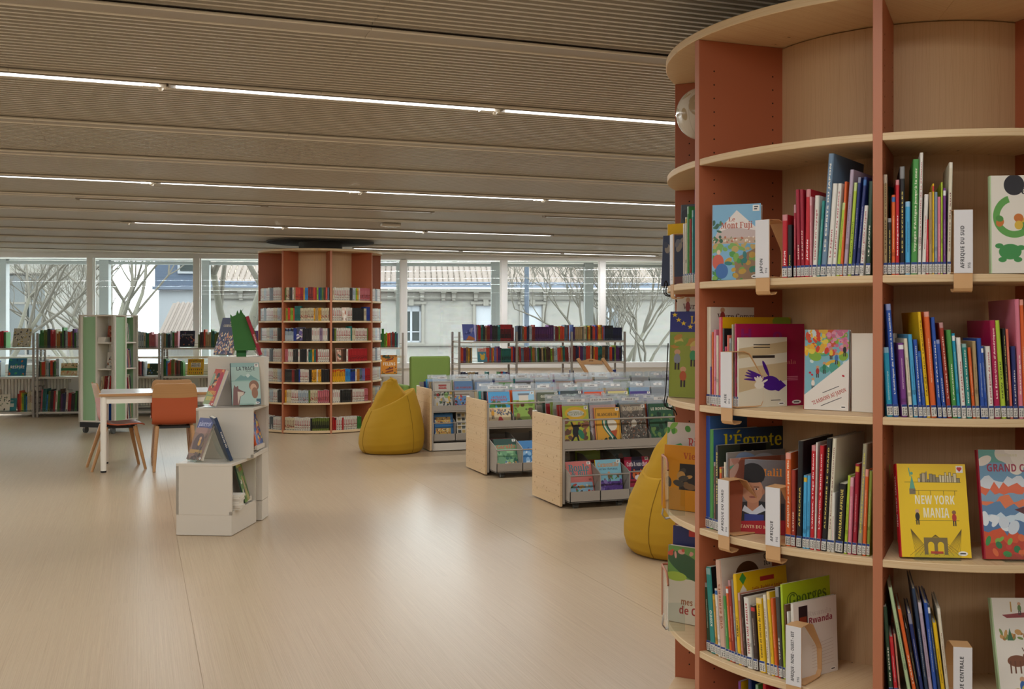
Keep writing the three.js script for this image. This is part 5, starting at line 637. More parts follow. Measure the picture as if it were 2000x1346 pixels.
wallFace('picture_book', 'small flower pattern cover on the middle window shelf left of the tower', -5.27, 1, 0.2, 0.25, (g, w, h) => { bg(g, w, h, '#c9b48a'); blobs(g, w, h, 0, 0.35, 20, ['#5a6a3a', '#d8cfae', '#8a5a3a'], 4, 12); g.fillStyle = '#2f7a4a'; g.fillRect(0, h * 0.4, w, h * 0.2); blobs(g, w, h, 0.62, 1, 24, ['#b8402c', '#d89a4a', '#e8dcc0'], 4, 12); }, 'cream');
wallFace('picture_book', 'small teal cover leaning on the bottom window shelf, far left', -6.14, 2, 0.2, 0.16, (g, w, h) => { bg(g, w, h, '#2a7f86'); g.fillStyle = '#cfd6cc'; g.fillRect(w * 0.25, h * 0.4, w * 0.5, h * 0.28); txt(g, 'abris', w * 0.5, h * 0.2, 20, '#cfd6cc'); }, 'teal', 16);
wallFace('picture_book', 'white cover with dark figures on the bottom window shelf, far left', -6.24, 2, 0.26, 0.17, (g, w, h) => { bg(g, w, h, '#ddd5c4'); blobs(g, w, h, 0.1, 0.9, 14, ['#3a3630', '#6a7a5a'], 4, 14); }, 'cream', 10);
wallFace('picture_book', 'dark cover with coral fish on the top window shelf, centre', -3.47, 0, 0.26, 0.23, (g, w, h) => { bg(g, w, h, '#1f2138'); blobs(g, w, h, 0.05, 0.95, 22, ['#8a4a4a', '#b98a6a', '#5a5a8a', '#c9603a'], 4, 12); txt(g, 'fonds marins', w * 0.5, h * 0.25, 18, '#c9c4b4', 'serif', w * 0.8); }, 'navy');
wallFace('picture_book', 'dark green cover with yellow corner on the middle window shelf', -4.0, 1, 0.19, 0.17, (g, w, h) => { bg(g, w, h, '#24402c'); g.fillStyle = '#d8b23a'; g.fillRect(0, 0, w * 0.2, h * 0.4); blobs(g, w, h, 0.3, 0.8, 8, ['#3f6fae', '#c99a6a', '#d8cfae'], 6, 14); }, 'forest-green');
wallFace('picture_book', 'yellow insect cover on the middle window shelf', -3.34, 1, 0.26, 0.25, (g, w, h) => { bg(g, w, h, '#dba911'); g.fillStyle = '#e9e0cc'; g.fillRect(w * 0.2, h * 0.24, w * 0.62, h * 0.28); txt(g, 'NOUS, LES', w * 0.5, h * 0.31, 16, '#2a2622'); txt(g, 'INSECTES', w * 0.5, h * 0.43, 25, '#2a2622', 'sans-serif', w * 0.58); for (let r = 0; r < 4; r++) for (let i = 0; i < 7; i++) ell(g, ['#2a2622', '#a8402c', '#5a6a2c'][(i + r) % 3], w * (0.12 + i * 0.125), h * [0.09, 0.16, 0.66, 0.86][r], 4, 8); }, 'yellow');
wallFace('picture_book', 'purple and green cover left of the far round bookcase', -2.42, 0, 0.26, 0.2, (g, w, h) => { bg(g, w, h, '#7a5a9a'); poly(g, '#4f8f3a', [0, h * 0.5], [w, h * 0.62], [w, h], [0, h]); ell(g, '#2a2a2e', w * 0.2, h * 0.12, 12); txt(g, 'DE LA', w * 0.5, h * 0.75, 20, '#e4dcc8'); }, 'purple');
wallFace('picture_book', 'orange big cat cover right of the far round bookcase', -0.3, 1, 0.31, 0.26, (g, w, h) => { bg(g, w, h, '#d98a1c'); blobs(g, w, h, 0, 0.14, 10, ['#2f5f3a', '#3a4a2c'], 5, 14); txt(g, 'FELINS', w * 0.5, h * 0.46, 34, '#f2e8d2', 'sans-serif', w * 0.84); for (const y of [0.24, 0.72, 0.86]) { ell(g, '#8a3f1c', w * 0.5, h * y, w * 0.24, h * 0.045, -0.2); ell(g, '#8a3f1c', w * 0.7, h * (y - 0.05), 9, 8); } blobs(g, w, h, 0.6, 1, 10, ['#2f4a2c', '#5a3a1c'], 3, 8); }, 'ochre', 10);
wallFace('picture_book', 'salmon cover on the top shelf right of the far round bookcase', -0.62, 0, 0.26, 0.17, (g, w, h) => { bg(g, w, h, '#b9664a'); g.fillStyle = '#d8a890'; g.fillRect(w * 0.1, h * 0.1, w * 0.6, h * 0.06); g.fillRect(w * 0.1, h * 0.2, w * 0.5, h * 0.05); blobs(g, w, h, 0.5, 0.95, 14, ['#d8cfae', '#7a8a5a', '#c9a05a'], 5, 16); }, 'salmon', 6);
{ // free-standing novel shelf behind the comic bins
  const x0 = 4.46, x1 = 7.16, b0 = 14.8, NLV = [1.193, 0.872, 0.55, 0.1];
  const t = metalShelf('free-standing metal shelf of novels behind the comic bins', x1 - x0, 3, 0.36, NLV, 1.335); at(t, (x0 + x1) / 2, 0, b0);
  const gput = (y) => (m, x) => at(m, x, y + 0.001, b0 + 0.03);
  const R = (lv, bay, spec, place, h0 = 0.21, h1 = 0.25, lean = 0, off = 0) => straightRow(spec, 'novel', place, x0 + 0.03 + bay * 0.9 + off, 0.84 - off, h0, h1, gput(NLV[lv]), 0.14, lean);
  R(0, 0, 'lavender:1 tan red:2 teal:2 dark-grey:2 tan brick-red:3 purple:2 dark-grey:4 teal:3 red:8/lower/250 crimson:2', 'top left bay of novel shelf', 0.2, 0.25, 0, 0.24);
  R(0, 1, 'dark-blue:2 blue-grey tan orange:2 navy:2 pale:2 brick-red:2 purple:9/art/215 purple:3//240 pale brick-red:2 lime orange:3 blue-grey:2 brick-red', 'top middle bay of novel shelf');
  R(0, 2, 'blue purple beige:5//215 grey cream:2 green red yellow:2 dark-grey:2 coral:2 blue red:1 yellow:2 tan orange:1 lavender dark-blue:6/band/235 navy:7/art/205', 'top right bay of novel shelf');
  R(1, 0, 'orange:2 purple:2 tan:2 yellow dark-grey:1 beige gap:22 coral:2 grey blue-grey orange yellow lavender:2 coral purple:3 green:1 teal:8/art/210 orange:2//235 blue crimson', 'second left bay of novel shelf');
  R(1, 1, 'tan red:1 blue-grey:2 brick-red:3 purple:1 green ochre:2 grey:1 pale green:1 dark-brown:2 beige forest-green olive brown:3 lime tan pale:2 coral:2 ochre teal:2 brick-red:3', 'second middle bay of novel shelf', 0.2, 0.24, -2);
  R(1, 2, 'brick-red:2 navy:2 coral purple:2 blue-grey grey orange:3 cream brown yellow orange:2 teal:3/art tan:2 dark-grey:2/art blue-grey orange:2 navy:2 lime purple:3 dark-brown navy', 'second right bay of novel shelf');
  R(2, 0, 'navy:4 beige:4 dark-grey:2 gap:14 teal:1 gap:16 green red sky-blue:2 purple:2', 'third left bay of novel shelf', 0.17, 0.19);
  R(2, 2, 'navy:1 gap:40 dark-grey:4 brown:3 blue:3', 'third right bay of novel shelf', 0.17, 0.19);
  const nf = (label, x, lv, h, w, paint, col, tilt, roll = 0) => faced('novel', label, { col, w: 0.016, h, d: w, cover: cover(100, 140, paint) }, x, NLV[lv] + 0.01, b0 + 0.02, -90, tilt, roll);
  nf('blue novel with an orange figure leaning back on the top shelf, left end', 4.62, 0, 0.25, 0.18, (g, w, h) => { bg(g, w, h, '#5a66b0'); poly(g, '#c4713a', [w * 0.2, h], [w * 0.5, h * 0.7], [w * 0.95, h * 0.85], [w, h]); poly(g, '#a9a6c4', [w * 0.6, h * 0.3], [w * 0.95, h * 0.2], [w * 0.7, h * 0.6]); blobs(g, w, h, 0.3, 0.6, 6, ['#7f86c4', '#3a4484'], 8, 20); }, 'lavender', 16);
  nf('small teal novel with a yellow animal on the second shelf', 4.83, 1, 0.205, 0.15, (g, w, h) => { bg(g, w, h, '#3f8296'); g.fillStyle = '#d8b0a0'; g.fillRect(0, 0, w, h * 0.26); txt(g, 'Trésor', w * 0.5, h * 0.09, 20, '#b33a30'); txt(g, 'Maudit', w * 0.5, h * 0.19, 18, '#b33a30'); ell(g, '#d8b02c', w * 0.5, h * 0.66, 24, 28); for (const x of [0.3, 0.7]) poly(g, '#d8b02c', [w * x, h * 0.6], [w * (x - 0.1), h * 0.38], [w * (x + 0.1), h * 0.42]); }, 'teal', 8);
  // lying books on the third shelf
  const lay = (label, x, y, w, h, d, col) => { const m = mesh('novel', quads(boxQuads(-w / 2, w / 2, 0, h, -d, 0, { front: { t: styleUV(col, 'plain'), turn: true }, c: lin(COL[col]) })), spineMat); tag(m, label, 'book', 'novels lying on the third shelf'); at(m, x, y, b0 + 0.03); };
  lay('yellow book lying at the foot of a pile, third shelf middle', 5.42, 0.551, 0.24, 0.05, 0.17, 'yellow'); lay('beige book lying on the yellow book, third shelf middle', 5.42, 0.602, 0.26, 0.06, 0.17, 'beige');
  lay('blue book lying under a red one, third shelf middle', 5.78, 0.551, 0.25, 0.07, 0.17, 'blue'); lay('red book lying on the blue book, third shelf middle', 5.78, 0.622, 0.23, 0.045, 0.17, 'red');
  lay('grey book lying at the foot of the right pile, third shelf', 6.12, 0.551, 0.26, 0.08, 0.17, 'blue-grey'); lay('crimson book lying on top of the right pile, third shelf', 6.12, 0.632, 0.28, 0.05, 0.17, 'crimson');
}

// ---------------------------------------------------------------- comic bins: pine ends, grey metal troughs, rolling drawers
const BD = 0.61, BH = 0.71, CW = 0.252;
const sidePlate = (w) => slab([[-0.5, 0.03], [0, 0.03], [0, 0.245], [-0.05, 0.27], [-0.36, 0.36], [-0.5, 0.36]], w).translate(0, 0, w / 2).rotateY(-Math.PI / 2);
function comicBin(label, b, len, opts) {
  const t = thing('comic_bin', label, 'bookcase'); at(t, 3.09, 0, b);   // local: x to the right, front at z = 0, back at z = -BD
  for (const x of [0.011, len - 0.011]) mesh('end_panel', rbox(0.022, BH - 0.012, BD, 0.003, x, (BH + 0.012) / 2, -BD / 2), M.panelPine, t);
  for (const x of [0.032, len - 0.032]) mesh('side_plate', [box(0.018, 0.66, 0.03, x, 0.36, -0.012), box(0.006, 0.6, BD - 0.06, x, 0.35, -BD / 2)], M.grey, t);
  mesh('corner_cap', [rbox(0.03, 0.012, 0.05, 0.004, 0.014, BH + 0.004, -BD + 0.03)], M.white, t);
  mesh('front_trim', [box(len - 0.07, 0.062, 0.014, len / 2, 0.488, -0.006), box(len - 0.07, 0.012, 0.03, len / 2, 0.448, -0.016)], M.grey, t);
  mesh('rail', rod([0.03, 0.682, -0.006], [len - 0.03, 0.682, -0.006], 0.0075), M.grey, t);
  mesh('trough_floor', T(box(len - 0.07, 0.006, BD - 0.05, 0, 0, 0), len / 2, 0.478, -BD / 2, rad(-1), 0, 0), M.grey, t);
  mesh('back_plate', box(len - 0.07, 0.3, 0.006, len / 2, 0.61, -BD + 0.01), M.grey, t);
  const div = slab([[-0.56, 0.48], [-0.02, 0.48], [-0.02, 0.54], [-0.1, 0.6], [-0.56, 0.6]], 0.003).rotateY(-Math.PI / 2);
  const n = Math.floor((len - 0.08) / CW);
  for (let i = 0; i <= n; i++) mesh('divider', div.clone().translate(0.045 + i * CW, 0, 0), M.grey, t);
  mesh('inner_back', box(len - 0.07, 0.4, 0.006, len / 2, 0.24, -BD + 0.03), M.grey, t);
  if (opts.plinth) mesh('plinth_shelf', [box(len - 0.07, 0.014, BD - 0.06, len / 2, 0.085, -BD / 2), box(len - 0.07, 0.08, 0.012, len / 2, 0.05, -0.03)], M.white, t);
  return t;
}
function drawer(label, b, x, z, y0, wheels) { // two-compartment rolling box
  const t = thing('rolling_comic_box', label, 'box'); at(t, 3.09 + x, y0, b); t.translateZ(z);
  const w = CW * 2 + 0.01;
  for (const [k, px] of [[0, 0.003], [1, w / 2], [2, w - 0.003]]) mesh('side_plate', sidePlate(k === 1 ? 0.008 : 0.006).translate(px, 0.02, 0), M.grey, t);
  mesh('front_plate', box(w, 0.085, 0.006, w / 2, 0.093, -0.003), M.grey, t); mesh('rail', rod([0, 0.258, -0.006], [w, 0.258, -0.006], 0.0065), M.steel, t);
  mesh('bottom_plate', box(w, 0.006, 0.5, w / 2, 0.056, -0.25), M.grey, t); mesh('back_plate', box(w, 0.31, 0.006, w / 2, 0.21, -0.497), M.grey, t);
  if (wheels) for (const px of [0.07, w - 0.07]) for (const pz of [-0.05, -0.44]) { const c = mesh('caster', [rbox(0.045, 0.03, 0.05, 0.008, px, 0.04, pz)], M.black, t); mesh('wheel', cyl(0.018, 0.018, 0.036, 0, 0, 0, 20).rotateZ(Math.PI / 2).translate(px, 0.0185, pz - 0.008), M.rubber, c); }
  return t;
}
const comicBox = (t, h, w, col) => quads(boxQuads(-t / 2, t / 2, 0, h, -w, 0, { front: { t: styleUV(col, 'plain') }, top: { c: [0.82, 0.78, 0.7] }, right: { c: lin(COL[col]) }, c: lin(COL[col]) }));
const comicArt = (c1, cs, title, tc, font = 'sans-serif', ty = 0.14, extra) => (g, w, h) => { bg(g, w, h, c1); blobs(g, w, h, 0.3, 1, 30, cs, w * 0.04, w * 0.16); if (extra) extra(g, w, h); txt(g, title, w * 0.5, h * ty, w * 0.15, tc, font, w * 0.84); stamp(g, w, h); };
const palette = ['teal', 'navy', 'brick-red', 'grey', 'olive', 'dark-blue', 'beige', 'black', 'orange', 'blue-grey', 'forest-green', 'purple', 'tan', 'crimson', 'dark-grey', 'sky-blue', 'cream', 'brown'];
// a row of comics facing the aisle in one compartment: the front cover is printed, the others show their edges
const ROWNAME = ['front bin', 'middle bin', 'back bin'];
let tabSeen = 0;
function compartment(bi, b, i, title, front, nBack, words, low) {
  const x = 3.09 + 0.045 + CW * (i + 0.5) - 0.004, y0 = 0.485, place = `${ORD[i]} compartment of the ${ROWNAME[bi]}`;
  if (front) faced('comic_album', `${front.look}, ${place}`, { col: front.col, w: 0.011, h: front.h ?? 0.305, d: 0.222, cover: (bi ? cover : cover)(bi ? 110 : 180, bi ? 150 : 245, front.paint), mark: false }, x + (front.dx ?? 0), y0, b + 0.035, -90, front.tilt ?? 11, front.roll ?? 0, `comics facing out in the ${ROWNAME[bi]}`);
  // comics behind, spines to the left, stepping back
  const cols = []; for (let k = 0; k < nBack; k++) cols.push(palette[Math.floor(rnd() * palette.length)]);
  const seen = {};
  cols.forEach((c, k) => {
    seen[c] = (seen[c] ?? 0) + 1;
    const h = rr(0.285, 0.32), m = mesh('comic_album', comicBox(0.018, h, 0.222, c), spineMat), z = b + 0.075 + k * (0.46 / nBack);
    const R = new THREE.Matrix4().makeRotationFromEuler(new THREE.Euler(0, rad(-90), rad(10), 'YXZ')), p = new THREE.Vector3(0, 0, -0.111).applyMatrix4(R), rep = cols.filter((q) => q === c).length > 1;
    m.position.set(x - p.x + rr(-0.008, 0.008), y0 - p.y, -z - p.z); m.rotation.order = 'YXZ'; m.rotation.set(0, rad(-90), rad(10));
    tag(m, `${rep ? `${ORD[seen[c] - 1]} ` : 'only '}${c.replace('-', ' ')} comic stacked in the ${place}`, 'book', `comics stacked in the ${place}`);
  });
  // clear index sheets that stand above the comics, with printed titles
  words.forEach((wd, k) => {
    const s = thing('index_sheet', `clear index sheet, ${ORD[k]} from the front, ${place}`, 'divider', `index sheets in the ${place}`); s.position.set(x + rr(-0.01, 0.01), y0, -(b + 0.062 + k * 0.16)); s.rotation.x = rad(-9);
    mesh('sheet', box(0.228, 0.375 + k * 0.004, 0.0018, 0, 0.188, 0), M.sheet, s);
    const uv = SP.cell(128, 16, (g, w, h) => { bg(g, w, h, '#e6e4e0'); txt(g, wd, w * 0.5, h * 0.55, 11, '#26262a', 'sans-serif', w * 0.92); }), lw = Math.min(0.2, 0.05 + wd.length * 0.0085), lx = rr(-0.1 + lw / 2, 0.1 - lw / 2), ly = 0.336 + k * 0.004;
    mesh('title_strip', quads([{ p: [[lx - lw / 2, ly, 0.0014], [lx + lw / 2, ly, 0.0014], [lx + lw / 2, ly + 0.024, 0.0014], [lx - lw / 2, ly + 0.024, 0.0014]], t: uv }]), spineMat, s);
  });
}
const LENS = [2.2, 2.75, 3.6], BINB = [7.54, 9.41, 11.4];
const bin1 = comicBin('front pine-ended comic bin beside the second bean bag', BINB[0], LENS[0], {});
const bin2 = comicBin('middle pine-ended comic bin between the front and back bins', BINB[1], LENS[1], {});
const bin3 = comicBin('back pine-ended comic bin beside the first bean bag', BINB[2], LENS[2], { plinth: true });
const A1 = [
  { look: 'yellow-green comic with a black duelling figure', col: 'olive', paint: comicArt('#a8b03a', ['#8a5a44', '#c9a03a', '#6a4a3a'], '', '#fff', 'serif', 0.2, (g, w, h) => { ell(g, '#d8ab2e', w * 0.5, h * 0.2, w * 0.42, h * 0.17); ell(g, '#d3cfc2', w * 0.5, h * 0.2, w * 0.32, h * 0.09); txt(g, 'HISTOIRE DE', w * 0.5, h * 0.17, 15, '#6a7a4a', 'serif'); txt(g, 'BLACKSTONE', w * 0.5, h * 0.225, 18, '#6a7a4a', 'serif'); ell(g, '#1d1c1e', w * 0.46, h * 0.66, w * 0.13, h * 0.15, 0.2); ell(g, '#1d1c1e', w * 0.5, h * 0.53, w * 0.16, h * 0.035); g.lineWidth = 12; g.strokeStyle = '#1d1c1e'; g.beginPath(); g.moveTo(w * 0.42, h * 0.75); g.lineTo(w * 0.24, h * 0.96); g.moveTo(w * 0.5, h * 0.76); g.lineTo(w * 0.56, h * 0.97); g.moveTo(w * 0.4, h * 0.6); g.lineTo(w * 0.3, h * 0.42); g.stroke(); ell(g, '#2f7a5a', w * 0.66, h * 0.74, w * 0.1, h * 0.13, -0.4); }) },
  { look: 'ochre comic with a flowing river of ribbons', col: 'coral', h: 0.285, dx: 0.02, paint: (g, w, h) => { bg(g, w, h, '#dba034'); g.strokeStyle = '#5a4a2a'; g.lineWidth = 3; g.strokeRect(8, 8, w - 16, h - 16); txt(g, 'BLANCAFLOR', w * 0.5, h * 0.2, 28, '#2a2622', 'serif', w * 0.78); ell(g, '#e6decb', w * 0.62, h * 0.5, w * 0.24, h * 0.17, 0.3); for (const [o, c] of [[0, '#2f6f5a'], [10, '#e6decb'], [20, '#3f8f7a'], [30, '#1f3f3a']]) { g.strokeStyle = c; g.lineWidth = 9; g.beginPath(); g.moveTo(w * 0.3 + o, h * 0.36); g.bezierCurveTo(w * 0.25 + o, h * 0.62, w * 0.5 + o, h * 0.66, w * 0.68 + o, h * 0.98); g.stroke(); } poly(g, '#b5522f', [w * 0.56, h * 0.66], [w * 0.86, h * 0.64], [w * 0.78, h * 0.84]); blobs(g, w, h, 0.86, 1, 6, ['#2a4a34', '#1f3028'], 8, 16); stamp(g, w, h); } },
  { look: 'dark grey comic of a crowded battle', col: 'dark-grey', paint: (g, w, h) => { bg(g, w, h, '#5c554c'); blobs(g, w, h, 0.28, 1, 260, ['#2f2b28', '#8a8276', '#b9b0a0', '#4a443e', '#8a5a44'], 2, 8); blobs(g, w, h, 0, 0.3, 20, ['#7a7066', '#8f7f6a'], 14, 30); txt(g, 'BORDETERRE', w * 0.5, h * 0.12, 34, '#d8cdb4', 'serif', w * 0.84); ell(g, '#c9c2b4', w * 0.5, h * 0.5, 20, 22); stamp(g, w, h); } },
  { look: 'green comic at the edge of the round bookcase', col: 'forest-green', paint: comicArt('#2f5a3f', ['#1f3a2a', '#6a8a4a'], 'LE ROYAUME', '#e4dcc8') },
];
A1.forEach((f, i) => compartment(0, BINB[0], i, '', f, 6, [['BIBLIOTHEQUE', 'BESTIOLES', 'LA BRIGADE'], ['LE BLOC DE CHARLOTTE', 'BOB', 'LA BOITE'], ['B-BOULAR 030', 'BOTS', 'BORDETERRE'], ['LA BULLE', 'BULLES']][i]));
for (let i = 4; i < 8; i++) compartment(0, BINB[0], i, '', null, 4, ['CAPTAIN', 'CEDRE']);
const A2 = [
  { look: 'sky blue comic with a yellow dressed figure on a red carpet', col: 'coral', paint: (g, w, h) => { bg(g, w, h, '#4f9fd0'); blobs(g, w, h, 0.36, 0.5, 8, ['#4f8f4a', '#3a6a3a'], 8, 20); g.fillStyle = '#d8c39a'; g.fillRect(0, h * 0.5, w, h * 0.5); blobs(g, w, h, 0.54, 0.74, 40, ['#4a4a4e', '#8a7a6a', '#b98a6a', '#5a6a8a'], 3, 6); txt(g, 'LA FILLE DU', w * 0.5, h * 0.16, 13, '#c23a30'); txt(g, 'PRESIDENT', w * 0.5, h * 0.26, 16, '#c23a30'); poly(g, '#b8302c', [w * 0.36, h], [w * 0.46, h * 0.78], [w * 0.56, h * 0.78], [w * 0.72, h]); figure(g, w * 0.18, h * 0.74, 34, '#d89a2c'); } },
  { look: 'green comic with a little house and brown bushes', col: 'blue-grey', paint: comicArt('#8aa84a', ['#5a3a24', '#6f8f3a', '#8a6a3a', '#4a5a2c'], '', '#fff', 'serif', 0.1, (g, w, h) => { g.fillStyle = '#9cc4dc'; g.fillRect(0, 0, w, h * 0.28); g.fillStyle = '#d8cfc0'; g.fillRect(w * 0.28, h * 0.1, w * 0.44, h * 0.2); g.fillStyle = '#7a7f84'; g.fillRect(w * 0.24, h * 0.07, w * 0.52, h * 0.06); }) },
  { look: 'dark olive comic with a jungle scene', col: 'dark-grey', h: 0.29, paint: comicArt('#59604a', ['#3a4430', '#8a8a6a'], 'GUARANI', '#d8d2bc') },
  { look: 'dark comic with pale green block lettering', col: 'black', h: 0.3, paint: comicArt('#3f4a4c', ['#2a3234', '#5a6668'], 'Harald', '#cfe0d4') },
  { look: 'bright orange comic with white clouds', col: 'orange', h: 0.285, paint: comicArt('#df4f1c', ['#e8d8c0', '#b8401c'], '', '#fff') },
  { look: 'cream and teal comic with dark title', col: 'teal', h: 0.285, paint: comicArt('#d8c87a', ['#3f7f7a', '#b98a4a'], 'JEU DE GAMINS', '#2a2622') },
  { look: 'purple comic beside cream and teal one', col: 'purple', h: 0.28, paint: comicArt('#4a3f84', ['#7a6ab0', '#d87a3a'], 'KARIBOU', '#e4dcc8') },
];
const W2 = [['LA FILLE DU CIRQUE', "L'EXPOSITION", 'UNIVERSELLE'], ['GUIDE DE FOOT', 'FOOT'], ['LA GRANDE', 'GASTON'], ['HERO CORPS', 'HUGO'], ['LES JARDINS', 'IDA'], ['JARDIN', 'JEANNOT', 'JUNGLE'], ['KID', 'KOMA']];
A2.forEach((f, i) => compartment(1, BINB[1], i, '', f, 5, W2[i]));
for (let i = 7; i < 10; i++) compartment(1, BINB[1], i, '', null, 4, ['LOUCA', 'LOU']);
const A3 = [
  { look: 'pale grey comic with a red crest and gardener', col: 'grey', paint: (g, w, h) => { bg(g, w, h, '#c4beb2'); g.strokeStyle = '#8a847a'; g.lineWidth = 3; g.strokeRect(7, 7, w - 14, h - 14); g.fillStyle = '#a83a34'; g.fillRect(w * 0.3, h * 0.12, w * 0.42, h * 0.16); txt(g, 'PICOTI', w * 0.5, h * 0.2, 15, '#c4beb2'); blobs(g, w, h, 0.42, 0.95, 30, ['#2a2e2a', '#3f5f3a', '#8a8a7a', '#c9a03a'], 4, 12); ell(g, '#c23a34', w * 0.24, h * 0.5, 8); ell(g, '#8ab06a', w * 0.68, h * 0.52, 12, 16); } },
  { look: 'blue comic with red lettering and a crowd', col: 'brick-red', paint: (g, w, h) => { bg(g, w, h, '#5f86b4'); txt(g, 'LES POMPIERS', w * 0.5, h * 0.24, 15, '#b5302c', 'sans-serif', w * 0.86); g.fillStyle = '#b9b0a4'; g.fillRect(0, h * 0.36, w, h * 0.2); blobs(g, w, h, 0.56, 0.96, 40, ['#b5302c', '#2a2a2e', '#d8b04a'], 3, 9); } },
  { look: 'blue comic with a mauve band', col: 'blue-grey', h: 0.29, paint: comicArt('#6f8ab0', ['#8aa0c0', '#5a6f94'], 'PITT', '#7a4a8a') },
  { look: 'leaf green comic with a lime shape', col: 'green', h: 0.28, paint: comicArt('#4f8f34', ['#8ac03a', '#3a6f28'], '', '#fff') },
  { look: 'dark grey comic with a pale window', col: 'dark-grey', h: 0.285, paint: comicArt('#4a4644', ['#6a6664', '#35322f'], 'REVOLUTION', '#cfc8bc') },
  { look: 'sky blue comic with an orange band', col: 'sky-blue', h: 0.275, paint: comicArt('#6aa4c8', ['#8abcd8', '#d88a4a'], 'SARDINE', '#c8703a') },
  { look: 'brown comic with a rust hill', col: 'brown', h: 0.28, paint: comicArt('#9a6a48', ['#b98a64', '#6a4630'], 'SEULS', '#e4d8c0') },
  { look: 'tan comic with a dark mountain', col: 'tan', h: 0.275, paint: comicArt('#b99a6a', ['#5a4a34', '#8a6f48'], 'TAMARA', '#3a2f22') },
  { look: 'coral comic with a cream sun', col: 'coral', h: 0.275, paint: comicArt('#c87a58', ['#e4d4b0', '#a85a40'], 'TOTO', '#f0e4cc') },
  { look: 'olive comic with a pale strip', col: 'olive', h: 0.275, paint: comicArt('#6a7240', ['#b0b080', '#4a5230'], 'YAKARI', '#e4dcc0') },
];
const W3 = [['PLANETES', 'LE PAYS DE FOU'], ['LES POMPIERS', 'POMPIERS'], ['PETIT', 'PIRATES'], ['RAMETTE', 'ROBIN'], ['REVOLUTION', 'RED'], ['SAM', 'SARDINE'], ['SEULS', 'SIMON'], ['TAMARA', 'TIF'], ['TOTO', 'TRIO'], ['YO', 'ZOE']];
A3.forEach((f, i) => compartment(2, BINB[2], i, '', f, 5, W3[i]));
for (let i = 10; i < 13; i++) compartment(2, BINB[2], i, '', null, 3, ['ZIG', 'ZOU']);
// rolling drawers and what is in them
function inDrawer(b, x, z, y, label, col, o, tilt = 24) { faced('comic_album', label, { col, w: 0.012, h: o.h ?? 0.3, d: 0.222, cover: cover(o.cw ?? 180, o.ch ?? 245, o.paint), mark: false }, 3.09 + x, y, b - z, -90, tilt, 0, 'comics in the rolling drawers'); }
function drawerStack(b, x, z, y, n, place, cols) { for (let k = 0; k < n; k++) { const c = cols[k % cols.length], m = mesh('comic_album', comicBox(0.012, rr(0.285, 0.3), 0.222, c), spineMat), zz = b - z + 0.03 + k * 0.022; m.rotation.order = 'YXZ'; m.rotation.set(0, rad(-90), rad(22)); m.position.set(3.09 + x - 0.111, y, -zz); tag(m, `${c.replace('-', ' ')} comic album, ${ORD[k]} behind the front cover, ${place}`, 'book', `comics stacked in ${place}`); } }
drawer('rolling grey comic drawer pulled forward under the front bin, left one', BINB[0], 0.048, 0.09, 0, true);
drawer('rolling grey comic drawer under the front bin, right one', BINB[0], 0.048 + 0.53, 0.02, 0, true);
inDrawer(BINB[0], 0.185, 0.02, 0.061, 'pink comic with big teal lettering in the left front drawer', 'olive', { paint: (g, w, h) => { bg(g, w, h, '#cf6f66'); txt(g, 'Boule', w * 0.5, h * 0.18, 60, '#1f7f86', 'serif', w * 0.8); txt(g, '& Bill', w * 0.5, h * 0.34, 52, '#1f7f86', 'serif', w * 0.64); txt(g, '13', w * 0.88, h * 0.5, 16, '#2a2622'); g.fillStyle = '#8fb8cc'; g.fillRect(8, h * 0.56, w - 16, h * 0.42); blobs(g, w, h, 0.62, 0.95, 30, ['#3f7f4a', '#d8d0c0', '#2a2a2c', '#b5402c', '#c9a86a'], 5, 16); stamp(g, w, h); } }, 20);
inDrawer(BINB[0], 0.43, 0.02, 0.061, 'pale blue comic with orange title and purple meadow, front drawer', 'yellow', { paint: (g, w, h) => { bg(g, w, h, '#84bccc'); txt(g, 'Camomille', w * 0.5, h * 0.14, 40, '#d8862c', 'serif', w * 0.84); txt(g, 'et les chevaux', w * 0.5, h * 0.25, 18, '#3a5a6a', 'serif'); g.fillStyle = '#5a3a8a'; g.fillRect(0, h * 0.58, w, h * 0.42); blobs(g, w, h, 0.56, 0.95, 40, ['#6f4fa4', '#4a2f74', '#8a74b4'], 6, 18); figure(g, w * 0.5, h * 0.5, 44, '#7a5a3a'); blobs(g, w, h, 0.4, 0.54, 8, ['#4f8f4a', '#6a5a44'], 5, 14); stamp(g, w, h); } }, 14);
inDrawer(BINB[0], 0.72, -0.06, 0.061, 'crimson comic with a fox and white lettering in the right front drawer', 'crimson', { paint: (g, w, h) => { bg(g, w, h, '#b01f44'); poly(g, '#2c2440', [w * 0.3, 0], [w * 0.7, 0], [w * 0.8, h * 0.6], [w * 0.2, h * 0.6]); txt(g, 'Cath & son chat', w * 0.5, h * 0.2, 40, '#efe6e0', 'serif', w * 0.84); for (const x of [0.36, 0.64]) poly(g, '#d8662c', [w * x - 16, h * 0.44], [w * x, h * 0.32], [w * x + 16, h * 0.44]); ell(g, '#d8662c', w * 0.5, h * 0.5, 40, 30); ell(g, '#efe6e0', w * 0.5, h * 0.56, 24, 18); for (const x of [0.42, 0.58]) ell(g, '#2a2226', w * x, h * 0.48, 5, 7); stamp(g, w, h); } }, 12);
drawerStack(BINB[0], 0.185, 0.0, 0.061, 2, 'the left front drawer', ['dark-brown', 'blue-grey']);
drawerStack(BINB[0], 0.43, 0.0, 0.061, 7, 'the middle front drawer', ['brown', 'dark-brown', 'brick-red', 'ochre', 'dark-brown', 'orange', 'dark-brown'].map((c, i) => ['brown', 'dark-brown', 'brick-red', 'ochre', 'dark-grey', 'orange', 'tan'][i]));
drawerStack(BINB[0], 0.72, -0.08, 0.061, 4, 'the right front drawer', ['crimson', 'dark-brown', 'black', 'brick-red']);
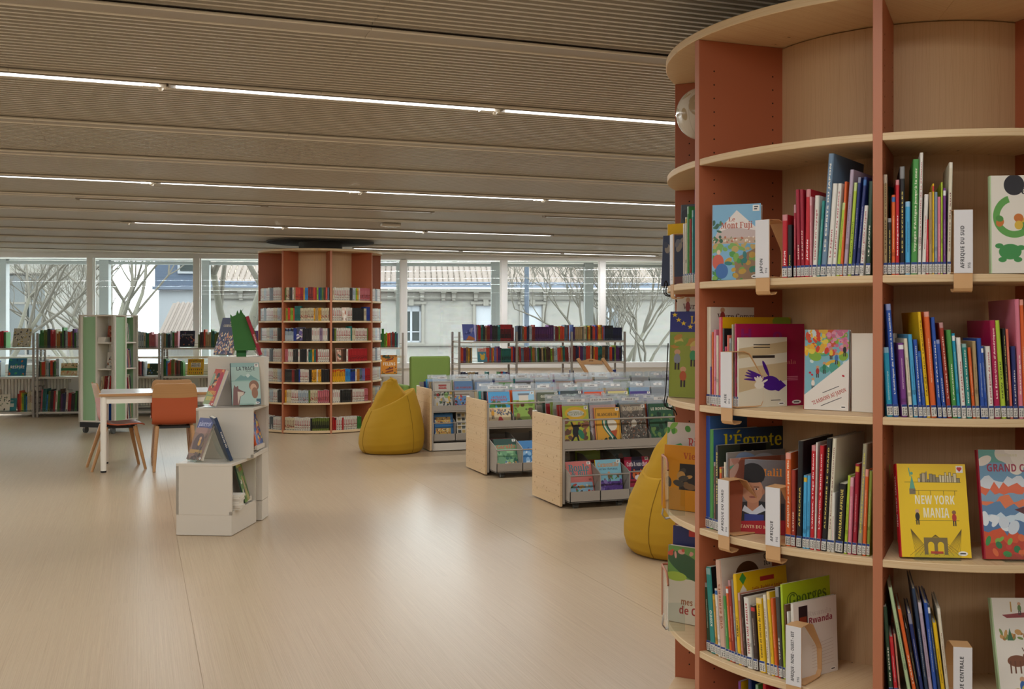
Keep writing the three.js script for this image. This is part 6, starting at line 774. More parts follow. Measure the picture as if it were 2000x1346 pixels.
inDrawer(BINB[0], 0.4, -0.33, 0.09, 'lime comic showing its top behind the middle front drawer', 'lime', { cw: 110, ch: 150, h: 0.33, paint: comicArt('#a9bf2c', ['#d89a5a', '#e4dcc8', '#7a5a3a'], '', '#fff', 'serif', 0.1) }, 8);
inDrawer(BINB[0], 0.14, -0.36, 0.09, 'cream and brown comic showing its top behind the left front drawer', 'cream', { cw: 110, ch: 150, h: 0.31, paint: comicArt('#d8cdb8', ['#a86a44', '#3a2f2a'], '', '#fff', 'serif', 0.1) }, 8);
inDrawer(BINB[0], 0.7, -0.38, 0.09, 'grey green comic showing its top behind the right front drawer', 'blue-grey', { cw: 110, ch: 150, h: 0.34, paint: comicArt('#8a9a94', ['#b98a74', '#5a6a64'], '', '#fff', 'serif', 0.1) }, 8);
drawer('rolling grey comic drawer pulled out under the middle bin', BINB[1], 0.05, 0.2, 0, true);
inDrawer(BINB[1], 0.19, 0.12, 0.061, 'green comic with orange-red lettering in the middle bin drawer', 'forest-green', { cw: 130, ch: 180, paint: (g, w, h) => { bg(g, w, h, '#6f9f74'); g.fillStyle = '#2a4a40'; g.fillRect(0, 0, w, h * 0.2); txt(g, 'Garulfo', w * 0.52, h * 0.26, 30, '#c8503a', 'serif', w * 0.86); blobs(g, w, h, 0.4, 0.75, 18, ['#8fbf8a', '#4f7f5a', '#3a6f5a'], 6, 18); blobs(g, w, h, 0.74, 0.95, 14, ['#c99a5a', '#d8cdb0', '#5a7f9a'], 5, 14); stamp(g, w, h); } }, 22);
inDrawer(BINB[1], 0.44, 0.1, 0.061, 'blue comic with white waves in the middle bin drawer', 'blue', { cw: 110, ch: 150, h: 0.27, paint: comicArt('#3f7fb4', ['#8ab8d8', '#2a5a94', '#d8e4ea'], '', '#fff') }, 20);
drawerStack(BINB[1], 0.19, 0.1, 0.061, 3, 'the middle bin drawer', ['dark-grey', 'black', 'brick-red']);
drawer('grey comic drawer resting on the white plinth of the back bin', BINB[2], 0.05, -0.03, 0.06, false);
inDrawer(BINB[2], 0.19, -0.07, 0.122, 'blue comic covered with many tiny figures in the back bin drawer', 'blue', { cw: 110, ch: 150, h: 0.3, paint: (g, w, h) => { bg(g, w, h, '#2f6fa4'); for (const y of [0.14, 0.56]) { g.fillStyle = '#c9a04a'; g.fillRect(w * 0.06, h * y, w * 0.8, h * 0.26); blobs(g, w * 0.8, h, y + 0.02, y + 0.24, 40, ['#3a3a3c', '#b5502c', '#e4d4b0'], 2, 5); } } }, 10);
inDrawer(BINB[2], 0.45, -0.07, 0.122, 'comic with a grid of small pictures in the back bin drawer', 'dark-grey', { cw: 110, ch: 150, h: 0.31, paint: (g, w, h) => { bg(g, w, h, '#cfc6b2'); for (let r = 0; r < 6; r++) for (let c = 0; c < 4; c++) { g.fillStyle = ['#3a3a34', '#8a7a44', '#5a5f5a', '#b99a5a'][(r + c * 3) % 4]; g.fillRect(w * (0.08 + c * 0.22), h * (0.06 + r * 0.15), w * 0.17, h * 0.11); } } }, 10);
drawerStack(BINB[2], 0.19, -0.1, 0.122, 3, 'the back bin drawer', ['blue', 'grey', 'white']);

// ---------------------------------------------------------------- stepped white display stand with books on clear easels
const DISP = new THREE.Group();   // only used for its axes: x along the picture plane of the stand, z to the aisle
const dispPoint = (lx, lz) => { const X = -2.0 + lx, Z = 7.6 - lz; return [X * Math.cos(YAW) + Z * Math.sin(YAW), -X * Math.sin(YAW) + Z * Math.cos(YAW)]; };
{
  const t = thing('display_stand', 'stepped white display stand of three boxes in the middle of the floor', 'display stand'), [a, b] = dispPoint(0, 0); at(t, a, 0, b, -YAW);
  const tier = (name, x, z, turn, w, d, y0, y1, open) => { // x,z: front left corner
    const g = new THREE.Group(); g.name = name; t.add(g); g.position.set(x, 0, z); g.rotation.y = turn;
    const h = y1 - y0, th = 0.018;
    const walls = [box(w, h, th, w / 2, y0 + h / 2, -th / 2), box(th, h, d, th / 2, y0 + h / 2, -d / 2), box(w, h, th, w / 2, y0 + h / 2, -d + th / 2), rbox(w + 0.002, 0.02, d + 0.002, 0.003, w / 2, y1 - 0.009, -d / 2)];
    if (open === undefined) walls.push(box(th, h, d, w - th / 2, y0 + h / 2, -d / 2));
    else walls.push(box(th, open - y0, d, w - th / 2, (y0 + open) / 2, -d / 2), box(th, h, 0.02, w - th / 2, y0 + h / 2, -d + 0.01), box(w - 0.02, 0.016, d - 0.02, w / 2, open - 0.008, -d / 2));
    mesh('carcass', walls, M.white, g);
    if (y0 > 0.1 && y0 < 0.2) mesh('plinth', [box(w - 0.003, y0 - 0.004, d - 0.003, w / 2, (y0 - 0.004) / 2 + 0.004, -d / 2), box(w - 0.02, 0.004, d - 0.02, w / 2, 0.003, -d / 2)], M.white, g);
    if (open !== undefined) {
      mesh('slanted_board', T(box(0.016, y1 - open - 0.03, d - 0.17), w - 0.1, (y1 + open) / 2 - 0.002, -d / 2 - 0.055, 0, 0, rad(15)), M.white, g);
      mesh('lip', [box(0.02, 0.03, d - 0.24, w - 0.025, open + 0.024, -d / 2 - 0.06), box(0.06, 0.006, d - 0.24, w - 0.05, open + 0.012, -d / 2 - 0.06)], M.white, g);
    }
    return g;
  };
  tier('lower_tier', -0.279, 0.514, -0.088, 0.388, 0.506, 0.142, 0.488, 0.165);
  const mid = tier('middle_tier', -0.223, 0.25, 0, 0.402, 0.47, 0.49, 0.842, 0.515);
  mesh('plinth', [box(0.3, 0.34, 0.2, 0.25, 0.318, -0.369), box(0.3, 0.14, 0.2, 0.25, 0.074, -0.369)], M.white, mid);
  const up = new THREE.Group(); up.name = 'upper_tier'; t.add(up); // its back runs slantwise away from the short right side
  mesh('carcass', slab([[-0.212, 0], [0.198, 0], [0.205, 0.1], [0.05, 0.42], [-0.212, 0.42]], 0.349, 0.001).rotateX(-Math.PI / 2).translate(0, 1.194, 0), M.white, up);
  mesh('plinth', slab([[-0.2, 0.24], [0.1, 0.24], [0.05, 0.41], [-0.2, 0.41]], 0.84).rotateX(-Math.PI / 2).translate(0, 0.844, 0), M.white, up);
}
function easel(label, lx, lz, y, face) { // folded clear sheet that carries a book
  const [a, b] = dispPoint(lx, lz), s = thing('acrylic_easel', label, 'book stand'); at(s, a, y + 0.003, b, rad(face) - YAW);
  mesh('front_sheet', T(box(0.003, 0.27, 0.1, 0, 0.135, 0), 0.004, 0.001, 0, 0, 0, rad(24)), M.acrylic, s); mesh('rear_leg', T(box(0.003, 0.25, 0.05, 0, 0.125, 0), -0.21, 0.001, 0, 0, 0, rad(-24)), M.acrylic, s); mesh('lip', box(0.036, 0.003, 0.1, 0.022, 0.003, 0), M.acrylic, s); mesh('lip_edge', box(0.003, 0.022, 0.1, 0.042, 0.012, 0), M.acrylic, s);
}
function onEasel(label, lx, lz, y, face, o, tilt = 23) { const [a, b] = dispPoint(lx, lz); easel(`clear easel under the ${label.split(',')[0]}`, lx, lz, y, face); const f = rad(face); return faced('picture_book', label, o, a + (o.w + 0.01) * Math.cos(f - YAW), y + 0.008, b + (o.w + 0.01) * Math.sin(f - YAW), face - 19.66, tilt); }
// facing angles in the stand's own axes: -90 looks to the aisle, -150 to the left
onEasel('dusk-blue storybook with a small golden figure, lower tier left', -0.165, 0.42, 0.488, -125, { col: 'cream', w: 0.02, h: 0.3, d: 0.16, cover: cover2(220, 380, (g, w, h) => { bg(g, w, h, '#8a6a58'); g.fillStyle = '#3f477f'; g.fillRect(0, 0, w, h * 0.24); txt(g, 'pierrot', w * 0.48, h * 0.14, 62, '#b9bcd8', 'serif', w * 0.8); ell(g, '#9c7466', w * 0.5, h * 0.3, w * 0.7, h * 0.07); ell(g, '#5a4540', w * 0.45, h * 0.62, w * 0.34, h * 0.25); figure(g, w * 0.5, h * 0.66, 80, '#c9963a'); g.fillStyle = '#b08a4a'; g.fillRect(w * 0.06, h * 0.76, w * 0.8, h * 0.09); blobs(g, w, h, 0.85, 1, 14, ['#6a5244', '#4a3a34'], 10, 30); oval(g, w, h); }) });
onEasel('dark blue book seen along its spine, lower tier right', 0.025, 0.39, 0.488, 25, { col: 'dark-blue', w: 0.022, h: 0.315, d: 0.2, title: 'LES SECRETS', cover: cover(120, 160, comicArt('#5a7fa4', ['#8ab0c8', '#3a5a7a'], '', '#fff')) }, 20);
onEasel('red and orange fox-coloured cover on the middle tier, left', -0.125, 0.185, 0.842, -138, { col: 'lavender', w: 0.03, h: 0.27, d: 0.16, cover: cover2(200, 330, (g, w, h) => { bg(g, w, h, '#b5483a'); blobs(g, w, h, 0, 0.5, 16, ['#d87a3a', '#e09a5a', '#c9b08a', '#3a3a3c'], 14, 44); ell(g, '#8aa08a', w * 0.1, h * 0.3, 30, 60); ell(g, '#b02f44', w * 0.82, h * 0.4, 46, 110); poly(g, '#8a9a6a', [0, h * 0.6], [w * 0.7, h * 0.72], [w * 0.6, h], [0, h]); txt(g, 'CHIENS', w * 0.5, h * 0.66, 46, '#e8c84a', 'serif', w * 0.7); txt(g, 'HEUREUX', w * 0.5, h * 0.82, 46, '#e8c84a', 'serif', w * 0.74); oval(g, w, h); }) }, 22);
onEasel('pale teal cover with husky and bearded man, middle tier right', 0.09, 0.1, 0.842, -66, { col: 'black', w: 0.02, h: 0.31, d: 0.205, cover: cover2(300, 440, (g, w, h) => { bg(g, w, h, '#a9c6ba'); g.fillStyle = '#8fb4ae'; g.fillRect(0, 0, w, h * 0.1); txt(g, 'LA TRACE', w * 0.52, h * 0.14, 54, '#33403f', 'sans-serif', w * 0.66); g.fillStyle = '#55706c'; g.fillRect(w * 0.52, h * 0.2, w * 0.2, 4); poly(g, '#6f9d98', [w * 0.12, h * 0.42], [w * 0.34, h * 0.29], [w * 0.46, h * 0.33], [w * 0.6, h * 0.25], [w * 0.78, h * 0.34], [w * 0.96, h * 0.41]); poly(g, '#c9dbd2', [w * 0.5, h * 0.3], [w * 0.6, h * 0.25], [w * 0.68, h * 0.3], [w * 0.58, h * 0.36]); g.fillStyle = '#7fae9f'; g.fillRect(0, h * 0.42, w, h * 0.02); poly(g, '#7a4a40', [w * 0.02, h], [w * 0.06, h * 0.62], [w * 0.1, h * 0.52], [w * 0.15, h * 0.58], [w * 0.22, h * 0.54], [w * 0.24, h * 0.62], [w * 0.4, h * 0.68], [w * 0.46, h * 0.7], [w * 0.42, h * 0.76], [w * 0.3, h * 0.8], [w * 0.24, h]); poly(g, '#d8c8b4', [w * 0.2, h * 0.68], [w * 0.42, h * 0.7], [w * 0.4, h * 0.76], [w * 0.28, h * 0.8], [w * 0.2, h]); ell(g, '#22201f', w * 0.45, h * 0.7, 6); ell(g, '#8a5a38', w * 0.78, h * 0.55, w * 0.17, h * 0.13); ell(g, '#d2a482', w * 0.76, h * 0.6, w * 0.11, h * 0.1); ell(g, '#96623c', w * 0.8, h * 0.72, w * 0.11, h * 0.13); g.fillStyle = '#2f5a6a'; g.fillRect(w * 0.84, h * 0.86, w * 0.16, h * 0.14); blobs(g, w * 0.4, h * 0.06, 0, 1, 0, ['#fff'], 1, 2); stamp(g, w, h); oval(g, w, h); }) }, 17);
onEasel('night-blue cover with golden crowd, upper tier left', -0.12, -0.12, 1.195, -118, { col: 'tan', w: 0.016, h: 0.29, d: 0.19, cover: cover2(220, 380, (g, w, h) => { bg(g, w, h, '#2b3558'); txt(g, 'CORNEILLES', w * 0.52, h * 0.22, 36, '#d8c9a4', 'serif', w * 0.72); ell(g, '#c9b89a', w * 0.5, h * 0.12, 8, 12); for (let i = 0; i < 200; i++) { const y = Math.pow(rnd(), 0.6); ell(g, ['#d8b47a', '#8a6a7a', '#c98a6a', '#e8dcc0', '#4a4a74'][i % 5], w * rnd(), h * (0.42 + y * 0.56), 5, 11); } poly(g, '#c98a6a', [w * 0.45, h * 0.55], [w * 0.5, h * 0.36], [w * 0.56, h * 0.55]); stamp(g, w, h); }) }, 20);
onEasel('crimson book behind the green cut-out shape, upper tier right', 0.1, -0.17, 1.195, 18, { col: 'crimson', w: 0.024, h: 0.3, d: 0.2, title: 'JUNGLE', cover: cover(120, 160, comicArt('#8f1f3a', ['#6a1428', '#b03a50'], '', '#fff')) }, 19);
{ // leaf-edged green card in front of the crimson book
  const [a, b] = dispPoint(0.05, -0.06), c = thing('green_card', 'dark green leaf-edged card standing on the upper tier', 'card'); at(c, a, 1.245, b, -YAW + 0.35);
  const p = [[-0.08, 0.0], [0.055, -0.005]]; let x = 0.058; for (let i = 0; i <= 16; i++) { const y = i / 16 * 0.27, w = 0.075 + 0.012 * Math.sin(y * 18) - Math.pow(y / 0.27, 3) * 0.07; p.push([w, y], [w - 0.012, y + 0.012]); } for (let i = 0; i < 6; i++) p.push([0.0 - i * 0.012, 0.31 - i * 0.004 - (i % 2) * 0.03]); p.push([-0.085, 0.25], [-0.1, 0.27], [-0.1, 0.25]);
  const m = mesh('card_front', slab(p, 0.004), std({ color: '#3f7a3c', roughness: 0.8 }), c); m.rotation.x = -0.1; m.rotation.z = 0.04;
  mesh('card_foot', T(box(0.07, 0.11, 0.004, -0.03, -0.02, 0), 0, 0, -0.045, rad(-14), 0, 0), std({ color: '#35703a', roughness: 0.8 }), c);
}
{ // books on the slanted boards of the stand, papers inside
  const side = (label, lx, lz, y, face, o) => { const [a, b] = dispPoint(lx, lz); faced('picture_book', label, o, a, y, b, face - 19.66, 15); };
  side('green jungle comic with yellow lettering on the lower slanted board', 0.139, 0.235, 0.186, 5, { col: 'forest-green', w: 0.012, h: 0.29, d: 0.215, cover: cover2(220, 380, (g, w, h) => { bg(g, w, h, '#5f8a2c'); blobs(g, w, h, 0, 1, 40, ['#3a5f24', '#8aa83a', '#4a7a34', '#2a4a2c'], 12, 40); txt(g, 'PIROU', w * 0.46, h * 0.1, 60, '#e8d020', 'sans-serif', w * 0.7); g.fillStyle = '#9a5a24'; g.fillRect(w * 0.34, h * 0.17, w * 0.5, h * 0.09); poly(g, '#a89a5a', [w * 0.5, h], [w * 0.46, h * 0.4], [w * 0.64, h * 0.4], [w * 0.9, h]); ell(g, '#d8d4ca', w * 0.24, h * 0.5, 26, 22); ell(g, '#2a2a2c', w * 0.2, h * 0.48, 10); ell(g, '#d8d4ca', w * 0.26, h * 0.76, 34, 34); ell(g, '#2a2a2c', w * 0.34, h * 0.74, 20, 26); figure(g, w * 0.54, h * 0.5, 50, '#b8863a'); figure(g, w * 0.6, h * 0.66, 60, '#a89a7a'); stamp(g, w, h); }) });
  side('orange and blue comic on the middle slanted board', 0.15, -0.09, 0.536, 0, { col: 'orange', w: 0.02, h: 0.275, d: 0.2, cover: cover(160, 240, (g, w, h) => { bg(g, w, h, '#3a5fa0'); blobs(g, w, h, 0, 1, 44, ['#d8662c', '#e89a3a', '#2f4a8a', '#8a5a7a', '#e4c86a'], 8, 26); stamp(g, w, h); }) });
  side('orange comic behind the blue one on the middle slanted board', 0.132, -0.075, 0.536, 0, { col: 'brick-red', w: 0.012, h: 0.275, d: 0.2, cover: cover(80, 110, comicArt('#c8542a', ['#e08a3a', '#8a3020'], '', '#fff')) });
  const [a, b] = dispPoint(0.05, 0.44);
  for (let i = 0; i < 7; i++) { const p = mesh('booklet', box(0.16, 0.014, 0.11, 0, 0.007, 0), [M.paper, M.white, M.cream][i % 3]); tag(p, `thin booklet in the small stack inside the lower tier, ${ORD[i]} from the bottom`, 'booklet', 'booklets stacked in the lower tier'); at(p, a + rr(-0.006, 0.006) + 0.02, 0.166 + i * 0.0148, b, -YAW + rr(-0.1, 0.1)); }
}
// ---------------------------------------------------------------- table and chairs
{
  const t = thing('reading_table', 'white-topped table with a wooden edge and cream metal legs', 'table'); at(t, 0.37, 0, 11.22);
  mesh('table_top', rbox(1.46, 0.004, 0.78, 0.0015, 0, 0.764, 0), M.tableTop, t); mesh('edge_band', rbox(1.464, 0.024, 0.784, 0.004, 0, 0.75, 0), M.oak, t);
  mesh('apron', [box(1.36, 0.07, 0.02, 0, 0.702, 0.35), box(1.36, 0.07, 0.02, 0, 0.702, -0.35), box(0.02, 0.07, 0.68, 0.68, 0.702, 0), box(0.02, 0.07, 0.68, -0.68, 0.702, 0)], M.cream, t);
  for (const x of [-0.692, 0.692]) for (const z of [0.352, -0.352]) { const l = mesh('leg', [cyl(0.03, 0.027, 0.72, x, 0.378, z, 24)], M.cream, t); mesh('foot', cyl(0.028, 0.026, 0.018, x, 0.009, z, 24), M.black, l); }
}
function chairSurface(prof, hw, t) { // thick sheet: profile points [z, y, half width, curl]
  const n = prof.length, m = 17, pos = [], idx = [], uv = [], P = (i, j, side) => {
    const [z, y, w, c] = prof[i], a = prof[Math.max(0, i - 1)], b = prof[Math.min(n - 1, i + 1)], dz = b[0] - a[0], dy = b[1] - a[1], l = Math.hypot(dz, dy), u = (j / (m - 1)) * 2 - 1, k = c * u * u;
    return [u * w, y + (dz / l) * (side * t / 2) * -1 + (-dz / l) * -k * 0 + k * Math.abs(dz / l), z + (dy / l) * (side * t / 2) + k * Math.abs(dy / l)];
  };
  for (const s of [1, -1]) for (let i = 0; i < n; i++) for (let j = 0; j < m; j++) { pos.push(...P(i, j, s)); uv.push(pos[pos.length - 3], i * 0.05); }
  const N = n * m, q = (a, b, c, d) => idx.push(a, b, c, a, c, d);
  for (let i = 0; i < n - 1; i++) for (let j = 0; j < m - 1; j++) { const a = i * m + j; q(a, a + 1, a + m + 1, a + m); q(N + a, N + a + m, N + a + m + 1, N + a + 1); }
  for (let i = 0; i < n - 1; i++) { const a = i * m, b = a + m - 1; q(a, a + m, N + a + m, N + a); q(b, N + b, N + b + m, b + m); }
  for (let j = 0; j < m - 1; j++) { const e = (n - 1) * m + j; q(j, N + j, N + j + 1, j + 1); q(e, e + 1, N + e + 1, N + e); }
  const g = new THREE.BufferGeometry(); g.setAttribute('position', new THREE.Float32BufferAttribute(pos, 3)); g.setAttribute('uv', new THREE.Float32BufferAttribute(uv, 2)); g.setIndex(idx); const q2 = g.toNonIndexed(); q2.computeVertexNormals(); return smoothNormals(q2, 40);
}
function smoothNormals(g, deg) { // average face normals of touching corners under a crease angle
  const p = g.attributes.position, n = g.attributes.normal, map = new Map(), key = (i) => `${Math.round(p.getX(i) * 2e4)},${Math.round(p.getY(i) * 2e4)},${Math.round(p.getZ(i) * 2e4)}`, src = n.array.slice(), cos = Math.cos(rad(deg));
  for (let i = 0; i < p.count; i++) { const k = key(i); (map.get(k) ?? map.set(k, []).get(k)).push(i); }
  for (const l of map.values()) for (const i of l) { let x = 0, y = 0, z = 0; for (const j of l) { const d = src[i * 3] * src[j * 3] + src[i * 3 + 1] * src[j * 3 + 1] + src[i * 3 + 2] * src[j * 3 + 2]; if (d > cos) { x += src[j * 3]; y += src[j * 3 + 1]; z += src[j * 3 + 2]; } } const q = Math.hypot(x, y, z) || 1; n.setXYZ(i, x / q, y / q, z / q); }
  return g;
}
function makeChair(label) {
  const t = thing('school_chair', label, 'chair', 'orange and oak chairs around the white table');
  const round = (f, w) => w * Math.sqrt(Math.max(0, 1 - Math.pow(1 - f, 2)));
  const top = []; for (let i = 0; i <= 8; i++) { const f = i / 8, y = 0.855 - 0.05 * f; top.push([-0.235 + 0.012 * f, y, 0.155 + round(f, 0.045), 0.02]); } for (const [y, w] of [[0.78, 0.206], [0.75, 0.21], [0.715, 0.213]]) top.push([-0.235 + (0.855 - y) * 0.22, y, w, 0.024]);
  mesh('backrest', chairSurface(top, 0.2, 0.012), M.oak, t);
  const shell = []; for (const [z, y, w, c] of [[-0.204, 0.715, 0.213, 0.024], [-0.195, 0.66, 0.214, 0.026], [-0.186, 0.6, 0.214, 0.026], [-0.18, 0.55, 0.213, 0.024], [-0.172, 0.51, 0.212, 0.02], [-0.155, 0.475, 0.21, 0.018], [-0.128, 0.455, 0.21, 0.014], [-0.09, 0.446, 0.21, 0.012], [-0.03, 0.44, 0.212, 0.01], [0.04, 0.441, 0.214, 0.01], [0.12, 0.448, 0.213, 0.008], [0.17, 0.452, 0.208, 0.005], [0.205, 0.45, 0.196, 0.002], [0.225, 0.443, 0.176, 0], [0.235, 0.436, 0.15, 0]]) shell.push([z, y, w, c]);
  mesh('seat_shell', chairSurface(shell, 0.2, 0.012), std({ color: '#b5552f', roughness: 0.45 }), t);
  mesh('seat_frame', [box(0.3, 0.02, 0.03, 0, 0.42, 0.13), box(0.3, 0.02, 0.03, 0, 0.42, -0.12), box(0.03, 0.02, 0.26, 0.13, 0.42, 0), box(0.03, 0.02, 0.26, -0.13, 0.42, 0)], M.black, t);
  for (const x of [-1, 1]) { mesh('leg', rod([x * 0.195, 0.0, -0.265], [x * 0.165, 0.43, -0.13], 0.0135, 0.021, 14), M.oak, t); mesh('leg', rod([x * 0.195, 0.0, 0.235], [x * 0.165, 0.43, 0.14], 0.0135, 0.021, 14), M.oak, t); }
  return t;
}
const chair = makeChair('orange and oak chair with its back to the aisle, nearest at the table'); at(chair, 0.335, 0, 10.985, Math.PI);
function copyOf(o, name, label) { const c = o.clone(); c.name = numbered(name); c.userData = { ...o.userData, label }; scene.add(c); return c; }
at(copyOf(chair, 'school_chair', 'orange and oak chair seen from the side at the table’s left end'), -0.2, 0, 11.17, Math.PI / 2 - 0.16);
at(copyOf(chair, 'school_chair', 'orange and oak chair facing the aisle from behind the table'), 0.33, 0, 11.72, 0);

// ---------------------------------------------------------------- green and cream book tower on casters
{
  const t = thing('book_tower', 'square cream and green book tower on casters', 'bookcase'), X = -5.415, Z = 14.03; at(t, X * Math.cos(YAW) + Z * Math.sin(YAW), 0, -X * Math.sin(YAW) + Z * Math.cos(YAW), rad(-35.16));
  const S = 0.535, H0 = 0.15, H1 = 1.56, hs = S / 2, hh = H1 - H0, my = (H0 + H1) / 2;
  mesh('base', rbox(S - 0.02, 0.07, S - 0.02, 0.004, 0, 0.115, 0), M.black, t);
  mesh('top', rbox(S, 0.02, S, 0.004, 0, H1, 0), M.cream, t); mesh('bottom', rbox(S, 0.022, S, 0.004, 0, H0 + 0.011, 0), M.cream, t);
  for (let k = 0; k < 4; k++) {
    const q = new THREE.Group(); q.name = 'face'; q.rotation.y = k * Math.PI / 2; t.add(q);
    mesh('post', [box(0.06, hh, 0.03, -hs + 0.03, my, hs - 0.015), box(0.022, hh, 0.03, 0.005, my, hs - 0.015), box(0.03, hh, 0.03, hs - 0.015, my, hs - 0.015)], M.cream, q);
    mesh('green_panel', box(0.205, hh - 0.04, 0.012, -0.1, my, hs - 0.018), M.green, q);
    mesh('divider', [box(0.012, hh, hs - 0.03, 0.005, my, hs / 2)], k === 1 ? M.green : M.cream, q);
    mesh('niche_back', box(hs - 0.03, hh, 0.01, hs / 2, my, 0.012), k % 2 ? M.green : M.cream, q);
    for (const y of [0.51, 0.859, 1.206]) mesh('shelf', box(hs - 0.035, 0.018, hs - 0.02, hs / 2 + 0.005, y - 0.009, hs / 2), M.cream, q);
  }
  for (const x of [-1, 1]) for (const z of [-1, 1]) { const c = mesh('caster', [cyl(0.012, 0.012, 0.05, x * 0.21, 0.07, z * 0.21), box(0.03, 0.03, 0.05, x * 0.21, 0.066, z * 0.21)], M.steel, t); mesh('wheel', cyl(0.042, 0.042, 0.032, 0, 0, 0, 24).rotateZ(Math.PI / 2).translate(x * 0.21, 0.0425, z * 0.21 - 0.012), M.rubber, c); }
  t.updateMatrixWorld(true);
  const inTower = (m, k, x, y, z, turn) => { const v = new THREE.Vector3(x, y, z).applyAxisAngle(new THREE.Vector3(0, 1, 0), k * Math.PI / 2).applyMatrix4(t.matrixWorld); m.position.copy(v); m.rotation.order = 'YXZ'; m.rotation.y = rad(-35.16) + k * Math.PI / 2 + turn; };
  const lv = [0.173, 0.511, 0.86, 1.207], lvn = ['lowest', 'second', 'third', 'top'];
  for (const k of [0, 1]) for (let j = 0; j < 4; j++) {
    const side = k ? 'right' : 'left';
    if (k === 0 && j > 1) continue;
    const spec = k ? [['cream', 'brick-red', 'white', 'blue-grey', 'beige'], ['yellow', 'navy', 'red', 'cream', 'black'], ['purple', 'blue-grey', 'rose', 'beige', 'navy'], ['cream', 'mint', 'white', 'green']][j] : [['teal', 'red', 'sky-blue', 'green', 'blue'], ['cream', 'beige', 'brick-red', 'crimson', 'white', 'red', 'tan']][j];
    let x = 0.04; spec.forEach((c, i) => { const m = mesh('thin_book', smallBookGeo(c, 'plain', 0.016, rr(0.22, 0.26), 0.17), spineMat); tag(m, `thin ${c.replace('-', ' ')} book, ${ORD[i]} from the left on the ${lvn[j]} shelf, ${side} side of the green tower`, 'book', `books in the green tower, ${side} side`); inTower(m, k, x + 0.01, lv[j] + 0.002, 0.24, 0); m.rotation.z = rad(k ? 7 : -6); x += 0.026; });
  }
  const tb = (label, k, x, y, z, o, turn) => { const b = picBook('picture_book', label, { mark: false, ...o }); inTower(b, k, x, y, z, turn); b.rotation.z = rad(10); };
  tb('red comic leaning face out on the top left shelf of the green tower', 0, 0.07, 1.207, 0.13, { col: 'brick-red', w: 0.012, h: 0.22, d: 0.15, cover: cover(110, 150, comicArt('#b8553a', ['#e0b090', '#8a3a2a'], '', '#fff')) }, rad(-80));
  tb('white comic leaning face out on the third left shelf of the green tower', 0, 0.07, 0.86, 0.13, { col: 'white', w: 0.04, h: 0.21, d: 0.15, cover: cover(110, 150, comicArt('#ddd6ca', ['#a86a44', '#5a5a5a', '#b9b2a8'], '', '#fff')) }, rad(-80));
  for (let i = 0; i < 3; i++) { const m = mesh('thin_book', box(0.11, 0.022, 0.12, 0, 0.011, 0), M.paper); tag(m, `small pale book lying in a pile on the top left shelf, ${ORD[i]} from the bottom`, 'book', 'pile on the top left shelf of the green tower'); inTower(m, 0, 0.075, 1.2075 + i * 0.0225, 0.2, 0.1 * i); }
}
// ---------------------------------------------------------------- green armchair and wooden easel box behind the bins
{
  const t = thing('green_armchair', 'green felt armchair with a tall straight back, seen from behind', 'armchair'); at(t, 3.78, 0, 13.95, 0.06);
  mesh('backrest', rbox(0.57, 0.86, 0.11, 0.03, 0, 0.575, 0), M.felt, t); mesh('seat', rbox(0.57, 0.2, 0.5, 0.04, 0, 0.34, -0.3), M.felt, t);
  for (const x of [-1, 1]) { mesh('armrest', rbox(0.1, 0.32, 0.5, 0.03, x * 0.33, 0.45, -0.26), M.felt, t); for (const z of [0, -0.48]) mesh('leg', cyl(0.02, 0.016, 0.25, x * 0.25, 0.125, z, 12), M.oak, t); }
  const e = thing('wooden_rack', 'wooden tray rack with an arched handle leaning before the novel shelf', 'rack'); at(e, 5.58, 0, 12.55, -0.1);
  const tilt = rad(-38);
  for (const x of [-0.17, 0.17]) { mesh('side_rail', T(rbox(0.045, 0.6, 0.03, 0.008, 0, -0.28, 0), x + 0.0, 0.98, 0, tilt, 0, rad(20)), M.oak, e); }
  const hs = new THREE.Shape(); hs.moveTo(-0.15, -0.05); hs.lineTo(0.15, -0.05); hs.lineTo(0.15, 0); hs.quadraticCurveTo(0.08, 0.005, 0.05, 0.025); hs.quadraticCurveTo(0, 0.04, -0.05, 0.025); hs.quadraticCurveTo(-0.08, 0.005, -0.15, 0); const hole = new THREE.Path(); hole.moveTo(-0.03, -0.012); hole.lineTo(0.03, -0.012); hole.lineTo(0.03, 0.008); hole.lineTo(-0.03, 0.008); hs.holes.push(hole);
  mesh('handle_board', T(new THREE.ExtrudeGeometry(hs, { depth: 0.018, bevelEnabled: false }), 0.0, 0.955, 0, tilt, 0, 0), M.oak, e);
  mesh('panel', T(box(0.32, 0.46, 0.012, 0, -0.27, 0), 0.03, 0.95, 0.0, tilt, 0, rad(14)), M.cream, e);
  for (const x of [-0.1, 0.26]) for (const z of [-0.2, 0.42]) mesh('leg', rod([x + 0.06, 0, z * 0.8], [x, 0.6, z * 0.45], 0.016, 0.018), M.oak, e);
}
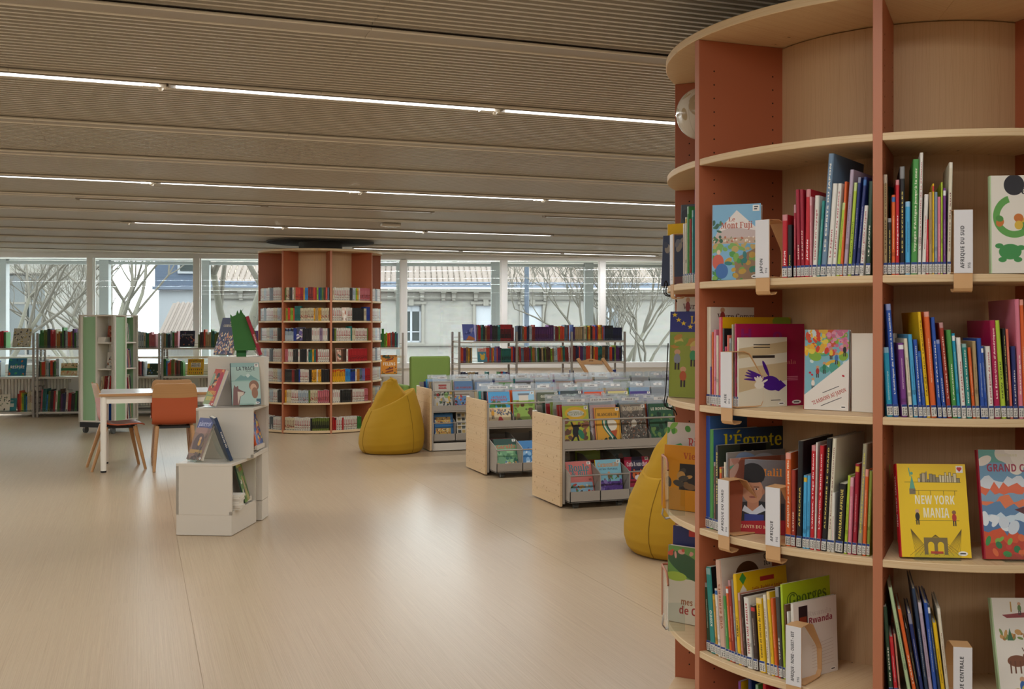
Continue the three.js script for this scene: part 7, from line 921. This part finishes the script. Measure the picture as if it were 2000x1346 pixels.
// ---------------------------------------------------------------- mustard bean bags
function beanBag(label, a, b, turn, mirror) {
  const t = thing('bean_bag', label, 'bean bag'); at(t, a, 0, b, turn); t.scale.set(0.95, 1, 0.95);
  const f = (h) => { const p = [[0, 0.33], [0.012, 0.355], [0.05, 0.382], [0.12, 0.398], [0.2, 0.395], [0.3, 0.378], [0.4, 0.35], [0.5, 0.31], [0.56, 0.28], [0.62, 0.24]]; let i = 0; while (i < p.length - 2 && p[i + 1][0] < h) i++; const k = (h - p[i][0]) / (p[i + 1][0] - p[i][0]); return p[i][1] + (p[i + 1][1] - p[i][1]) * Math.min(1, Math.max(0, k)); };
  const bump = (u, h) => 0.006 * Math.sin(u * 3 + h * 9 + 1) + 0.004 * Math.sin(u * 7 - h * 13) + (h > 0.3 ? 0.006 * Math.sin(u * 5 + h * 30) : 0);
  const nu = 96, body = [], grid = (rows, fn) => { const pos = [], idx = [], uv = []; for (let r = 0; r < rows; r++) for (let i = 0; i <= nu; i++) { const u = (i / nu) * TAU, p = fn(u, r / (rows - 1)); pos.push(...p); uv.push(u * 0.4, r / rows); } for (let r = 0; r < rows - 1; r++) for (let i = 0; i < nu; i++) { const q = r * (nu + 1) + i; idx.push(q, q + nu + 1, q + 1, q + 1, q + nu + 1, q + nu + 2); } const g = new THREE.BufferGeometry(); g.setAttribute('position', new THREE.Float32BufferAttribute(pos, 3)); g.setAttribute('uv', new THREE.Float32BufferAttribute(uv, 2)); g.setIndex(idx); const q = g.toNonIndexed(); q.computeVertexNormals(); return smoothNormals(q, 75); };
  // u = 90 degrees is the front; the rim of the body dips at the front left and rises behind on the right, like a slumped collar
  const rimH = (u) => 0.6 + 0.115 * Math.cos(u - (mirror ? 2.6 : -0.15)) - 0.03 * Math.max(0, Math.sin(u)) ;
  const P = (u, v) => {
    const top = rimH(u);
    if (v < 0.08) { const k = v / 0.08; return [Math.cos(u) * 0.33 * k, 0.002, Math.sin(u) * 0.33 * k]; }
    if (v < 0.84) { const h = 0.002 + (top - 0.002) * ((v - 0.08) / 0.76), hn = h * (0.565 / top), r = f(hn * 1.02) * (1 + bump(u, h)) * (1 - 0.02 * Math.cos(2 * u)); return [Math.cos(u) * r, h, Math.sin(u) * r]; }
    const k = (v - 0.84) / 0.16, r = f(0.575) * (1 - 0.62 * k); return [Math.cos(u) * r, top + 0.012 * Math.sin(Math.min(1, k * 4) * Math.PI) - 0.09 * k, Math.sin(u) * r];
  };
  mesh('bag_body', grid(70, P), M.mustard, t);
  const cx = mirror ? 0.06 : 0.0, lean = mirror ? 0.02 : -0.02;
  mesh('bag_neck', grid(40, (u, v) => {
    const h = 0.46 + 0.375 * v, w = [0.27, 0.25, 0.232, 0.212, 0.195, 0.175, 0.15, 0.118, 0.092, 0.08, 0][Math.min(10, Math.floor(v * 10))], w2 = [0.25, 0.232, 0.212, 0.195, 0.175, 0.15, 0.118, 0.092, 0.08, 0, 0][Math.min(10, Math.floor(v * 10))], k = v * 10 - Math.floor(v * 10), r = (w + (w2 - w) * k) * (1 + 0.06 * Math.sin(5 * u + v * 7) * v + 0.05 * Math.sin(9 * u - v * 5) * v * v);
    return [Math.cos(u) * r * (1.0) + cx + lean * v, h + 0.02 * Math.sin(3 * u + 1) * v * (1 - v) + 0.015 * Math.cos(u) * v, Math.sin(u) * r * 0.82 - 0.03 + 0.03 * v];
  }), M.mustard, t);
  for (const u of mirror ? [2.35, 1.0, 3.6, 5.2] : [0.72, 2.42, 3.9, 5.4]) { const pts = []; for (let i = 0; i <= 20; i++) { const p = P(u + 0.05 * Math.sin(i / 20 * 3), 0.1 + 0.73 * (i / 20)); pts.push([p[0] * 1.003, p[1], p[2] * 1.003]); } mesh('seam', tube(pts, 0.0035, 40, 6), M.mustardSeam, t); }
  mesh('carry_loop', tube([[cx - 0.05, 0.775, 0.01], [cx - 0.03, 0.81, 0.03], [cx + 0.02, 0.812, 0.03], [cx + 0.05, 0.78, 0.0]], 0.011, 24, 8), M.mustard, t);
}
beanBag('mustard yellow bean bag before the far bookcase, left of the bins', 2.69, 11.58, -YAW, false);
beanBag('mustard yellow bean bag half hidden behind the near round bookcase', 3.235, 5.85, -YAW + 0.15, false);

renderer.render(scene, camera);
